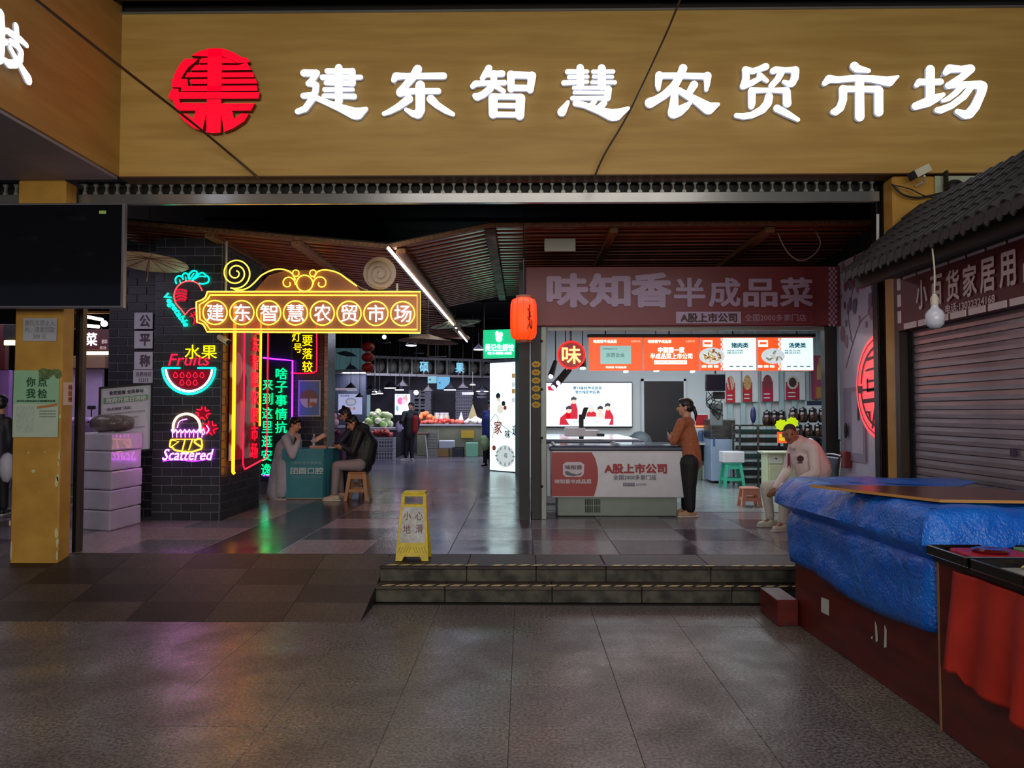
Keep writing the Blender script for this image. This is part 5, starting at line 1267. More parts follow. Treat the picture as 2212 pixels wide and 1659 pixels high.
mt('示范企业', 1329, 767, 40, 9, M_mg, P_[0], 'plaque_lettering', Y=MY - .036); mt('安徽省食品工业', 1318, 753.5, 30, 3, M_mg, P_[0], 'small_lettering', Y=MY - .036); mt('味知香 半成品菜', 1331, 793.5, 44, 4.5, M_mt, P_[0], 'small_lettering')
mt('中国第一家', 1450, 756, 56, 12, M_mt, P_[1], bold=.04); mt('半成品菜上市公司', 1450, 769.5, 90, 12, M_mt, P_[1], bold=.025)
MB().bbox(at(1413, 787, MY - .031), at(1484, 778, MY - .035), .003).build('pill', M_mt, P_[1]); mt('全国两千家门店连锁品牌', 1449, 782.5, 60, 4, M_or, P_[1], 'small_lettering', Y=MY - .037)
for t, xa_, dish, tit in ((P_[2], 1560, 0, '猪肉类'), (P_[3], 1684, 1, '汤煲类')):
    MB().box(at(xa_ + (2 if not dish else 4), 800, MY - .031), at(xa_ + (73 if not dish else 72), 730, MY - .034)).build('white_card', M_mw, t)
    b = MB()
    for r in range(13):
        for k in range(2):
            x = xa_ - 1 + (r % 2) * 2.8 + k * 5.6 - 2; b.box(at(x, 730.5 + (r + 1) * 5.3, MY - .0345), at(x + 2.8, 730.5 + r * 5.3, MY - .036))
    b.build('check_edge', M_mw, t)['kind'] = 'stuff'
    mt(tit, xa_ + 38, 746, 36, 11, mat('menu_teal', (24, 110, 130), .5, emit=.4), t, bold=.04, Y=MY - .037)
    mt('特色风味\n精选好料', xa_ + 28, 760, 34, 9, M_mg, t, 'small_lettering', Y=MY - .037)
    for k in range(4): MB().tube([at(xa_ + 16 + k * 14, 791.5, MY - .037), at(xa_ + 24 + k * 14, 791.5, MY - .037)], .008, 6).build('tag_pill', M_mg, t)
    for k in range(3): MB().bbox(at(xa_ - 44 + k * 13 - (3 if dish else 0), 794, MY - .031), at(xa_ - 34 + k * 13 - (3 if dish else 0), 789, MY - .035), .002).build('tag_pill', M_mt, t)
    c_ = at(xa_ - 22 + (8 if dish else 0), 769, MY - .04)
    MB().lathe([(0, -.005), (.16, -.006), (.175, .0), (0, .004)] if not dish else [(0, -.005), (.145, -.006), (.16, 0), (0, .004)], c_, 28, axis='y').build('dish_plate', mat('dish_plate', (205, 220, 226), .4, emit=.75), t)
    o_ = [ch for ch in t.children if ch.name.startswith('dish_plate')][-1]; o_.scale = (1, 1, .66); o_.location.z = (c_.z - origin(t).z) * (1 - .66)
    b = MB(); rr = random.Random(3 + dish)
    for k in range(26 if not dish else 14):
        a_ = rr.random() * 6.28; r_ = rr.random() ** .6 * .12; p = c_ + Vector((r_ * math.cos(a_), -.008 - k * .0006, r_ * .6 * math.sin(a_))); q = rr.random() * 3
        b.prism([(.03 * math.cos(z) * (1.3 if dish else 1), .009 * math.sin(z) * (1.6 if dish else 1)) for z in [i * .8 for i in range(8)]], p, X_ * math.cos(q) + Z_ * math.sin(q), Z_ * math.cos(q) - X_ * math.sin(q), .0005, k % 2)
    b.build('dish_print', [mat('fried_print', (206, 160, 60), .5, emit=.6), mat('fried_print2', (150, 96, 30), .5, emit=.4)] if not dish else [mat('fish_print', (200, 205, 200), .5, emit=.7), mat('fish_print2', (150, 150, 140), .5, emit=.5)], t)
    MB().bbox(at(xa_ - 42 - (4 if dish else 0), 749, MY - .031), at(xa_ - 21 - (4 if dish else 0), 735, MY - .035), .004).build('logo_patch', M_mt, t)
    MB().bbox(at(xa_ - 39 - (4 if dish else 0), 744, MY - .035), at(xa_ - 24 - (4 if dish else 0), 739, MY - .037), .003).build('logo_mark', M_or, t)
p0, p1 = at(1268, 729.5, MY + .06), at(1762, 724, MY - .03)
mr_ = MB().bbox((p0.x, p1.y, p0.z), (p1.x, p0.y, p1.z + .02), .004)
for q_ in (.08, .36, .64, .92): mr_.cyl((p0.x + (p1.x - p0.x) * q_, MY, p1.z), (p0.x + (p1.x - p0.x) * q_, MY, 3.44), .01, n=6)
tag(mr_.build('menu_rail', M_fp), 'dark rail the menu light boxes hang from', 'rail')
# track spot lamps
for k, (px, py, Y) in enumerate([(1259, 795, 11.5), (1352, 802, 13), (1418, 800, 11.5), (1496, 802, 13)]):
    c_ = at(px, py, Y); t = thing('spot_lamp', c_ - Vector((0, 0, .05)), 'black ceiling spot lamp behind the menu boards, %s' % ['beside the round red light', 'below the first box', 'below the slogan box', 'below the third box'][k], 'lamp', 'spot lamps in the food shop')
    MB().cyl(c_, c_ + Vector((0, .05, .16)), .055, .05, 12).build('housing', M_blk, t)
    MB().cyl(c_ - Vector((0, .003, .01)), c_, .045, n=12).build('lens', mat('spot_glow', (255, 250, 245), .4, emit=6 if k % 2 == 0 else 2), t)
    MB().cyl(c_ + Vector((0, .05, .16)), (c_.x, c_.y + .05, 3.44), .008, n=6).build('stem', M_blk, t)
t = thing('spot_lamp_cluster', at(1215, 830, 11.3), 'cluster of black spot lamps with pink glow left in the shop', 'lamp')
for (x, y, x2, y2) in ((1196, 835, 1222, 800), (1206, 826, 1232, 798), (1190, 812, 1200, 780)):
    MB().cyl(at(x, y, 11.3), at(x2, y2, 11.4), .05, .03, 10).build('housing', M_blk, t)
    MB().cyl(at(x2, y2, 11.4), (at(x2, y2, 11.4).x, 11.4, 3.44), .008, n=6).build('stem', M_blk, t)
    MB().ball(at(x, y + 1, 11.28), .035, 8).build('lens', mat('pink_glow', (255, 200, 255), .4, emit=4), t)
# wall screen
SYc = 16.1
t = thing('wall_screen', at(1270, 922, SYc), 'bright wall screen showing a cartoon family in red around a table', 'screen')
MB().bbox(at(1176, 924, SYc + .06), at(1366, 825, SYc - .0), .006).build('housing', M_steeld, t)
M_ps = mat('screen_white', (228, 246, 255), .3, emit=1.25)
MB().box(at(1178, 921, SYc - .001), at(1364.5, 827, SYc - .004)).build('display', M_ps, t)
M_pt = mat('screen_teal', (30, 110, 130), .5, emit=.3); M_pr = mat('screen_red', (196, 20, 48), .5, emit=.7); M_pk = mat('screen_dark', (60, 64, 84), .5, emit=.15); M_pf = mat('screen_skin', (238, 200, 180), .5, emit=.8)
ys = SYc - .006
def sp(pts, m, k, nm='picture'): return MB().prism([((q := at(x, y, ys - .0008 * k)).x, q.z) for x, y in pts[::-1]], (0, ys - .0008 * k, 0), X_, Z_, .0004).build(nm, m, t)
text('第19届杭州亚运会', at(1269, 838, ys), X_, Z_, 62 * ys / F, 7 * ys / F, M_pt, t, 'lettering', bold=.03); text('官方指定供应商', at(1269, 847, ys), X_, Z_, 52 * ys / F, 7 * ys / F, M_pt, t, 'lettering', bold=.03); text('全国2000多家', at(1262, 857, ys), X_, Z_, 46 * ys / F, 5 * ys / F, mat('screen_pale', (190, 200, 205), .5, emit=.9), t, 'lettering')
sp([(1183, 834), (1197, 834), (1196, 844), (1184, 843)], M_pr, 1, 'logo')
for (hx, hy, bx0, bx1, by) in ((1229, 886, 1208, 1232, 918), (1240, 866, 1222, 1248, 905), (1277, 884, 1266, 1288, 900), (1297, 886, 1290, 1304, 902), (1313, 880, 1304, 1325, 918)):
    sp([(hx - 4, hy + 4), (hx + 4, hy + 4), (bx1, (hy + by) / 2), (bx1, by), (bx0, by), (bx0 + 2, (hy + by) / 2)], M_pr if hx != 1297 else M_pf, 1)
    sp([(hx + 6 * math.cos(a_), hy + 7 * math.sin(a_)) for a_ in [i * .7 for i in range(9)]], M_pf, 2)
    sp([(hx - 7, hy), (hx - 6, hy - 7), (hx, hy - 10), (hx + 6, hy - 7), (hx + 5, hy - 2), (hx - 2, hy - 3)], M_pk if hx != 1277 else MC['screen_pale'], 3)
sp([(1222, 905), (1320, 905), (1314, 921), (1232, 921)], mat('screen_table', (236, 244, 250), .5, emit=1.1), 4)
sp([(1236, 909), (1252, 908), (1250, 912), (1238, 913)], MC['screen_pale'], 5); sp([(1280, 910), (1296, 909), (1294, 913), (1282, 913)], MC['screen_pale'], 5)

# chest freezer counter
FYc = 10.12
t = thing('chest_freezer', at(1327, 1112, FYc), 'white chest freezer with red and white printed front and dark blue rim', 'freezer')
xa_, xb_ = at(1190, 0, FYc).x, at(1472, 0, FYc).x
zt_, zm, zl_ = at(0, 968, FYc).z, at(0, 1073, FYc).z, FL + .005
MB().bbox((xa_, FYc, zm), (xb_, FYc + .75, zt_ - .02), .01).build('cabinet', mat('freezer_white', (206, 206, 214), .35), t)
MB().bbox((at(1202, 0, FYc + .03).x, FYc + .03, zl_), (at(1454, 0, FYc + .03).x, FYc + .7, zm), .01).build('plinth', mat('plinth_grey_green', (128, 142, 132), .5), t)
MB().bbox((xa_ - .03, FYc - .02, zt_ - .03), (xb_ + .02, FYc + .77, zt_ + .03), .015).build('rim', mat('navy_rim', (24, 30, 66), .3), t)
Mgl = mat('freezer_glass', (190, 210, 230), .05, alpha=.35)
MB().bbox((xa_ + .02, FYc + .03, zt_ + .03), ((xa_ + xb_) / 2 + .02, FYc + .70, zt_ + .042), .003).build('glass_lid', Mgl, t)
MB().bbox(((xa_ + xb_) / 2 - .03, FYc + .03, zt_ + .045), (xb_ - .02, FYc + .70, zt_ + .057), .003).build('glass_lid', Mgl, t)
b = MB()
for x in (xa_ + .02, (xa_ + xb_) / 2, xb_ - .05): b.bbox((x, FYc + .02, zt_ + .04), (x + .03, FYc + .72, zt_ + .066), .004)
b.build('lid_frame', M_alu, t)
yf = FYc - .004
MB().prism([(at(x, y, yf).x, at(x, y, yf).z) for x, y in [(1192, 1072), (1283, 1072)] + [(1283 + 9 * math.sin(math.pi * i / 10), 1072 - 91 * i / 10) for i in range(1, 10)] + [(1278, 977), (1192, 977)]], (0, yf + .002, 0), X_, Z_, .002).build('red_print', mat('freezer_red', (152, 12, 26), .4), t)
Mdr = mat('freezer_print_red', (160, 24, 40), .5); Mfw = mat('freezer_print_white', (206, 196, 206), .5); Mfg = mat('freezer_print_grey', (96, 96, 110), .5)
text('A股上市公司', at(1373, 1012, yf), X_, Z_, 132 * yf / F, 20 * yf / F, Mdr, t, 'lettering', bold=.045)
text('全国2000多家门店', at(1371, 1031, yf), X_, Z_, 92 * yf / F, 10.5 * yf / F, Mfg, t, 'lettering', bold=.02)
MB().box(at(1346, 1050, yf - .001), at(1371, 1043, yf - .003)).build('code_tab', Mfg, t); text('股票代码', at(1358, 1046.5, yf - .004), X_, Z_, 22 * yf / F, 4.5 * yf / F, Mfw, t, 'small_lettering'); text('605089', at(1385, 1046.5, yf), X_, Z_, 22 * yf / F, 5 * yf / F, Mfg, t, 'small_lettering')
MB().prism([(at(x, y, yf).x, at(x, y, yf).z) for x, y in [(1216, 1025), (1222, 1030), (1255, 1030), (1261, 1024), (1262, 1003), (1254, 998), (1224, 998), (1216, 1003)]], (0, yf - .001, 0), X_, Z_, .002).build('logo_shield', Mfw, t)
text('味知香', at(1239, 1009, yf - .004), X_, Z_, 36 * yf / F, 9 * yf / F, Mfg, t, 'logo_lettering', bold=.03)
MB().prism([(at(x, y, yf).x, at(x, y, yf).z) for x, y in [(1222, 1026), (1238, 1029), (1254, 1026), (1258, 1020), (1246, 1025), (1232, 1021), (1226, 1017), (1220, 1018)]], (0, yf - .003, 0), X_, Z_, .001).build('logo_swoosh', Mfg, t)
text('味知香半成品菜', at(1238, 1040, yf - .001), X_, Z_, 78 * yf / F, 9 * yf / F, Mfw, t, 'lettering', bold=.03)
b = MB(); yv = FYc + .027
for cx_ in (1265, 1273, 1282, 1291):
    pass
b = MB()
for k in range(9):
    for (y0_, y1_) in ((1091, 1078), (1107, 1093)):
        x = 1264 + k * 3.6 + (1.6 if k > 4 else 0); b.box(at(x, y0_, yv - .002), at(x + 2.1, y1_, yv))
b.build('vent_slots', M_blk, t)['kind'] = 'stuff'
MB().bbox(at(1180, 1072, FYc + .1), at(1189, 972, FYc + .05), .01).build('side_strip', mat('bright_edge', (200, 206, 220), .3), t)
# price tag scanner on freezer
tag(MB().bbox(at(1430, 965, 10.5), at(1475, 961, 10.2), .01).build('tray', M_white), 'white flat tray on the right end of the freezer', 'tray')
# second row: open freezer island with bright interior, boxes, pole display
t = thing('freezer_island', (at(1270, 0, 12).x, 12, FL), 'low white island freezer behind the counter with glass lids', 'freezer')
xa_, xb_ = .25, at(1378, 0, 11.6).x
zc = at(0, 950, 11.6).z
MB().bbox((xa_, 11.45, FL + .005), (xb_, 14.2, zc - .04), .02).build('cabinet', MC['freezer_white'], t)
MB().bbox((xa_ - .02, 11.42, zc - .04), (xb_ + .02, 14.22, zc + .0), .012).build('rim', MC['navy_rim'], t)
for k in range(3): MB().bbox((xa_ + .04, 11.5 + k * .9, zc + .002), (xb_ - .04, 12.3 + k * .9, zc + .02), .004).build('glass_lid', mat('bright_lid', (216, 224, 236), .12, spec=.8), t)
tag(MB().bbox(at(1222, 943, 11.5), at(1260, 923, 11.9), .01).build('white_carton', M_white), 'white carton on the island freezer left of the pole display', 'box')
tag(MB().bbox(at(1262, 943, 11.5), at(1289, 928, 11.9), .01).build('white_carton', M_white), 'smaller white carton on the island freezer right of the pole display', 'box')
t = thing('pole_display', (at(1253, 0, 11.5).x, 11.5, zc + .02), 'black pole display with slanted screen standing on the counter', 'display')
MB().bbox((at(1248, 0, 11.5).x, 11.52, zc + .02), (at(1258, 0, 11.5).x, 11.56, at(0, 895, 11.5).z), .006).build('pole', M_blk, t)
MB().obox(at(1262, 893, 11.5), (at(1266, 880, 11.5) - at(1258, 906, 11.5)) * .5, Vector((.035, 0, 0)), Vector((0, .012, 0))).build('screen_back', M_blk, t)
tag(MB().bbox(at(1290, 943, 11.45), at(1302, 936, 11.7), .004).build('receipt_printer', M_blk), 'small black printer at the edge of the island freezer', 'printer')
tag(MB().lathe([(.0, FL - .944), (.16, FL - .944), (.16, FL - .93), (.03, FL - .92), (.03, -.05), (.2, -.04), (.26, 0), (.25, .1), (.2, .24), (.1, .32), (.0, .34)], (at(1376, 0, 14.6).x, 14.6, .95), 18).build('grey_chair_back', mat('grey_plastic', (70, 82, 86), .5), smooth=True), 'grey rounded chair back in front of the black door', 'chair')
# desk with monitor, cups
DY = 15.3
t = thing('office_desk', (at(1518, 0, DY).x, DY, FL), 'pale desk against the back wall of the shop', 'desk')
zd = at(0, 956, DY).z
MB().bbox((at(1478, 0, DY).x, DY, zd - .04), (at(1544, 0, DY).x, DY + .6, zd), .004).build('desk_top', mat('desk_pale', (190, 196, 190), .4), t)
for x in (at(1480, 0, DY).x, at(1540, 0, DY).x): MB().bbox((x, DY + .02, FL + .005), (x + .03, DY + .58, zd - .04), .003).build('leg', M_steeld, t)
MB().bbox((at(1482, 0, DY).x, DY + .5, zd - .4), (at(1541, 0, DY).x, DY + .52, zd - .04), .003).build('modesty_panel', mat('desk_dark', (50, 56, 60), .5), t)
t = thing('computer_monitor', at(1518, 955, DY + .3), 'white monitor with a red picture on the pale desk', 'monitor')
MB().bbox(at(1501, 930, DY + .3), at(1531, 894, DY + .27), .005).build('housing', M_white, t)
MB().box(at(1503, 924, DY + .268), at(1529, 896, DY + .265)).build('screen', mat('red_screen', (150, 26, 36), .4, emit=.25, col2=(120, 16, 30), scale=9), t)
MB().box(at(1503, 923, DY + .264), at(1529, 919, DY + .262)).build('screen_strip', mat('orange_strip', (230, 150, 90), .4, emit=.6), t)
MB().bbox(at(1512, 955, DY + .33), at(1522, 929, DY + .30), .003).build('stand', M_white, t)
t = thing('blue_cup', at(1514, 954, DY + .1), 'tall blue cup on the pale desk', 'cup')
c_ = at(1514, 954, DY + .1); MB().lathe([(.0, 0), (.05, 0), (.055, .17), (.05, .17), (.046, .01), (0, .01)], c_, 14).build('cup_body', mat('blue_plastic', (60, 90, 130), .4), t, smooth=True)
MB().lathe([(.0, .17), (.055, .17), (.05, .2), (.02, .22), (0, .22)], c_, 14).build('cup_lid', MC['blue_plastic'], t, smooth=True)
c_ = atz(1504, 1036, FL); tag(MB().lathe([(.0, .005), (.12, .005), (.15, .36), (.16, .36), (.16, .38), (.0, .38)], c_, 16).build('waste_bin', mat('bin_green', (150, 168, 150), .5), smooth=True), 'pale green waste bin beneath the desk', 'bin')
tag(MB().bbox(atz(1519, 1037, FL + .005), atz(1534, 1037, FL) + Vector((0, .25, .30)), .01).build('white_carton', M_white), 'small white carton on the floor under the desk', 'box')
# hanging dark tv + cables on bracket
t = thing('hanging_monitor', at(1545, 850, 13.9), 'dark hanging monitor with tangled cables beneath it', 'monitor')
MB().bbox(at(1523, 845, 13.9), at(1567, 808, 13.8), .01).build('housing', mat('monitor_dark', (24, 24, 34), .2), t)
b = MB(); rr = random.Random(9)
for k in range(9): b.tube(spline([at(1526 + rr.random() * 40, 846, 13.95), at(1522 + rr.random() * 42, 862 + rr.random() * 10, 13.9), at(1530 + rr.random() * 34, 872 + rr.random() * 18, 13.95), at(1540 + rr.random() * 24, 880 + rr.random() * 30, 14.0)], 5), .008, 4)
b.build('tangled_cables', M_blk, t)['kind'] = 'stuff'
MB().bbox(at(1540, 862, 13.95), at(1566, 846, 13.9), .01).build('cable_box', M_blk, t)
MB().cyl(at(1545, 808, 13.9), (at(1545, 0, 13.9).x, 13.9, 3.44), .015, n=6).build('ceiling_rod', M_blk, t)
MB().bbox(at(1533, 920, 14.1), at(1562, 870, 14.0), .02).build('plastic_sheet', mat('grey_sheet', (110, 120, 122), .4), t)
# posters along the back wall
PWY = BYs - .02
pd = [(1568, 1588, 802, 870, 0), (1604, 1625, 801, 868, 1), (1646, 1670, 800, 867, 2), (1697, 1727, 803, 864, 3)]
cols = [(190, 40, 44), (186, 40, 44), (170, 36, 66), (172, 34, 60)]
prn = [('chilli', (230, 190, 170)), ('dumplings', (216, 170, 110)), ('meatballs', (140, 60, 70)), ('sauce bowl', (226, 214, 200))]
for k in range(9):
    xa_ = at(1562 + k * 27, 0, PWY).x; MB().bbox((xa_, PWY - .06, FL + .01), (xa_ + .10, PWY, 3.4), .004).build('wall_batten', mat('aqua_batten', (176, 200, 204), .35), bpy.data.objects['wall_back.001'])
for (xa_, xb_, y0_, y1_, k) in pd:
    p0, p1 = at(xa_, y1_, PWY - .10), at(xb_, y0_, PWY - .14); cx_ = (p0.x + p1.x) / 2; w_ = p1.x - p0.x; h_ = p1.z - p0.z
    t = thing('wall_poster', (cx_, PWY - .1, p0.z), 'red and white hanging poster showing %s, %s from the hanging monitor' % (prn[k][0], ['nearest', 'second', 'third', 'fourth'][k]), 'poster', 'food posters along the shop wall')
    MB().bbox((p0.x, PWY - .12, p0.z), (p1.x + .12, PWY - .001, p1.z), .003).build('box_panel', mat('poster_white', (222, 224, 226), .4), t)
    yq = PWY - .121
    MB().box((p0.x, yq - .004, p0.z), (p1.x, yq, p0.z + h_ * .64)).build('red_field', mat('poster_red_%d' % k, cols[k], .4), t)
    MB().prism([(w_ * .42 * math.cos(a_), h_ * .24 * math.sin(a_)) for a_ in [i * math.pi / 9 for i in range(18)]], (cx_, yq - .005, p0.z + h_ * .62), X_, Z_, .002).build('food_print', mat('poster_food_%d' % k, prn[k][1], .5, col2=tuple(int(q * .75) for q in prn[k][1]), scale=30), t)
    if k == 3: MB().prism([(w_ * .28 * math.cos(a_), h_ * .17 * math.sin(a_)) for a_ in [i * math.pi / 9 for i in range(18)]], (cx_, yq - .009, p0.z + h_ * .62), X_, Z_, .002).build('sauce_print', mat('brown_print', (70, 44, 44), .5), t)
    if k == 0: MB().prism([(-.06, .16), (-.03, .17), (.03, -.14), (0, -.2)], (cx_, yq - .009, p0.z + h_ * .55), X_, Z_, .002).build('chilli_print', MC['poster_red_0'], t)
    for j in range(2): MB().box((cx_ - w_ * .36, yq - .008, p0.z + .06 + j * .08), (cx_ + w_ * .2, yq - .005, p0.z + .085 + j * .08)).build('caption', MC['poster_white'], t)
p0, p1 = at(1757, 862, PWY - .1), at(1786, 768, PWY - .14)
t = thing('wall_poster', ((p0.x + p1.x) / 2, PWY - .1, p0.z), 'pink poster with a tall sauce bottle next to the right shop post', 'poster')
MB().box((p0.x, PWY - .13, p0.z), (p1.x, PWY - .001, p1.z)).build('panel', mat('poster_pink', (160, 70, 96), .5), t)
MB().prism([(-.07, -.1), (.07, -.1), (.07, .15), (.03, .28), (.03, .36), (-.03, .36), (-.03, .28), (-.07, .15)], ((p0.x + p1.x) / 2, PWY - .131, (p0.z + p1.z) / 2 + .05), X_, Z_, .002).build('bottle_print', mat('bottle_tan', (190, 150, 96), .5), t)
MB().box((p0.x + .05, PWY - .135, p0.z + .02), (p1.x - .02, PWY - .131, p0.z + .25)).build('lower_print', mat('ochre_print', (176, 130, 60), .5), t)
p0, p1 = at(1743, 932, PWY - .1), at(1784, 866, PWY - .12)
t = thing('notice_sheet', ((p0.x + p1.x) / 2, PWY - .1, p0.z), 'white notice sheet with dark header under the sauce bottle poster', 'notice')
MB().box((p0.x, PWY - .11, p0.z), (p1.x, PWY - .001, p1.z)).build('sheet', MC['poster_white'], t)
MB().box((p0.x, PWY - .115, p1.z - .09), (p1.x, PWY - .11, p1.z)).build('header', mat('header_navy', (50, 54, 80), .5), t)
# rack, jar counter, cabinet
t = thing('steel_rack', (at(1636, 0, 14.0).x, 14.0, FL), 'black steel rack with trays below the food posters', 'rack')
rx0, rx1, ry0, ry1 = at(1588, 0, 14.0).x, at(1688, 0, 14.0).x, 14.0, 14.45; ztop = at(0, 918, 14.0).z
for (x, y) in ((rx0, ry0), (rx1, ry0), (rx0, ry1), (rx1, ry1), ((rx0 + rx1) / 2 - .1, ry0)): MB().bbox((x - .018, y - .018, FL + .006), (x + .018, y + .018, ztop), .003).build('upright', M_steel, t)
for k in range(8):
    z = .36 + k * (ztop - .36) / 7 - .02
    b = MB(); b.box((rx0, ry0, z), (rx1, ry0 + .015, z + .022)).box((rx0, ry1 - .015, z), (rx1, ry1, z + .022)).box((rx0, ry0, z), (rx0 + .015, ry1, z + .022)).box((rx1 - .015, ry0, z), (rx1, ry1, z + .022))
    b.build('shelf_rim', M_steel, t)
    if k < 7: MB().bbox((rx0 + .03, ry0 + .03, z + .022), (rx1 - .03, ry1 - .03, z + .085), .01).build('shelf_tray', M_blk if k not in (3, 6) else mat('tray_green', (16, 56, 50), .5), t)
MB().bbox((rx0, ry0, ztop - .012), (rx1, ry1, ztop), .003).build('top_board', M_steeld, t)
lidm = mat('glossy_black_lid', (16, 14, 18), .08, coat=.8); jarm = mat('brown_pickle_jar', (60, 38, 34), .15, col2=(36, 22, 20), scale=10, coat=.7)
ct = thing('jar_counter', (at(1745, 0, 13.4).x, 13.4, FL), 'dark counter carrying the pickle jars by the right shop post', 'counter')
cx0, cx1 = at(1700, 0, 13.4).x, at(1800, 0, 13.4).x; zc_ = at(0, 948, 13.4).z
MB().bbox((cx0, 13.4, FL + .006), (cx1, 13.9, zc_ - .03), .01).build('cabinet', mat('counter_dark', (38, 26, 26), .4), ct)
MB().bbox((cx0 - .02, 13.38, zc_ - .03), (cx1, 13.92, zc_), .005).build('worktop', M_blk, ct)
proto = None
jp = [(1646, 14.2, ztop), (1662, 14.2, ztop), (1677, 14.2, ztop), (1712, 13.6, zc_), (1733, 13.6, zc_), (1754, 13.6, zc_), (1775, 13.6, zc_), (1702, 13.75, zc_ + .285), (1722, 13.75, zc_ + .285), (1743, 13.75, zc_ + .285), (1764, 13.75, zc_ + .285)]
labs = ['left of three on the rack top', 'middle of three on the rack top', 'right of three on the rack top'] + ['%s of the lower row on the jar counter' % q for q in ('first', 'second', 'third', 'last')] + ['%s of the upper row on the jar counter' % q for q in ('first', 'second', 'third', 'last')]
for i, (px, Y, z) in enumerate(jp):
    x = at(px, 0, Y).x; lab = 'round brown jar with glossy black lid, ' + labs[i]
    if i in (7, 8, 9, 10): z -= .0
    if proto is None:
        proto = thing('pickle_jar', (x, Y, z), lab, 'jar', 'pickle jars with black lids')
        MB().lathe([(.0, 0), (.06, 0), (.082, .03), (.086, .13), (.07, .18), (.06, .19), (0, .19)], (x, Y, z), 16).build('jar_body', jarm, proto, smooth=True)
        MB().lathe([(.066, .19), (.07, .205), (.068, .23), (.05, .25), (.012, .255), (.02, .27), (.012, .283), (0, .284)], (x, Y, z), 16).build('jar_lid', lidm, proto, smooth=True)
    else: copy_tree(proto, loc=(x, Y, z), label=lab)
c_ = at(1758, 1000, 12.6); c_ = Vector((c_.x, 12.6, FL + .006))
t = thing('pickle_barrel', c_, 'large dark brown pickle barrel behind the back of the seated man', 'jar')
MB().lathe([(0, 0), (.17, 0), (.22, .1), (.23, .55), (.20, .78), (.15, .84), (0, .84)], c_, 24).build('barrel_body', jarm, t, smooth=True)
MB().lathe([(.16, .84), (.19, .86), (.19, .92), (.12, .96), (0, .97)], c_, 24).build('barrel_lid', lidm, t, smooth=True)
for k, (px, py) in enumerate(((1688, 918), (1711, 913))):
    c_ = at(px, py, 13.3)
    t = thing('price_burst', c_ - Vector((0, 0, .1)), 'bright yellow burst price tag %s the seated man' % ['left of', 'above'][k], 'price tag')
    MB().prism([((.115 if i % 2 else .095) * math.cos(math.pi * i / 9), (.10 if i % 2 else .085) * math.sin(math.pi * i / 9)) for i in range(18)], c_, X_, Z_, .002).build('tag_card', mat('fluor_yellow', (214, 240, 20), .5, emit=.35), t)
    MB().cyl(c_ + Vector((0, .01, -.1)), (max(c_.x, cx0 + .02), 13.39, zc_ + .001), .004, n=4).build('wire_stem', M_steel, t)
t = thing('lit_price_card', at(1688, 955, 13.36), 'orange-red lit price card below the left yellow burst', 'price tag')
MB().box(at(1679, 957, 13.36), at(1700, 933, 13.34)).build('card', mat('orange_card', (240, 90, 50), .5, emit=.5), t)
text('泡菜\n特价', at(1689, 945, 13.338), X_, Z_, .10, .12, MC['fluor_yellow'], t, 'print', bold=.03)
t = thing('drawer_cabinet', (at(1676, 0, 13.0).x, 13.0, FL), 'cream cabinet with small drawers behind the seated man', 'cabinet')
a = at(1642, 0, 13.0).x; c = at(1712, 0, 13.0).x; zt_ = at(0, 978, 13.0).z
MB().bbox((a + .03, 13.0, FL + .006), (c, 13.35, zt_), .008).build('body', mat('cream_paint', (196, 204, 166), .45), t)
MB().bbox((a - .03, 12.94, zt_), (c + .02, 13.355, zt_ + .03), .006).build('top', mat('cream_top', (214, 218, 190), .35), t)
for k in range(2):
    x0_ = a + .06 + k * .25
    d_ = MB().bbox((x0_, 12.985, zt_ - .17), (x0_ + .22, 13.0, zt_ - .03), .004).build('drawer', mat('drawer_white', (206, 214, 200), .4), t)
    MB().prism([(-.03, .01), (.03, .01), (.0, -.012)][::-1], (x0_ + .11, 12.984, zt_ - .09), X_, Z_, .004).build('drawer_pull', M_blk, d_)
MB().bbox((a + .06, 12.985, FL + .05), (a + .28, 13.0, zt_ - .19), .004).build('door', MC['cream_paint'], t)
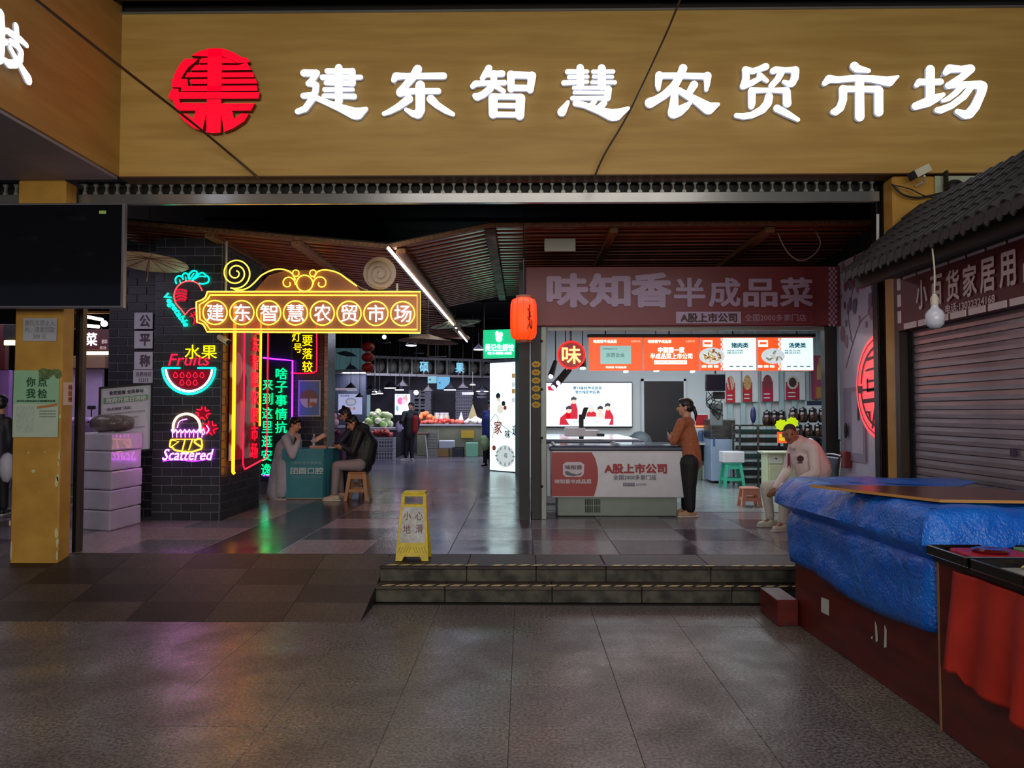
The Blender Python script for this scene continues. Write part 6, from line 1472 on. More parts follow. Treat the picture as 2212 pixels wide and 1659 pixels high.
# green stool with foam box, small stool, blue machine
def stool(c, w0, w1, h, m, label, n='plastic_stool', grp=None):
    t = thing(n, c, label, 'stool', grp); b = MB()
    MB().bbox((c.x - w1 / 2, c.y - w1 / 2, c.z + h - .035), (c.x + w1 / 2, c.y + w1 / 2, c.z + h), .012).build('seat', m, t)
    for sx_ in (-1, 1):
        for sy_ in (-1, 1):
            q = MB(); top = Vector((c.x + sx_ * (w1 / 2 - .03), c.y + sy_ * (w1 / 2 - .03), c.z + h - .03)); bt = Vector((c.x + sx_ * (w0 / 2 - .025), c.y + sy_ * (w0 / 2 - .025), c.z + .003))
            vs = [top + Vector((i, j, 0)) for i, j in ((-.028, -.028), (.028, -.028), (.028, .028), (-.028, .028))] + [bt + Vector((i, j, 0)) for i, j in ((-.022, -.022), (.022, -.022), (.022, .022), (-.022, .022))]
            q.add(vs, [(0, 1, 2, 3), (7, 6, 5, 4), (0, 4, 5, 1), (1, 5, 6, 2), (2, 6, 7, 3), (3, 7, 4, 0)]).build('leg', m, t)
    zr = c.z + h * .3; wr = w0 * .3 * 1 + w1 * .7 * 1; wr = (w0 + (w1 - w0) * .3) / 2 - .03
    for ax_ in (0, 1):
        for s_ in (-1, 1):
            p = (c.x - wr, c.y + s_ * wr - .01, zr) if ax_ == 0 else (c.x + s_ * wr - .01, c.y - wr, zr)
            q = (c.x + wr, c.y + s_ * wr + .01, zr + .05) if ax_ == 0 else (c.x + s_ * wr + .01, c.y + wr, zr + .05)
            MB().box(p, q).build('rail', m, t)
    for s_ in (-1, 1): MB().box((c.x - w1 * .38, c.y + s_ * (w1 / 2 - .02) - .006, c.z + h - .11), (c.x + w1 * .38, c.y + s_ * (w1 / 2 - .02) + .006, c.z + h - .03)).build('apron', m, t)
    return t
c_ = atz(1586, 1056, FL); c_.y += .15
stool(c_, .40, .30, .46, mat('green_plastic', (60, 178, 150), .35), 'turquoise plastic stool carrying a white foam box')
zb = FL + .462
tag(MB().bbox((c_.x - .19, c_.y - .16, zb), (c_.x + .19, c_.y + .16, zb + .2), .012).build('foam_box', M_white), 'white foam box on the turquoise stool in the shop', 'box')
c_ = atz(1624, 1096, FL); c_.y += .12
stool(c_, .30, .24, .28, mat('salmon_plastic', (206, 140, 116), .4), 'small salmon plastic stool at the knees of the seated man')
t = thing('ice_machine', atz(1556, 1045, FL), 'pale blue machine with steel top on castors near the desk', 'machine')
c_ = atz(1556, 1045, FL); zt_ = at(0, 948, c_.y).z
MB().bbox((c_.x - .17, c_.y, FL + .05), (c_.x + .2, c_.y + .6, zt_), .01).build('body', mat('pale_blue_metal', (150, 170, 196), .35), t)
MB().bbox((c_.x - .17, c_.y, zt_), (c_.x + .3, c_.y + .6, at(0, 905, c_.y).z), .02).build('steel_top', M_steel, t)
MB().lathe([(0, -.02), (.09, -.02), (.09, 0), (0, 0)], (c_.x + .16, c_.y, .78), 16, axis='y').build('round_cover', M_blk, t)
for dx in (-.13, .16): MB().cyl((c_.x + dx, c_.y + .03, FL + .03), (c_.x + dx, c_.y + .06, FL + .03), .028, n=10).build('castor', M_blk, t)
MB().bbox((c_.x - .13, c_.y - .02, 1.0), (c_.x - .1, c_.y, 1.15), .004).build('handle', mat('blue_handle', (40, 90, 150), .4), t)
c_ = at(1627, 917, 14.2)
t = thing('blue_brush', c_, 'upright dark blue scrubbing brush behind the steel rack', 'brush')
MB().ball(at(1627, 896, 14.2), (.055, .04, .16), 12).build('brush_head', mat('navy_plastic', (44, 50, 100), .3), t, smooth=True); MB().cyl(at(1626, 908, 14.2), at(1625, 917.5, 14.2), .015, n=6).build('handle', MC['navy_plastic'], t)
# folding chair for the man
# ================================================================ people
def remesh(caps, balls, name, m, parent, vox, smooth=2, extra=None):
    b = MB()
    for p, q, r0, r1 in caps:
        p, q = Vector(p), Vector(q)
        b.cyl(p, q, r0, r1, 12); b.ball(p, r0 * .995, 10); b.ball(q, r1 * .995, 10)
    for c, r, *rot in balls:
        t = MB().ball((0, 0, 0), r, 14)
        M_ = rot[0] if rot else Matrix.Identity(3)
        b.add([Vector(c) + M_ @ p for p in t.v], t.f)
    if extra: b.add(extra.v, extra.f)
    o = b.build(name, m, parent)
    md = o.modifiers.new('r', 'REMESH'); md.mode = 'VOXEL'; md.voxel_size = vox; md.use_smooth_shade = True
    if smooth: sm = o.modifiers.new('s', 'SMOOTH'); sm.iterations = smooth; sm.factor = .5
    dg = bpy.context.evaluated_depsgraph_get(); me = bpy.data.meshes.new_from_object(o.evaluated_get(dg))
    me.materials.clear(); me.materials.append(m) if not isinstance(m, list) else [me.materials.append(k) for k in m]
    old = o.data; o.modifiers.clear(); o.data = me; bpy.data.meshes.remove(old)
    return o
SKIN = mat('skin', (196, 148, 120), .55, col2=(184, 134, 108), scale=14)
SKIND = mat('tanned_skin', (150, 104, 80), .5, col2=(138, 92, 70), scale=14)
HAIR = mat('black_hair', (20, 17, 18), .45, col2=(12, 10, 11), scale=30, stretch=(1, 1, 5))
EYE = mat('eye_dark', (24, 16, 14), .2); LIP = mat('lip', (140, 80, 72), .5)
def face_mat(fwd, up=Z_):
    f = Vector(fwd).normalized(); r = f.cross(up).normalized(); u = r.cross(f).normalized()
    return Matrix((r, f, u)).transposed()       # columns: right, forward, up
def person(name_label, head, fwd, J, skin=SKIN, top=None, bottom=None, shoes=None, vox=.009, hair='short', tw=.15, extra_top=(), shoe_len=.24, handdir=None, hs=1., hairm=None, cat='person', build_legs=True, tr=1., up=Z_, coat=None):
    root = thing('person', (J['hip'].x, J['hip'].y, FL), name_label, cat)
    R_ = face_mat(fwd, up); H = Vector(head)
    hw = lambda x, y, z: H + R_ @ Vector((x, y, z))
    caps = []; balls = []
    # head: skull, face, jaw, nose, ears
    balls += [(hw(0, -.012, .03), (.072, .088, .086), R_), (hw(0, .022, -.03), (.058, .066, .075), R_), (hw(0, .045, -.078), (.034, .034, .028), R_)]
    caps += [(hw(0, .085, .01), hw(0, .104, -.026), .009, .014)]
    for s in (-1, 1): balls.append((hw(s * .074, -.008, -.01), (.012, .022, .032), R_))
    N = J['neck']; caps += [(hw(0, -.02, -.06), N, .05, .056)]
    hip, ch = J['hip'], J['chest']
    caps += [(N, ch, .06, .10), (ch, hip, .115, .12)]
    sh = {}
    for s in 'lr':
        S_, E_, W_ = J['sh' + s], J['el' + s], J['wr' + s]
        caps += [(ch + (N - ch) * .7, S_, .06, .05), (S_, E_, .045, .036), (E_, W_, .036, .025)]
        hd = (handdir[s] if handdir else (W_ - E_)).normalized()
        side = hd.cross(R_ @ Vector((0, 1, 0))); side = side.normalized() if side.length > .2 else hd.orthogonal().normalized()
        palm = W_ + hd * .075; nrm = hd.cross(side)
        caps += [(W_, W_ + hd * .03, .025, .027)]
        for k in (-1.2, -.4, .4, 1.2):
            b0 = W_ + hd * .03 + side * .016 * k; b1 = W_ + hd * .085 + side * .020 * k
            caps.append((b0, b1, .016, .013))
            L = .066 - .009 * abs(k - .3); k1 = b1 + (hd + nrm * .35).normalized() * L * .55; k2 = k1 + (hd * .7 + nrm * .75).normalized() * L * .45
            caps += [(b1, k1, .0095, .0088), (k1, k2, .0088, .0075)]
        t0 = W_ + hd * .035 + side * -.022; t1 = t0 + (hd * .7 - side * .8).normalized() * .035
        caps += [(t0, t1, .013, .011), (t1, t1 + (hd + nrm * .3).normalized() * .032, .0105, .0085)]
        if build_legs:
            P_, K_, A_ = J['hp' + s], J['kn' + s], J['an' + s]
            caps += [(hip, P_, .10, .085), (P_, K_, .075, .05), (K_, A_, .048, .032)]
            caps += [(A_, A_ + J['ft' + s] * .10 - Vector((0, 0, .05)), .028, .020)]
    remesh(caps, balls, 'body', skin, root, vox, 2)
    b = MB()
    for s in (-1, 1): b.ball(hw(s * .030, .078, .012), (.011, .008, .006), 8)
    o = b.build('eyes', EYE, root, smooth=True)
    MB().ball(hw(0, .083, -.052), (.020, .008, .006), 8).build('mouth', LIP, root, smooth=True)
    # hair
    hm = hairm or HAIR; hb = []; hc = []
    if hair != 'shaved':
        hb = [(hw(0, -.022, .048), (.080, .092, .080), R_), (hw(0, -.048, .0), (.074, .062, .075), R_), (hw(0, .035, .085), (.062, .055, .036), R_)]
        for s in (-1, 1): hb.append((hw(s * .062, .0, .045), (.022, .05, .045), R_))
    else: hb = [(hw(0, -.018, .042), (.0745, .0885, .080), R_)]
    if hair == 'pony':
        hb += [(hw(0, -.105, -.005), (.028, .028, .03), R_)]; hc += [(hw(0, -.11, -.01), hw(0, -.135, -.09), .026, .022), (hw(0, -.135, -.09), hw(.01, -.125, -.18), .022, .008)]
    if hair == 'bun': hb += [(hw(0, -.03, .13), (.03, .03, .028), R_)]
    remesh(hc, hb, 'hair', hm, root, .008, 1)
    # clothing
    tm, wid, belly = top
    tc = [(N + (ch - N) * .15, ch, .085, wid), (ch, hip, wid, belly), (hip, hip + (hip - ch).normalized() * .07, belly, belly * .97)]
    for s in 'lr':
        S_, E_, W_ = J['sh' + s], J['el' + s], J['wr' + s]
        tc += [(ch + (N - ch) * .6, S_, .085, .072), (S_, E_, .070, .058), (E_, E_ + (W_ - E_) * .97, .058, .042)]
    tc += list(extra_top)
    garment = remesh(tc, [], 'top', tm, root, .012, 3)
    garment.name = 'jacket' if coat is None else coat
    if bottom and build_legs:
        bc = []
        for s in 'lr':
            P_, K_, A_ = J['hp' + s], J['kn' + s], J['an' + s]
            bc += [(hip, P_, .12, .105), (P_, K_, .098 * tr, .072 * tr), (K_, K_ + (A_ - K_) * .95, .07 * tr, .052 * tr)]
        remesh(bc, [], 'trousers', bottom, root, .012, 2)
    if shoes and build_legs:
        for s in 'lr':
            A_ = J['an' + s]; f = J['ft' + s].normalized(); g = Vector((A_.x, A_.y, FL))
            sc_ = [(g - f * .05 + Z_ * .045, g + f * (shoe_len - .10) + Z_ * .034, .040, .032), (A_ - Z_ * .02, g + Z_ * .05, .042, .045)]
            o = remesh(sc_, [(g + f * (shoe_len / 2 - .06) + Z_ * .014, (.045, .045, .014))], 'shoe', shoes, root, .009, 1)
            sb = MB(); r = f.cross(Z_)
            sb.prism([(-.10, -.03), (-.06, -.044), (shoe_len - .10, -.042), (shoe_len - .065, -.02), (shoe_len - .065, .02), (shoe_len - .10, .042), (-.06, .044), (-.10, .03)], g + Z_ * .003, f, -r, .018).build('sole', mat('pale_sole', (206, 200, 190), .6), o)
    return root
def V(px, py, Y): return at(px, py, Y)
# ---- woman in the orange-brown sweater, seen from behind her left side, looking left
Yw = 10.2
h_ = V(1480, 880, Yw)
J = dict(hip=V(1491, 988, Yw), chest=V(1483, 938, Yw), neck=V(1484, 905, Yw), shl=V(1472, 914, Yw - .12), ell=V(1455, 953, Yw - .15), wrl=V(1450, 940, Yw + .08), shr=V(1490, 913, Yw + .14), elr=V(1468, 955, Yw + .18), wrr=V(1448, 948, Yw - .03),
         hpl=V(1489, 1000, Yw - .09), knl=V(1489, 1050, Yw - .09), anl=V(1491, 1101, Yw - .09), ftl=Vector((-1, -.15, 0)), hpr=V(1491, 1000, Yw + .09), knr=V(1486, 1050, Yw + .10), anr=V(1482, 1097, Yw + .10), ftr=Vector((-1, .1, 0)))
p = person('woman with black ponytail in orange-brown sweater, arms folded beside the chest freezer', h_, (-1, .25, -.02), J, top=(mat('rust_sweater', (168, 100, 66), .8, col2=(148, 84, 54), scale=30, bump=.2), .14, .145), bottom=mat('black_trousers', (20, 19, 22), .7), shoes=mat('tan_slipper', (190, 150, 120), .6), hair='pony', handdir=dict(l=Vector((-.3, .9, .1)), r=Vector((-.2, -.9, .1))), coat='sweater',
           extra_top=[(V(1470, 940, Yw - .08), V(1458, 946, Yw + .12), .07, .07), (V(1488, 960, Yw), V(1492, 990, Yw), .14, .145)], tr=1.3)
a_ = V(1441, 927, Yw - .06); b_ = V(1455, 948, Yw - .02)
tag(MB().obox((a_ + b_) / 2, (a_ - b_) * .5, Vector((0, .035, 0)), Vector((.004, 0, .004))).build('mobile_phone', M_blk), 'dark phone in the hands of the woman in the sweater', 'phone')
# ---- seated man in white
Ym = 9.0
gY = atz(1685, 1150, FL).y
J = dict(hip=V(1758, 1042, 9.12), chest=V(1738, 985, 9.06), neck=V(1722, 952, 9.02), shl=V(1757, 968, 8.87), ell=V(1762, 1022, 8.82), wrl=V(1690, 1056, 8.93), shr=V(1716, 962, 9.22), elr=V(1700, 1018, 9.32), wrr=V(1676, 1054, 9.12),
         hpl=V(1750, 1052, 9.0), knl=V(1694, 1056, 8.93), anl=V(1692, 1132, 8.95), ftl=Vector((-1, -.55, 0)), hpr=V(1745, 1048, 9.25), knr=V(1655, 1052, 9.32), anr=V(1664, 1122, 9.30), ftr=Vector((-1, -.25, 0)))
for k in ('anl', 'anr'): J[k].z = FL + .095
p = person('shaven-headed man in a white jacket and white trousers sitting beside the blue stall', V(1706, 938, 8.98), (-.36, -.92, -.16), J, skin=SKIND, top=(mat('white_jacket', (226, 210, 206), .7, col2=(214, 196, 194), scale=6, bump=.15), .16, .165), bottom=mat('white_trousers', (206, 200, 186), .75), shoes=mat('beige_shoe', (206, 200, 178), .6), hair='shaved', hairm=mat('stubble', (58, 42, 38), .7),
           handdir=dict(l=Vector((-.7, .1, -.45)), r=Vector((-.6, -.2, -.6))), extra_top=[(V(1747, 975, 9.04), V(1765, 1015, 9.1), .15, .17), (V(1727, 952, 9.06), V(1752, 972, 9.06), .065, .12), (V(1712, 962, 8.98), V(1727, 950, 9.05), .05, .06)], tr=1.0)
# emblem on the sleeve and front ribbon
e_ = V(1728, 985, 8.868)
b = MB(); b.lathe([(0, -.004), (.038, -.004), (.038, .004), (0, .004)], V(1729, 991, 8.80), 16, axis='y').box(V(1723, 1001, 8.80), V(1734, 998.5, 8.795))
b.build('sleeve_badge', mat('badge_dark', (60, 20, 36), .5), p)
b = MB(); b.prism([(-.018, -.10), (.0, -.06), (.018, -.10), (.014, .07), (-.014, .07)], V(1704, 993, 8.86), X_, Z_, .004); b.build('chest_ribbon', mat('ribbon_maroon', (110, 30, 50), .5), p)
t = thing('folding_chair', (J['hip'].x + .05, 9.15, FL), 'dark folding chair with curved back under the man in white', 'chair')
hx = J['hip'].x; sz = J['hip'].z - .12
MB().bbox((hx - .22, 8.93, sz - .03), (hx + .2, 9.35, sz), .01).build('seat', mat('navy_vinyl', (40, 46, 70), .4), t)
for (x, y) in ((hx - .2, 8.95), (hx - .2, 9.33), (hx + .19, 8.95), (hx + .19, 9.33)): MB().cyl((x, y, sz - .03), (x + (.05 if x > hx else -.03), y, FL + .004), .013, n=8).build('leg', M_steel, t)
MB().bbox((hx + .22, 8.95, sz + .12), (hx + .25, 9.33, sz + .42), .014).build('backrest', MC['navy_vinyl'], t)
MB().tube(spline([(hx + .19, 8.93, sz), (hx + .24, 8.93, sz + .38), (hx + .245, 8.96, sz + .44), (hx + .245, 9.32, sz + .44), (hx + .24, 9.35, sz + .38), (hx + .19, 9.35, sz)], 4), .012, 6).build('back_frame', M_steel, t)

# ---- blue table group
TYf = 12.0
t = thing('cloth_covered_table', (at(680, 0, 12.3).x, 12.3, FL), 'small table draped in teal cloth with pale print, between the seated people', 'table')
xa_, xb_ = at(620, 0, TYf).x, at(708, 0, TYf).x; xe = at(741, 0, 12.6).x
ztb = at(0, 971, TYf).z; zlo = at(0, 1074, TYf).z
M_teal = mat('teal_cloth', (60, 140, 156), .7, col2=(50, 124, 142), scale=3)
b = MB(); n = 24; vs = []
pth = [Vector((xa_, 12.55)), Vector((xa_, TYf)), Vector((xb_, TYf)), Vector((xe - .02, 12.25)), Vector((xe, 12.6))]
pp = []
for i in range(4):
    for k in range(8): pp.append(pth[i].lerp(pth[i + 1], k / 8))
pp.append(pth[-1])
for i, q in enumerate(pp):
    for j in range(8):
        f = j / 7; w_ = .012 * math.sin(i * 1.9) * (1 - f)
        vs.append(Vector((q.x + w_, q.y + w_, zlo + (ztb - zlo) * f)))
b.add(vs, [(i * 8 + j, (i + 1) * 8 + j, (i + 1) * 8 + j + 1, i * 8 + j + 1) for i in range(len(pp) - 1) for j in range(7)])
b.build('cloth_skirt', M_teal, t, smooth=True)
b = MB(); b.prism([(xa_, TYf), (xb_, TYf), (xe - .02, 12.25), (xe, 12.6), (xa_, 12.6)], (0, 0, ztb), X_, Y_, .012).build('tabletop', M_teal, t)
for (x, y) in ((xa_ + .03, TYf + .03), (xb_ - .03, TYf + .03), (xa_ + .03, 12.55), (xe - .04, 12.55)): MB().cyl((x, y, FL + .003), (x, y, ztb), .012, n=8).build('leg', M_alu, t)
MB().bbox((xa_, TYf + .02, zlo - .03), (xb_, TYf + .04, zlo), .004).build('foot_rail', M_alu, t)
M_tp = mat('pale_teal_print', (176, 206, 214), .6); M_tp2 = mat('faint_teal_print', (120, 172, 184), .6)
text('口腔检查免费体验', at(662, 1000, TYf - .02), X_, Z_, 66 * TYf / F, 7 * TYf / F, M_tp2, t, 'print', bold=.02)
text('团圆口腔', at(663, 1017, TYf - .02), X_, Z_, 70 * TYf / F, 14 * TYf / F, M_tp, t, 'print', bold=.035)
text('TUANYUAN DENTAL', at(663, 1030, TYf - .02), X_, Z_, 64 * TYf / F, 5 * TYf / F, M_tp2, t, 'print')
def bottle(c, label, r=.03, h=.22):
    t = thing('water_bottle', c, label, 'bottle')
    MB().lathe([(0, 0), (r, 0), (r, h * .35), (r * .92, h * .4), (r, h * .45), (r, h * .68), (r * .42, h * .86), (r * .42, h * .9), (0, h * .9)], c, 14).build('bottle_body', mat('clear_plastic', (150, 160, 190), .1, alpha=.6, spec=.8), t, smooth=True)
    MB().cyl(c + Z_ * h * .9, c + Z_ * h, r * .46, n=10).build('cap', M_white, t)
    MB().lathe([(r * 1.01, h * .45), (r * 1.01, h * .66)], c, 14).build('label_band', mat('lilac_label', (170, 160, 200), .4), t)
zz_ = ztb + .013
def on(px, Y): q = at(px, 0, Y); return Vector((q.x, Y, zz_))
bottle(on(657, 12.15), 'clear water bottle with lilac band at the left of the teal table'); bottle(on(687, 12.3), 'clear water bottle by the pinkish booklets on the teal table')
for i, (px, py) in enumerate(((698, 0), (699, 0), (697, 0))):
    c_ = on(px, 12.2) + Vector((0, 0, .014 * i)); tag(MB().bbox(c_ + Vector((-.13, -.07, 0)), c_ + Vector((.13, .07, .012)), .003).build('booklet', mat('pink_booklet_%d' % i, [(206, 160, 140), (196, 140, 124), (214, 176, 160)][i], .5)), 'pinkish booklet, %s of the pile on the teal table' % ['bottom', 'middle', 'top'][i], 'booklet', 'booklets on the teal table')
c_ = on(697, 12.35); tag(MB().obox(c_ + Vector((0, .0, .15)), Vector((.10, 0, .06)), Vector((0, .04, .0)), Vector((-.016, 0, .028))).build('model_denture_box', mat('pink_box', (214, 170, 150), .5)), 'tilted pinkish box standing behind the booklets', 'box')
c_ = on(727, 12.35); tag(MB().lathe([(0, 0), (.12, 0), (.13, .02), (0, .012)], c_, 16).build('paper_plate', M_white), 'white plate near the hand of the man in black', 'plate')
# doctor in white coat
coat_m = mat('white_coat', (176, 174, 188), .7, col2=(160, 158, 172), scale=5, bump=.15)
J = dict(hip=V(606, 1012, 12.25), chest=V(613, 968, 12.2), neck=V(630, 937, 12.15), shl=V(620, 950, 12.32), ell=V(640, 984, 12.35), wrl=V(648, 952, 12.3), shr=V(617, 948, 11.95), elr=V(632, 985, 11.95), wrr=V(645, 952, 12.02),
         hpl=V(608, 1022, 12.32), knl=V(645, 1020, 12.45), anl=V(640, 1066, 12.5), ftl=Vector((1, 0, 0)), hpr=V(608, 1022, 12.12), knr=V(622, 1024, 12.2), anr=V(597, 1068, 12.05), ftr=Vector((1, -.2, 0)))
J['knl'].y = 12.66
for k in ('anl', 'anr'): J[k].z = FL + .09
p = person('person in long white coat sitting left of the teal table, chin on hands', V(638, 917, 12.15), (.93, -.25, -.28), J, top=(coat_m, .135, .14), bottom=mat('navy_trousers', (30, 32, 52), .7), shoes=mat('black_shoe', (20, 20, 22), .5),
           handdir=dict(l=Vector((-.25, -.1, .95)), r=Vector((-.25, .1, .95))), hs=1, coat='white_coat',
           extra_top=[(V(607, 1005, 12.2), V(597, 1064, 12.12), .155, .15), (V(614, 1000, 12.12), V(610, 1062, 12.08), .14, .13)], hair='short')
stool(Vector((J['hip'].x - .02, 12.25, FL)), .34, .26, J['hip'].z - FL - .16, mat('stool_brown', (150, 104, 70), .45), 'brown plastic stool hidden under the white-coated person', grp=None)
# man in black jacket
blk_j = mat('black_puffer', (30, 28, 34), .55, col2=(20, 19, 24), scale=5, bump=.3)
J = dict(hip=V(783, 995, 12.0), chest=V(784, 950, 12.0), neck=V(771, 925, 12.0), shl=V(778, 935, 11.82), ell=V(762, 976, 11.78), wrl=V(742, 966, 11.98), shr=V(770, 933, 12.2), elr=V(757, 975, 12.26), wrr=V(738, 962, 12.2),
         hpl=V(776, 1004, 11.88), knl=V(727, 1006, 11.85), anl=V(722, 1068, 11.87), ftl=Vector((-1, -.1, 0)), hpr=V(776, 1004, 12.12), knr=V(731, 1004, 12.22), anr=V(737, 1058, 12.25), ftr=Vector((-1, .1, 0)))
for k in ('anl', 'anr'): J[k].z = FL + .095
p = person('man in black padded jacket and grey trousers bent over the teal table', V(762, 914, 11.98), (-.88, -.25, -.55), J, top=(blk_j, .17, .165), bottom=mat('grey_trousers', (150, 140, 146), .75), shoes=mat('pale_sneaker', (196, 190, 170), .6),
           extra_top=[(V(778, 928, 12.0), V(796, 960, 12.0), .12, .15), (V(796, 960, 12.0), V(790, 990, 12.0), .15, .16), (V(775, 930, 12.0), V(790, 925, 12.0), .10, .07)], handdir=dict(l=Vector((-1, .2, -.1)), r=Vector((-1, -.1, -.1))))
stool(Vector((at(782, 0, 12.0).x, 12.0, FL)), .38, .28, J['hip'].z - FL - .165, mat('stool_tan', (176, 128, 88), .45), 'tan plastic stool under the man in the black jacket')
# person behind with topknot
J = dict(hip=V(768, 985, 12.75), chest=V(765, 940, 12.75), neck=V(755, 915, 12.75), shl=V(760, 925, 12.6), ell=V(735, 955, 12.55), wrl=V(722, 962, 12.65), shr=V(760, 925, 12.9), elr=V(740, 955, 12.9), wrr=V(728, 962, 12.8),
         hpl=V(765, 990, 12.65), knl=V(748, 1002, 12.6), anl=V(748, 1060, 12.62), ftl=Vector((-1, 0, 0)), hpr=V(765, 990, 12.85), knr=V(748, 1002, 12.9), anr=V(750, 1058, 12.9), ftr=Vector((-1, 0, 0)))
for k in ('anl', 'anr'): J[k].z = FL + .095
p = person('person with a small topknot leaning in behind the man in black', V(746, 896, 12.7), (-.9, -.1, -.45), J, top=(mat('dark_navy_jacket', (34, 36, 54), .6), .15, .15), bottom=mat('dark_jeans', (36, 42, 66), .7), shoes=mat('grey_sneaker', (150, 150, 140), .6), hair='bun', vox=.012)
stool(Vector((at(770, 0, 12.78).x, 12.85, FL)), .34, .26, J['hip'].z - FL - .17, MC['stool_brown'], 'brown stool behind the black-jacketed man')
# standing shopper far back
Ys = 21.5
J = dict(hip=V(884, 935, Ys), chest=V(885, 902, Ys), neck=V(888, 888, Ys), shl=V(874, 893, Ys - .1), ell=V(868, 910, Ys - .3), wrl=V(862, 915, Ys - .15), shr=V(899, 893, Ys), elr=V(903, 912, Ys), wrr=V(901, 930, Ys),
         hpl=V(879, 940, Ys), knl=V(878, 966, Ys), anl=V(876, 989, Ys), ftl=Vector((-.7, -.6, 0)), hpr=V(889, 940, Ys), knr=V(888, 966, Ys), anr=V(890, 989, Ys), ftr=Vector((.3, -.8, 0)))
for k in ('anl', 'anr'): J[k].z = FL + .095
p = person('shopper in black jacket with red side standing before the fruit stalls', V(888, 878, Ys), (-.3, -.95, 0), J, top=(mat('black_jacket', (24, 24, 30), .6), .16, .165), bottom=mat('black_pants', (18, 18, 24), .7), shoes=mat('trainer_white', (170, 170, 170), .6), vox=.014)
remesh([(V(897, 903, Ys - .08), V(896, 930, Ys - .08), .09, .09)], [], 'red_side_panel', mat('red_panel', (150, 24, 34), .7), p, .015, 2)
tag(MB().ball(V(862, 922, Ys - .2), (.10, .08, .16), 10, jit=.15).build('white_bag', mat('lilac_bag', (190, 180, 214), .4), smooth=True), 'whitish plastic bag held by the far shopper', 'bag')
# person in blue behind the light box
Yb = 19.2
J = dict(hip=V(1055, 935, Yb), chest=V(1056, 905, Yb), neck=V(1058, 888, Yb), shl=V(1048, 893, Yb), ell=V(1045, 915, Yb), wrl=V(1046, 935, Yb), shr=V(1068, 893, Yb), elr=V(1070, 915, Yb), wrr=V(1070, 935, Yb),
         hpl=V(1050, 942, Yb), knl=V(1049, 972, Yb), anl=V(1048, 998, Yb), ftl=Vector((-.5, -.8, 0)), hpr=V(1060, 942, Yb), knr=V(1060, 972, Yb), anr=V(1060, 998, Yb), ftr=Vector((.2, -1, 0)))
for k in ('anl', 'anr'): J[k].z = FL + .095
p = person('person in dark blue jacket half hidden behind the tall light box', V(1060, 874, Yb), (-.6, .7, 0), J, top=(mat('deep_blue_jacket', (30, 46, 120), .6), .16, .165), bottom=mat('black_pants', (18, 18, 24), .7), shoes=mat('black_shoe', (20, 20, 22), .5), vox=.014)
tag(MB().ball(V(1046, 957, Yb - .15), (.13, .1, .2), 10, jit=.2).build('shopping_bag', mat('green_clear_bag', (170, 190, 150), .3, col2=(110, 150, 70), scale=6), smooth=True), 'whitish bag with green vegetables by the person in blue', 'bag')
# person at the left edge
Ye = 10.2
J = dict(hip=V(-2, 985, Ye), chest=V(-2, 930, Ye), neck=V(0, 898, Ye), shl=V(14, 910, Ye), ell=V(20, 950, Ye), wrl=V(14, 985, Ye), shr=V(-20, 910, Ye), elr=V(-26, 950, Ye), wrr=V(-20, 985, Ye),
         hpl=V(6, 995, Ye), knl=V(7, 1045, Ye), anl=V(8, 1100, Ye), ftl=Vector((-.2, 1, 0)), hpr=V(-10, 995, Ye), knr=V(-10, 1045, Ye), anr=V(-10, 1100, Ye), ftr=Vector((-.2, 1, 0)))
for k in ('anl', 'anr'): J[k].z = FL + .095
p = person('person in dark clothes at the left edge behind the yellow pillar', V(2, 872, Ye), (-.5, .85, 0), J, top=(MC['black_jacket'], .16, .165), bottom=MC['black_pants'], shoes=MC['black_shoe'], vox=.012)
tag(MB().ball(V(16, 1010, Ye - .15), (.10, .09, .20), 10, jit=.15).build('carrier_bag', mat('pale_carrier', (190, 190, 200), .5), smooth=True), 'pale carrier bag at the left edge of the picture', 'bag')
# ================================================================ far market
# tall light box with advert, green sign, pillar
A, B_ = at(1058, 1016, 18.0), at(1127, 1022, 17.3)
t = thing('tall_light_box', (A + B_) / 2, 'tall bright advertising light box with dumpling dish, right of the hall', 'light box')
A.z = B_.z = FL + .01; u = (B_ - A).normalized(); W = (B_ - A).length; H = at(1058, 784, 18).z - A.z; n = u.cross(Z_); v = Z_
c_ = A + u * W / 2 + v * H / 2
MB().obox(c_ - n * .09, u * W / 2, n * .08, v * H / 2).build('housing', M_blk, t)
MB().obox(c_ , u * (W / 2 - .01), n * .008, v * (H / 2 - .01)).build('lit_face', mat('lit_mint_white', (222, 250, 248), .3, emit=1.25), t)
def lb(fx, fy): return A + u * W * fx + v * H * (1 - fy) + n * .012
MBk = mat('ad_black', (50, 50, 56), .5, emit=.12); MAr = mat('ad_brown', (170, 80, 60), .5, emit=.3); MAo = mat('ad_ochre', (196, 160, 100), .5, emit=.5); MAg = mat('ad_green', (60, 110, 90), .5, emit=.3); MAp = mat('ad_pale', (196, 206, 206), .5, emit=.9)
for k, (fy) in enumerate((.13, .21, .27, .35)): MB().obox(lb(.76, fy), u * .05, n * .003, v * .05).build('spice_print', (MAo, MAp, MAo, MAp)[k], t)
text('家', lb(.28, .60), u, v, .24, .30, MAr, t, 'lettering', bold=.02); text('味', lb(.58, .66), u, v, .16, .18, MBk, t, 'lettering', bold=.02); text('道', lb(.82, .62), u, v, .18, .22, MBk, t, 'lettering', bold=.02); text('手工水饺', lb(.8, .045), u, v, .22, .05, MAp, t, 'small_lettering')
MB().tube(spline([lb(.02, .55), lb(.2, .48), lb(.34, .56), lb(.5, .6), lb(.9, .68), lb(.99, .64)], 5), .006, 4).tube([lb(.1, .70), lb(.14, .62), lb(.05, .58)], .006, 4).build('brush_line', MBk, t)
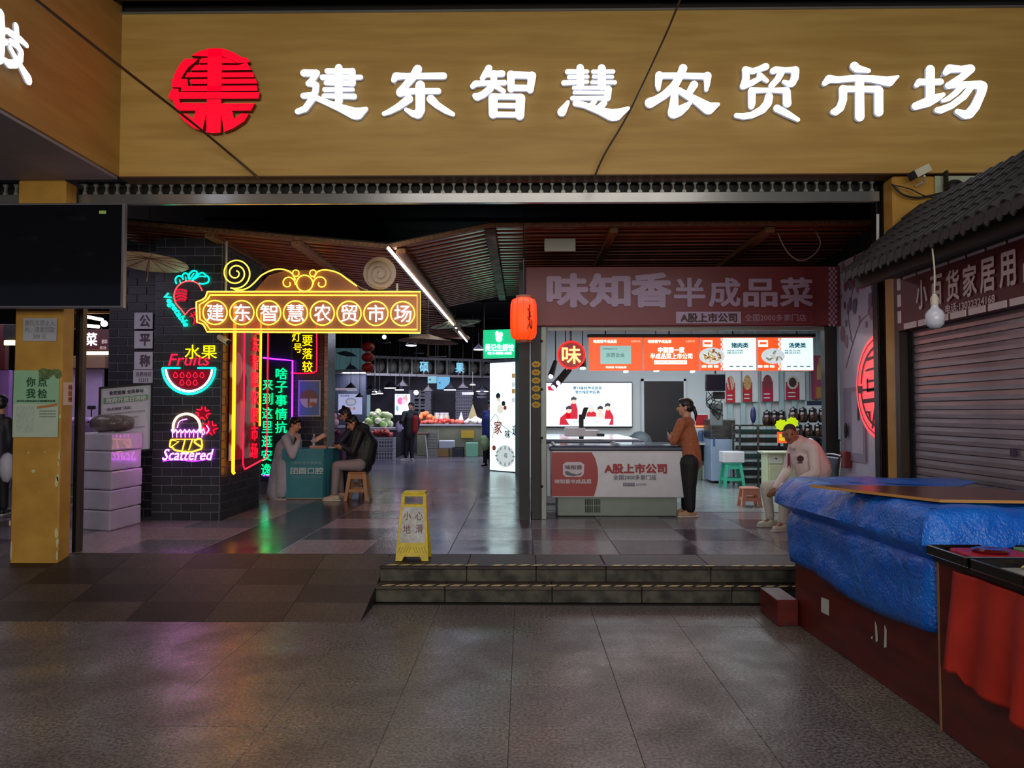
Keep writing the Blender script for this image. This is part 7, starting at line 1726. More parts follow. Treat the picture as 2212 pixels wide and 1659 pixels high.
def disc_(fx, fy, r, m, nm, k=12, sy=1.0): MB().prism([(r * math.cos(a_), r * sy * math.sin(a_)) for a_ in [i * 2 * math.pi / k for i in range(k)]], lb(fx, fy), u, v, .002).build(nm, m, t)
disc_(.5, .86, .30, MAp, 'plate_print', 24, .85)
b = MB()
for k in range(12):
    a_ = k * .524; b.prism([(.05 * math.cos(z), .022 * math.sin(z)) for z in [i * .8 for i in range(8)]], lb(.5 + .27 * math.cos(a_), .86 + .075 * math.sin(a_)) + n * .003, (u * math.cos(a_) + v * math.sin(a_)), (v * math.cos(a_) - u * math.sin(a_)), .001)
b.build('dumpling_print', mat('dumpling_ad', (150, 170, 160), .5, emit=.5), t)
disc_(.52, .855, .06, MAg, 'herb_print'); disc_(.15, .79, .06, MAr, 'bowl_print')
disc_(.28, .31, .07, MBk, 'hair_print'); disc_(.30, .345, .055, mat('ad_skin', (230, 214, 190), .5, emit=.8), 'face_print'); disc_(.45, .38, .06, MBk, 'hair_print'); disc_(.5, .42, .05, MAr, 'scarf_print'); disc_(.35, .43, .11, mat('ad_cream', (220, 220, 200), .5, emit=.9), 'figure_print')
b = MB()
for k in range(4): b.tube(spline([lb(.03 + .04 * k, .02), lb(.12 + .04 * k, .1), lb(.05 + .05 * k, .2), lb(.02 + .03 * k, .3)], 4), .003, 3)
b.build('line_print', MAp, t)['kind'] = 'stuff'
MB().obox(c_ + v * (H / 2 + .03) - n * .06, u * (W / 2 + .04), n * .1, v * .03).build('top_cap', M_steel, t)
GYs = 15.8
t = thing('green_sign', at(1078, 773, GYs), 'lit green shop sign with a white blob figure above the light box', 'sign')
gp = [at(1044, 774, GYs), at(1112, 772, GYs), at(1114, 711, GYs), at(1044, 713, GYs)]
b = MB(); b.add([p for p in gp] + [p + Y_ * .12 for p in gp], [(0, 1, 2, 3), (7, 6, 5, 4), (0, 4, 5, 1), (1, 5, 6, 2), (2, 6, 7, 3), (3, 7, 4, 0)]); b.build('face', mat('lit_green', (0, 190, 128), .4, emit=1.15), t)
M_gw = mat('lit_green_white', (235, 255, 245), .4, emit=2.0)
text('吴记生鲜饺', at(1079, 751, GYs), X_, Z_, 62 * GYs / F, 15 * GYs / F, M_gw, t, 'lettering', bold=.03, off=.01); text('0213-8888-6888', at(1079, 763, GYs), X_, Z_, 52 * GYs / F, 5 * GYs / F, M_gw, t, 'phone_number', bold=.03, off=.01)
b = MB()
for (x, y, rx, ry) in ((1074, 722, 4, 7), (1082, 723, 4, 6), (1078, 732, 7, 7)): b.prism([((rx * math.cos(a_)) * GYs / F, ry * math.sin(a_) * GYs / F) for a_ in [i * .6283 for i in range(10)]], at(x, y, GYs - .012), X_, Z_, .004)
b.build('white_blob', M_gw, t)
MB().bbox((gp[3].x, GYs + .1, gp[3].z), (gp[3].x + .03, GYs + .14, 4.99), .004).build('hanger', M_steeld, t)
tag(MB().bbox(at(1113, 1030, 17.0) * 1, (at(1126, 0, 17.0).x, 17.2, 3.9), .01).build('blue_grey_column', mat('bluegrey_metal', (90, 110, 130), .4, .3)), 'slim blue-grey column behind the green sign', 'column')

# fruit shop shelf band
BYm = 24.6
t = thing('display_shelf', (at(900, 0, BYm).x, BYm, 3.0), 'long overhead shelf with round baskets behind glass and characters 硕果累累', 'shelf')
p0, p1 = at(700, 822, BYm), at(1052, 768, BYm + .5)
zT0, zT1 = at(792, 768, BYm).z, at(1045, 783, BYm).z
xL, xR = at(788, 0, BYm).x, at(1056, 0, BYm).x; yR = BYm + 2.2
def band(fx): return Vector((xL + (xR - xL) * fx, BYm + (yR - BYm) * fx, 0))
du = (band(1) - band(0)); du.z = 0; L_ = du.length; uu = du.normalized(); nn = uu.cross(Z_)
zt_, zb_ = at(792, 770, BYm).z, at(792, 808, BYm).z
M_rail = mat('shelf_rail', (150, 150, 156), .4, .3)
for z in (zt_, zb_): MB().obox((band(0) + band(1)) / 2 + Z_ * z, uu * L_ / 2, nn * .04, Z_ * .04).build('rail', M_rail, t)
MB().obox((band(0) + band(1)) / 2 + Z_ * ((zt_ + zb_) / 2) - nn * .45, uu * L_ / 2, nn * .02, Z_ * ((zt_ - zb_) / 2)).build('back_panel', M_blk, t)
M_bk = mat('grey_basket', (112, 112, 100), .6, col2=(84, 84, 78), scale=20, stretch=(1, 1, .3))
bm = None
for k in range(11):
    c_ = band((k + .5) / 11) + Z_ * ((zt_ + zb_) / 2)
    MB().obox(band(k / 11) + Z_ * ((zt_ + zb_) / 2), uu * .02, nn * .03, Z_ * ((zt_ - zb_) / 2)).build('divider', M_rail, t)
    q = thing('round_basket', c_ - nn * .2 - Z_ * .2, 'grey round woven basket on the overhead shelf, %s from the lantern string' % ['nearest', 'second', 'third', 'fourth', 'fifth', 'sixth', 'seventh', 'eighth', 'ninth', 'tenth', 'farthest'][k], 'basket', 'round baskets on the overhead shelf')
    MB().ball(c_ - nn * .2, (.19, .14, .21), 12).build('basket_body', M_bk, q, smooth=True); MB().lathe([(.06, .17), (.05, .24), (.06, .26)], c_ - nn * .2, 10).build('basket_neck', M_bk, q)
M_bl = mat('lit_blue_letter', (130, 200, 225), .4, emit=.9)
for ch, px, m_ in (('硕', 910, M_bl), ('果', 985, M_bl), ('累', 1049, mat('dim_letter', (110, 110, 112), .5))):
    fx = (px - 788) / (1056 - 788); c_ = band(fx) + Z_ * ((zt_ + zb_) / 2) + nn * .06; text(ch, c_, uu, Z_, .32, .32, m_, t, 'character', bold=.03)
# picture panel at left of the shelf
t = thing('fish_picture_panel', at(745, 808, 24), 'pale blue panel with fish and pagoda picture left of the round baskets', 'panel')
MB().bbox(at(724, 799, 24.05), at(790, 752, 24), .01).build('panel', mat('pale_blue_panel', (120, 170, 176), .4, emit=.12), t)
MB().prism([((q := at(x, y, 24)).x, q.z) for x, y in [(746, 798), (752, 790), (755, 788), (756, 780), (758, 788), (764, 790), (774, 798)][::-1]], (0, 23.99, 0), X_, Z_, .004).build('pagoda_print', mat('navy_print', (30, 50, 60), .5), t)
MB().prism([((q := at(x, y, 24)).x, q.z) for x, y in [(726, 762), (745, 758), (760, 762), (772, 770), (750, 770), (735, 767)][::-1]], (0, 23.99, 0), X_, Z_, .004).build('fish_print', MC['navy_print'], t)
MB().bbox(at(724, 808, 24.05), at(792, 799, 23.95), .01).build('lower_ledge', M_rail, t)
for x_ in (at(727, 0, 24).x, at(786, 0, 24).x): MB().cyl((x_, 24.02, at(0, 754, 24).z), (x_, 24.02, 4.99), .01, n=5).build('hanger', M_steel, t)
tag(MB().bbox(at(724, 940, 24.3), at(790, 808, 24.1), .01).build('navy_partition', mat('navy_wall', (48, 56, 76), .5)), 'dark navy partition under the fish picture', 'panel')
# market back shelves etc.
tag(MB().bbox((at(785, 0, 28).x, 28, FL), (at(1120, 0, 28).x, 28.2, 3.0), .01).build('stall_backdrop', mat('stall_back', (70, 64, 84), .6, col2=(46, 42, 58), scale=2)), 'dim lilac backdrop behind the fruit stalls', 'panel')
def poster(px0, py0, px1, py1, Y, col, em, label, spots=(), lines=()):
    t = thing('market_poster', at((px0 + px1) / 2, py1, Y), label, 'poster')
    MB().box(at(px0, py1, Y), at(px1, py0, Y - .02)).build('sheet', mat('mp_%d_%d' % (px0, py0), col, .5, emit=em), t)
    for xx_ in (px0 + 2, px1 - 2):
        q_ = at(xx_, py0, Y); MB().cyl(q_ + Vector((0, -.01, 0)), (q_.x, Y - .01, 4.99), .003, n=4).build('hanging_string', M_steel, t)
    for i, (x, y, rx, ry, c2) in enumerate(spots):
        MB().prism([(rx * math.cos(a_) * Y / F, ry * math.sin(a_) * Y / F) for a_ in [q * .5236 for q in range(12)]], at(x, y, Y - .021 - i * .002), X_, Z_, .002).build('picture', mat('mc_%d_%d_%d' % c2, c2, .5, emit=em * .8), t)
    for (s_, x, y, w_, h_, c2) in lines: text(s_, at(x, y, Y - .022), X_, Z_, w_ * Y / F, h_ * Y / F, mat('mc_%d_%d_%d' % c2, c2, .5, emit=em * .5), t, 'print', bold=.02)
    return t
poster(731, 851, 782, 895, 21.5, (190, 196, 236), .55, 'lilac-white poster with a line drawing behind the man in black', [(758, 868, 12, 9, (150, 160, 190)), (758, 868, 9, 6, (206, 206, 226)), (756, 882, 3, 3, (206, 130, 130)), (765, 882, 3, 3, (206, 140, 130)), (741, 878, 2, 3, (60, 80, 180))], [('每日鲜果', 745, 855, 20, 4, (90, 90, 140))])
poster(702, 858, 723, 900, 19.5, (230, 170, 230), .7, 'pink-violet notice at the left end of the fruit stalls', [(717, 892, 6, 5, (220, 90, 110))], [('新鲜水果\n平价超市', 713, 868, 17, 14, (120, 50, 110))])
poster(704, 845, 720, 857, 19.3, (180, 140, 196), .35, 'small rounded lilac card above the pink-violet notice', [], [('果', 712, 851, 8, 8, (110, 70, 110))])
poster(853, 851, 886, 896, 24.5, (200, 214, 226), .6, 'white poster with pink fruit behind the far shopper', [(865, 866, 7, 8, (240, 80, 140)), (875, 862, 6, 6, (250, 130, 120)), (872, 867, 5, 6, (250, 170, 170)), (858, 882, 3, 6, (110, 150, 170))], [('进口水果', 868, 855, 24, 3, (110, 120, 150))])
poster(705, 796, 717, 835, 19.2, (60, 84, 150), .3, 'narrow dark blue poster at the left end of the hall shelf', [(711, 826, 4, 5, (120, 140, 180))], [])
poster(749, 836, 771, 845, 22, (190, 190, 200), .35, 'small white placard hanging left of the pendant lamps')
tagp = poster(725, 838, 749, 843, 22, (206, 180, 190), .3, 'narrow pale placard above the lilac poster')
poster(924, 813, 943, 828, 22.5, (150, 206, 214), .5, 'small pale aqua flag hung from the overhead shelf', [(929, 820, 2, 2, (50, 90, 110))])
poster(944, 814, 972, 841, 22.0, (120, 190, 220), .5, 'larger light blue flag hung from the overhead shelf', [(950, 827, 2, 2, (70, 120, 160))])
poster(780, 853, 800, 900, 26, (150, 180, 190), .25, 'pale grey-green panel beside the heap of gourds')
poster(998, 847, 1023, 853, 24, (170, 170, 180), .35, 'thin white placard near the hanging scale')
# dividing trim at brick pier edge: poster frame on far brick pier
Yp2 = BY - .03
t = thing('framed_poster', at(669, 899, Yp2), 'framed blue poster with round wooden emblem on the far brick pier', 'poster')
MB().bbox(at(644, 900, Yp2), at(693, 821, Yp2 - .02), .004).build('frame', mat('frame_silver', (170, 176, 190), .4, .3), t)
MB().box(at(647, 897, Yp2 - .02), at(690, 824, Yp2 - .024)).build('picture', mat('poster_blue', (96, 130, 176), .5, col2=(70, 100, 150), scale=2), t)
def dz(x, y, rx, ry, m_, k, nm='emblem_print', a0=0, a1=2 * math.pi): MB().prism([(rx * math.cos(a0 + (a1 - a0) * i / 20) * Yp2 / F, ry * math.sin(a0 + (a1 - a0) * i / 20) * Yp2 / F) for i in range(20 if a1 - a0 > 6 else 21)], at(x, y, Yp2 - .024 - .002 * k), X_, Z_, .001).build(nm, m_, t)
dz(667, 862, 18.5, 19, mat('emblem_pale', (200, 196, 186), .5), 1); dz(667, 861, 20, 19, mat('emblem_wood', (120, 92, 70), .5), 2, a0=0, a1=math.pi); dz(667, 869, 2, 12, MC['emblem_wood'], 3); dz(676, 873, 6, 5, mat('emblem_orange', (170, 96, 60), .5), 3)
# pendant lamps over fruit
M_shd = mat('pendant_shade', (38, 36, 42), .4, .3); M_pl = mat('pendant_glow', (250, 248, 255), .4, emit=9)
lamps = [(758, 838, 20, 12, 0), (803, 841, 21, 13, 0), (843, 838, 22.5, 15, 1), (870, 834, 24, 13, 0), (863, 842, 21, 11, 2), (972, 842, 21, 15, 1), (1000, 838, 24, 12, 0), (1042, 845, 22, 15, 1), (925, 845, 24, 13, 0), (777, 858, 19.5, 10, 0), (820, 850, 24, 9, 2), (808, 851, 20, 6, 2), (810, 890 - 44, 24, 6, 2), (899, 848, 22, 7, 3), (1021, 831, 24, 7, 2), (888, 746, 17, 13, 1), (1034, 755, 18, 12, 1), (905, 763, 23, 12, 0), (830, 728, 15, 6, 3), (835, 741, 14, 10, 0)]
pos = ['leftmost low one', 'left of centre', 'lit one left of the far shopper', 'dim one above the far shopper', 'bright one above the pink fruit poster', 'lit one below the light blue flag', 'dim one left of the tall light box', 'wide lit one nearest the tall light box', 'dim one behind the flags', 'small one over the lilac poster', 'small bright one above the gourds', 'small bright one by the navy partition', 'tiny one over the gourds', 'bare glowing one right of the far shopper', 'small bright one under the shelf end', 'high lit one under the parasols', 'high lit one left of the green sign', 'high dim one under the overhead pipes', 'bare glowing one right under the neon board', 'dark one under the neon board']
for i, (px, py, Y, w_, kind) in enumerate(lamps):
    c_ = at(px, py, Y); r = w_ * Y / F
    t = thing('pendant_lamp', c_, 'cone pendant lamp over the market, ' + pos[i], 'lamp', 'pendant lamps in the market hall')
    if kind != 3:
        MB().lathe([(r, 0), (r * .95, r * .12), (r * .25, r * .75), (r * .12, r * .9), (r * .08, r * 1.1)], c_, 16).build('shade', M_shd, t, smooth=True)
    if kind in (1, 2): MB().lathe([(r * .86, -.01), (r * .86, .0), (0, .0)], c_, 16).build('diffuser', M_pl, t)
    if kind == 3: MB().ball(c_, r * .75, 10).build('bulb', M_pl, t, smooth=True)
    MB().cyl(c_ + Z_ * (r * 1.0 if kind != 3 else r * .7), (c_.x, c_.y, canopy_z(c_.x, c_.y)), .008, n=4).build('cord', M_blk, t)
# stalls
def bench(px0, px1, Y, depth, zt, m, label, front=None, n='fruit_stall'):
    a, c = at(px0, 0, Y).x, at(px1, 0, Y).x
    t = thing(n, ((a + c) / 2, Y, FL), label, 'market stall')
    MB().bbox((a, Y, FL + .004), (c, Y + depth, zt - .06), .01).build('front_panel', m, t)
    MB().bbox((a - .04, Y - .04, zt - .06), (c + .04, Y + depth, zt), .01).build('worktop', mat('stall_top', (150, 150, 160), .4), t)
    return a, c
zA = at(0, 925, 23.2).z; zB = at(0, 916, 24.0).z
a1, c1 = bench(772, 862, 23.2, 1.6, zA, mat('stall_dark', (30, 28, 44), .6), 'dark fruit stall heaped with gourds and melons')
a2, c2 = bench(905, 1047, 24.0, 1.4, zB, mat('stall_olive', (116, 120, 96), .6, col2=(96, 100, 84), scale=2), 'olive-fronted fruit stall with rows of red and pale fruit')
a0_, c0_ = bench(702, 735, 19.2, .9, at(0, 920, 19.2).z, mat('stall_plum', (70, 30, 60), .6), 'small plum-coloured stall at the left end of the hall')
rr = random.Random(21)
def heap(nm, x0, x1, y0, y1, z, n_, r, cols, label, cat, el=(1, 1, 1), layers=2, hgt=.9):
    k = 0; cx_, cy_ = (x0 + x1) / 2, (y0 + y1) / 2; me = {}
    for (i, cm) in enumerate(cols):
        o = MB().ball((0, 0, 0), (r * el[0], r * el[1], r * el[2]), 10, jit=.06).build(nm, cm, smooth=True, loc=(0, 0, 0)); me[i] = o.data; bpy.data.objects.remove(o)
    while k < n_:
        x, y = rr.uniform(x0, x1), rr.uniform(y0, y1)
        f = max(0, 1 - ((x - cx_) / (x1 - x0) * 2) ** 2) * max(0, 1 - ((y - cy_) / (y1 - y0) * 2) ** 2 * .5)
        o = bpy.data.objects.new(nm, me[k % len(cols)]); COL.objects.link(o)
        o.location = (x, y, z + r * el[2] * .85 + rr.random() * f * layers * r * hgt); o.rotation_euler = (rr.random() * .5, rr.random() * .5, rr.random() * 3)
        tag(o, label, cat, label.replace(' in the', ' of the')); k += 1
g1, g2, g3 = mat('gourd_pale', (186, 200, 150), .5, col2=(150, 176, 120), scale=8), mat('gourd_green', (120, 160, 80), .5), mat('gourd_cream', (210, 214, 190), .5)
heap('melon', a1 + .25, c1 - .35, 23.35, 24.3, zA, 54, .10, [g1, g3, g2], 'pale green melon in the heap behind the man in black', 'melon', (1.1, 1, 1), 4, 1.1)
heap('white_gourd', a1 + .5, c1 - .3, 23.5, 24.2, zA + .32, 5, .11, [g3, g1], 'long pale gourd lying on top of the melon heap', 'gourd', (1.9, .8, .8), 1)
sh = MB(); xs_, xe_ = a1 + .1, c1 + .02
sh.box((xs_, 23.16, zA), (xe_, 23.34, zA + .03)); tag(sh.build('white_sheet', mat('bright_sheet', (226, 222, 236), .5)), 'white plastic sheet along the front of the melon stall', 'sheet')
rA, rB = mat('apple_red', (190, 40, 44), .35), mat('apple_crimson', (150, 24, 40), .35)
heap('apple', at(795, 0, 21.6).x, at(846, 0, 21.6).x, 21.75, 22.3, at(0, 944, 21.6).z, 60, .055, [rA, rB, mat('apple_blush', (216, 110, 90), .35)], 'red apple in the heap above the white crates', 'apple', layers=4)
heap('tomato', a2 + .1, a2 + 1.5, 24.05, 24.7, zB, 70, .055, [mat('tomato', (226, 70, 60), .3), mat('tomato_light', (240, 120, 96), .35)], 'tomato in the rows on the olive-fronted stall', 'tomato', layers=2)
heap('garlic', a2 + 1.5, c2 - .05, 24.05, 24.8, zB, 60, .06, [mat('garlic', (226, 222, 214), .5), mat('onion_white', (236, 234, 240), .5)], 'white bulb in the rows at the right of the olive-fronted stall', 'vegetable', layers=3)
heap('orange', a2 + .0, a2 + .4, 24.3, 24.9, zB + .1, 14, .08, [mat('orange_fruit', (240, 150, 90), .45)], 'orange behind the far shopper', 'orange', layers=3)
heap('pomelo', at(704, 0, 19.3).x, at(728, 0, 19.3).x, 19.3, 19.8, at(0, 920, 19.2).z, 14, .09, [mat('peach_fruit', (240, 140, 130), .45), mat('pomelo_pink', (236, 190, 190), .45)], 'pinkish round fruit at the left end stall', 'fruit', layers=3)
heap('dark_grape', at(700, 0, 18.9).x, at(745, 0, 18.9).x, 18.7, 19.1, at(0, 938, 18.9).z, 34, .05, [mat('grape', (110, 30, 60), .35), mat('grape_dark', (70, 20, 46), .35)], 'dark plum-coloured fruit below the pink-violet notice', 'fruit', layers=2)
a_, c__ = at(700, 0, 18.7).x, at(748, 0, 18.7).x
tag(MB().bbox((a_, 18.7, FL + .004), (c__, 19.12, at(0, 938, 18.9).z), .01).build('low_plinth', MC['stall_plum']), 'low dark plinth carrying the plum-coloured fruit', 'plinth')
# triangular white paper cones, jars on stall B
for k, (px, y_) in enumerate(((997, 0), (1022, 1), (955, 0))):
    c_ = Vector((at(px, 0, 24.5).x, 24.75, zB)); tag(MB().cyl(c_, c_ + Z_ * (.38, .62, .3)[k], (.16, .3, .15)[k], .01, 4).build('paper_cone', (M_white, mat('straw_cone', (150, 140, 96), .6), M_white)[k]), 'pointed %s cone on the olive stall, %s' % (('white', 'straw-coloured', 'white')[k], ('next to the straw one', 'near the person in blue', 'beside the glass jars')[k]), 'cone')
for k, px in enumerate((946, 957, 966)):
    c_ = Vector((at(px, 0, 24.8).x, 24.95, zB)); tq = thing('storage_jar', c_, 'pale storage jar on the olive stall, %s of three' % ['left', 'middle', 'right'][k], 'jar', 'storage jars on the olive stall')
    MB().lathe([(0, 0), (.09, 0), (.10, .05), (.10, .25), (.07, .3), (0, .3)], c_, 12).build('jar_body', mat('jar_pale', (196, 186, 160), .3), tq, smooth=True); MB().cyl(c_ + Z_ * .3, c_ + Z_ * .36, .08, n=12).build('jar_lid', M_white, tq)
# lattice crates stacked at the back, front crates
def crate(c, w_, d_, h_, m, label, grp=None, open_=True):
    t = thing('plastic_crate', c, label, 'crate', grp); b = MB()
    x0, x1, y0, y1, z0, z1 = c.x - w_ / 2, c.x + w_ / 2, c.y - d_ / 2, c.y + d_ / 2, c.z + .003, c.z + h_
    for z in (z0, z0 + h_ * .33, z0 + h_ * .66, z1 - .04):
        for (p, q) in (((x0, y0, z), (x1, y0 + .012, z + .035)), ((x0, y1 - .012, z), (x1, y1, z + .035)), ((x0, y0, z), (x0 + .012, y1, z + .035)), ((x1 - .012, y0, z), (x1, y1, z + .035))): b.box(p, q)
    n_ = 7
    for k in range(n_ + 1):
        x = x0 + (w_ - .03) * k / n_; b.box((x, y0 + .001, z0), (x + .03, y0 + .010, z1)); b.box((x, y1 - .01, z0), (x + .03, y1 - .001, z1))
        y = y0 + (d_ - .03) * k / n_; b.box((x0 + .001, y, z0), (x0 + .01, y + .03, z1)); b.box((x1 - .01, y, z0), (x1 - .001, y + .03, z1))
    b.build('lattice', m, t); MB().box((x0 + .015, y0 + .015, z0), (x1 - .015, y1 - .015, z0 + h_ * .8)).build('contents', mat('crate_inside', (90, 86, 104), .7), t)
    return t
M_cw = mat('crate_white', (170, 172, 186), .5); M_cg = mat('crate_grey', (124, 124, 140), .5); M_ck = mat('crate_dark', (34, 40, 46), .5)
cz = atz(832, 994, FL)
crate(Vector((at(832, 0, 21.7).x, 22.0, FL)), .58, .5, .32, M_cw, 'white lattice crate on the floor below the apples, right column lower', 'white crates below the apples')
crate(Vector((at(832, 0, 21.7).x, 22.0, FL + .33)), .58, .5, .32, M_cw, 'white lattice crate directly under the apples, right column upper', 'white crates below the apples')
crate(Vector((at(795, 0, 21.7).x, 22.05, FL)), .36, .5, .32, M_cg, 'greyer lattice crate on the floor, left column lower', 'white crates below the apples')
crate(Vector((at(795, 0, 21.7).x, 22.05, FL + .33)), .36, .5, .32, M_cg, 'greyer lattice crate, left column upper under the apples', 'white crates below the apples')
c_ = Vector((at(937, 0, 23.4).x, 23.35, FL))
for k in range(3): crate(Vector((c_.x, c_.y + .2, FL + k * .27)), .34, .4, .26, mat('crate_cream', (150, 152, 140), .5), 'cream crate stacked right of the far shopper, %s' % ['bottom', 'middle', 'top'][k], 'cream crates right of the shopper')
c_ = Vector((at(963, 0, 23.5).x, 23.5, FL)); tag(MB().bbox((c_.x - .2, c_.y, FL + .003), (c_.x + .13, c_.y + .3, FL + .25), .008).build('cardboard_box', mat('cardboard', (150, 116, 70), .7)), 'brown cardboard box on the floor under the olive stall', 'box')
tag(MB().bbox((c_.x - .18, c_.y, FL + .255), (c_.x + .3, c_.y + .3, FL + .5), .02).build('white_carton', mat('carton_white', (180, 190, 196), .5)), 'white carton on the brown cardboard box', 'box')
c_ = Vector((at(992, 0, 23.5).x, 23.4, FL)); crate(Vector((c_.x, c_.y + .2, FL)), .34, .35, .30, M_ck, 'dark crate between the cardboard box and mint box')
c_ = Vector((at(1021, 0, 23.5).x, 23.5, FL)); tag(MB().bbox((c_.x - .19, c_.y, FL + .003), (c_.x + .18, c_.y + .3, FL + .43), .01).build('mint_box', mat('mint_green', (130, 196, 160), .5)), 'mint green box on the floor before the olive stall', 'box')
p_ = at(1010, 938, 23.9); tag(MB().box((p_.x - .2, 23.93, p_.z - .12), (p_.x + .2, 23.95, p_.z + .12)).build('yellow_placard', mat('ochre_card', (176, 146, 40), .6)), 'ochre yellow placard on the front of the olive stall', 'placard')
# small table legs behind the shopper
c_ = atz(905, 990, FL)
t = thing('small_table', c_, 'small folding table with pale legs beside the far shopper', 'table')
MB().bbox((c_.x - .35, c_.y, .98), (c_.x + .25, c_.y + .6, 1.02), .006).build('tabletop', mat('table_red', (90, 50, 60), .6), t)
for dx in (-.3, .25): MB().cyl((c_.x + dx * .7, c_.y + .05, .98), (c_.x + dx, c_.y + .05, FL + .004), .02, n=6).build('leg', M_white, t)
# back lattice crates piles (grey) behind
k_ = 0
for px in (895, 908, 921, 1003):
    for j in range(3):
        lab = 'grey lattice crate in the wall of crates, column %s, %s row' % (['left', 'middle', 'right', 'far right'][[895, 908, 921, 1003].index(px)], ['bottom', 'middle', 'top'][j])
        crate(Vector((at(px, 0, 26.5).x, 27, 1.35 + j * .36)), .36 if px != 1003 else .6, .4, .35, M_cg, lab, 'wall of grey crates behind the stalls')
tag(MB().bbox((at(885, 0, 26.5).x, 26.7, FL + .004), (at(1045, 0, 26.5).x, 27.4, 1.345), .01).build('back_counter', mat('back_counter', (54, 50, 64), .6)), 'low dark counter carrying the wall of grey crates', 'counter')
# hanging scale
c_ = at(1041, 862, 21.5)
t = thing('hanging_scale', c_, 'hanging scale with stacked white pans left of the light box', 'scale')
for k in range(3): MB().lathe([(.02, 0), (.13 - .015 * k, .02), (.15 - .015 * k, .06), (.14 - .015 * k, .06), (.02, .01)], c_ + Z_ * (.02 + .09 * k), 16).build('pan', M_white, t, smooth=True)
MB().cyl(c_ + Z_ * .1, (c_.x, c_.y, 4.98), .006, n=4).build('cord', M_blk, t)
# ceiling hardware: far strip lamps
for i, (px, py, Y, w_) in enumerate(((905, 727, 17, 22), (1000, 706, 19, 26), (945, 772, 26, 20))):
    a, c = at(px - w_, py, Y), at(px + w_, py, Y)
    t = thing('unlit_batten', (a + c) / 2, 'thin pale batten lamp under the dark ceiling, %s' % ['above the parasols', 'right of the strip lamp', 'over the overhead shelf'][i], 'lamp')
    MB().bbox(a, (c.x, c.y + .06, c.z + .05), .01).build('batten', mat('dim_batten', (150, 150, 156), .4), t)
    for x in (a.x + .05, c.x - .05): MB().cyl((x, Y + .03, a.z + .05), (x, Y + .03, 4.99), .004, n=4).build('wire', M_steel, t)
# ---- left hall seen between pillar and brick pier, and left of the pillar
LY = 15.5
t = thing('left_hall_sign', at(203, 768, LY), 'maroon stall sign with glowing white character 菜 seen past the pillar', 'sign')
MB().bbox(at(168, 757, LY + .05), at(236, 711, LY), .01).build('panel', mat('maroon_panel', (70, 22, 26), .5), t)
text('菜', at(197, 733, LY - .01), X_, Z_, 26 * LY / F, 28 * LY / F, mat('glow_white', (250, 245, 255), .4, emit=2), t, 'character', bold=.02)
text('鲜', at(226, 738, LY - .01), X_, Z_, 13 * LY / F, 10 * LY / F, mat('dim_white', (170, 150, 150), .4, emit=.5), t, 'character', bold=.02); text('配送', at(223, 751, LY - .01), X_, Z_, 14 * LY / F, 6 * LY / F, MC['dim_white'], t, 'character', bold=.02)
for x_ in (at(175, 0, LY).x, at(232, 0, LY).x): MB().cyl((x_, LY + .03, at(0, 712, LY).z), (x_, LY + .03, 4.99), .01, n=6).build('hanger', M_steel, t)
MB().bbox(at(168, 767, LY), at(236, 759, LY - .05), .01).build('light_strip', mat('warm_strip', (255, 226, 170), .4, emit=3.5), t)
t = thing('left_hall_lamp', at(200, 690, 14), 'pair of warm strip lights and a round bulb over the left hall', 'lamp')
MB().tube([at(172, 681, 14), at(222, 691, 14)], .03, 6).tube([at(172, 702, 14), at(214, 706, 14)], .03, 6).build('tube', mat('warm_tube', (255, 244, 220), .4, emit=6), t)
MB().ball(at(225, 699, 14), .06, 10).build('bulb', MC['warm_tube'], t, smooth=True)
MB().cyl((at(200, 0, 14).x, 14.05, at(0, 676, 14).z), (at(200, 0, 14).x, 14.05, 4.99), .012, n=6).build('hanger', M_steel, t)
MB().box(at(168, 678, 14.1), at(236, 672, 14)).build('ceiling_bar', M_beam, t)
zc_ = FL
tag(MB().bbox((at(150, 0, 15.2).x, 15.3, at(0, 795, 15.2).z), (at(236, 0, 15.2).x, 15.598, at(0, 768, 15.2).z), .01).build('shelf_board', mat('tan_board', (130, 104, 80), .6)), 'tan board below the left hall sign', 'board')
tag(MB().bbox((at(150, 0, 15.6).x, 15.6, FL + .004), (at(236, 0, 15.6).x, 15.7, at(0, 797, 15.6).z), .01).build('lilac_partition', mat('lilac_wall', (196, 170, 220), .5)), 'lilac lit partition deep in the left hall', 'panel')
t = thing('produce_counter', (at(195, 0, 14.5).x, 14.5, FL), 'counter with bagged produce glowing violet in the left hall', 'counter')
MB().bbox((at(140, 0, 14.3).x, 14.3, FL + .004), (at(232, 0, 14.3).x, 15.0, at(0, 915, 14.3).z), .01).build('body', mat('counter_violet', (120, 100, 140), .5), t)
xq0, xq1 = at(174, 0, 14.5).x, at(214, 0, 14.5).x
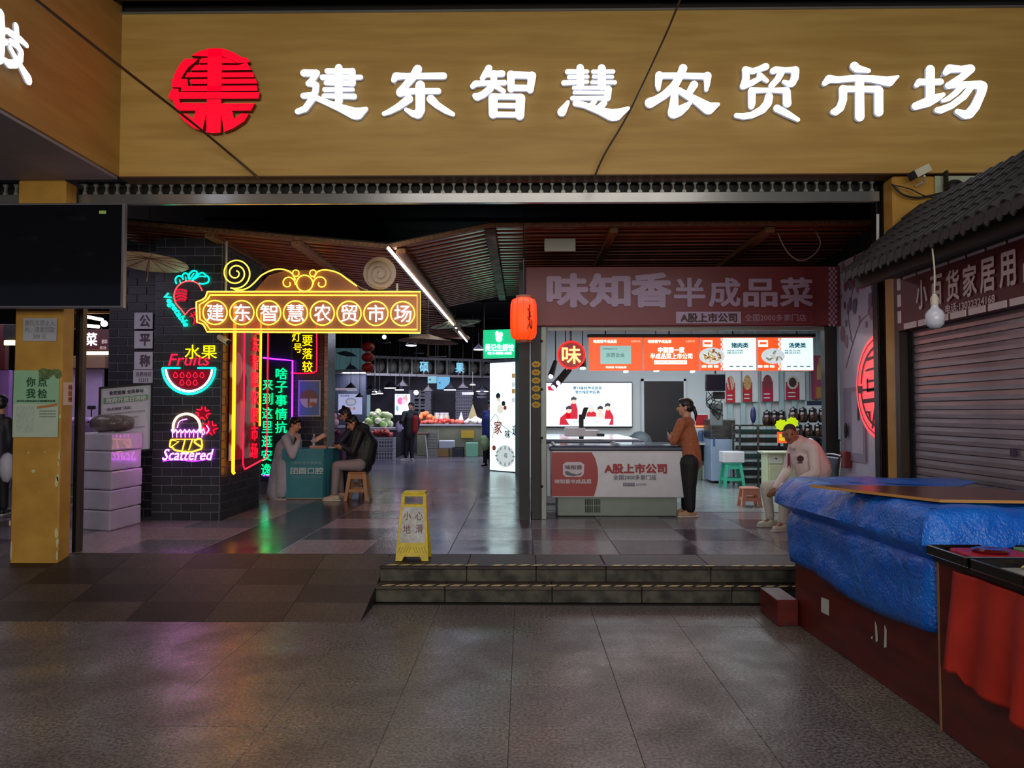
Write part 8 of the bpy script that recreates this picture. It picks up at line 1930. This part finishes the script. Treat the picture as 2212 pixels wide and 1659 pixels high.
for k in range(16):
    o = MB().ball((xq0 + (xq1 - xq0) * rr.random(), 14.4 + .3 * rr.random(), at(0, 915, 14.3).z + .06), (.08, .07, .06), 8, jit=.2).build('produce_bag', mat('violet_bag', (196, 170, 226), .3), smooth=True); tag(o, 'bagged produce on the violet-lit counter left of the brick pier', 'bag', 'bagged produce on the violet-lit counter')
t = thing('counter_scale', (at(190, 0, 14.45).x, 14.9, at(0, 915, 14.3).z), 'dark desk scale on the violet-lit counter', 'scale')
c_ = Vector((at(190, 0, 14.45).x, 14.85, at(0, 915, 14.3).z)); MB().cyl(c_, c_ + Z_ * .3, .012, n=6).build('post', M_blk, t); MB().bbox(c_ + Vector((-.08, -.02, .27)), c_ + Vector((.08, .02, .34)), .01).build('display', M_blk, t); MB().bbox(c_ + Vector((-.1, -.1, 0)), c_ + Vector((.1, .1, .04)), .01).build('base', M_blk, t)
tag(MB().bbox((at(-260, 0, 13).x, 13, FL), (at(-5, 0, 13).x * 1, 13.1, 3.2), .01).build('red_partition', mat('dark_red_wall', (84, 20, 24), .5, col2=(60, 14, 20), scale=2)), 'dark red partition left of the yellow pillar', 'panel')
tag(MB().bbox((at(-5, 0, 12.6).x, 12.6, at(0, 800, 12.6).z), (at(30, 0, 12.6).x, 12.7, at(0, 700, 12.6).z), .01).build('red_banner', MC['dark_red_wall']), 'dark red banner visible left of the yellow pillar', 'banner')
t = thing('warm_wall_lamp', at(22, 745, 12.4), 'small warm box lamp left of the yellow pillar', 'lamp')
MB().bbox(at(12, 746, 12.4), at(31, 735, 12.35), .01).build('lit_box', mat('warm_box', (255, 224, 140), .4, emit=4), t)
MB().bbox(at(10, 735, 12.45), at(33, 700, 12.4), .01).build('bracket', M_blk, t)
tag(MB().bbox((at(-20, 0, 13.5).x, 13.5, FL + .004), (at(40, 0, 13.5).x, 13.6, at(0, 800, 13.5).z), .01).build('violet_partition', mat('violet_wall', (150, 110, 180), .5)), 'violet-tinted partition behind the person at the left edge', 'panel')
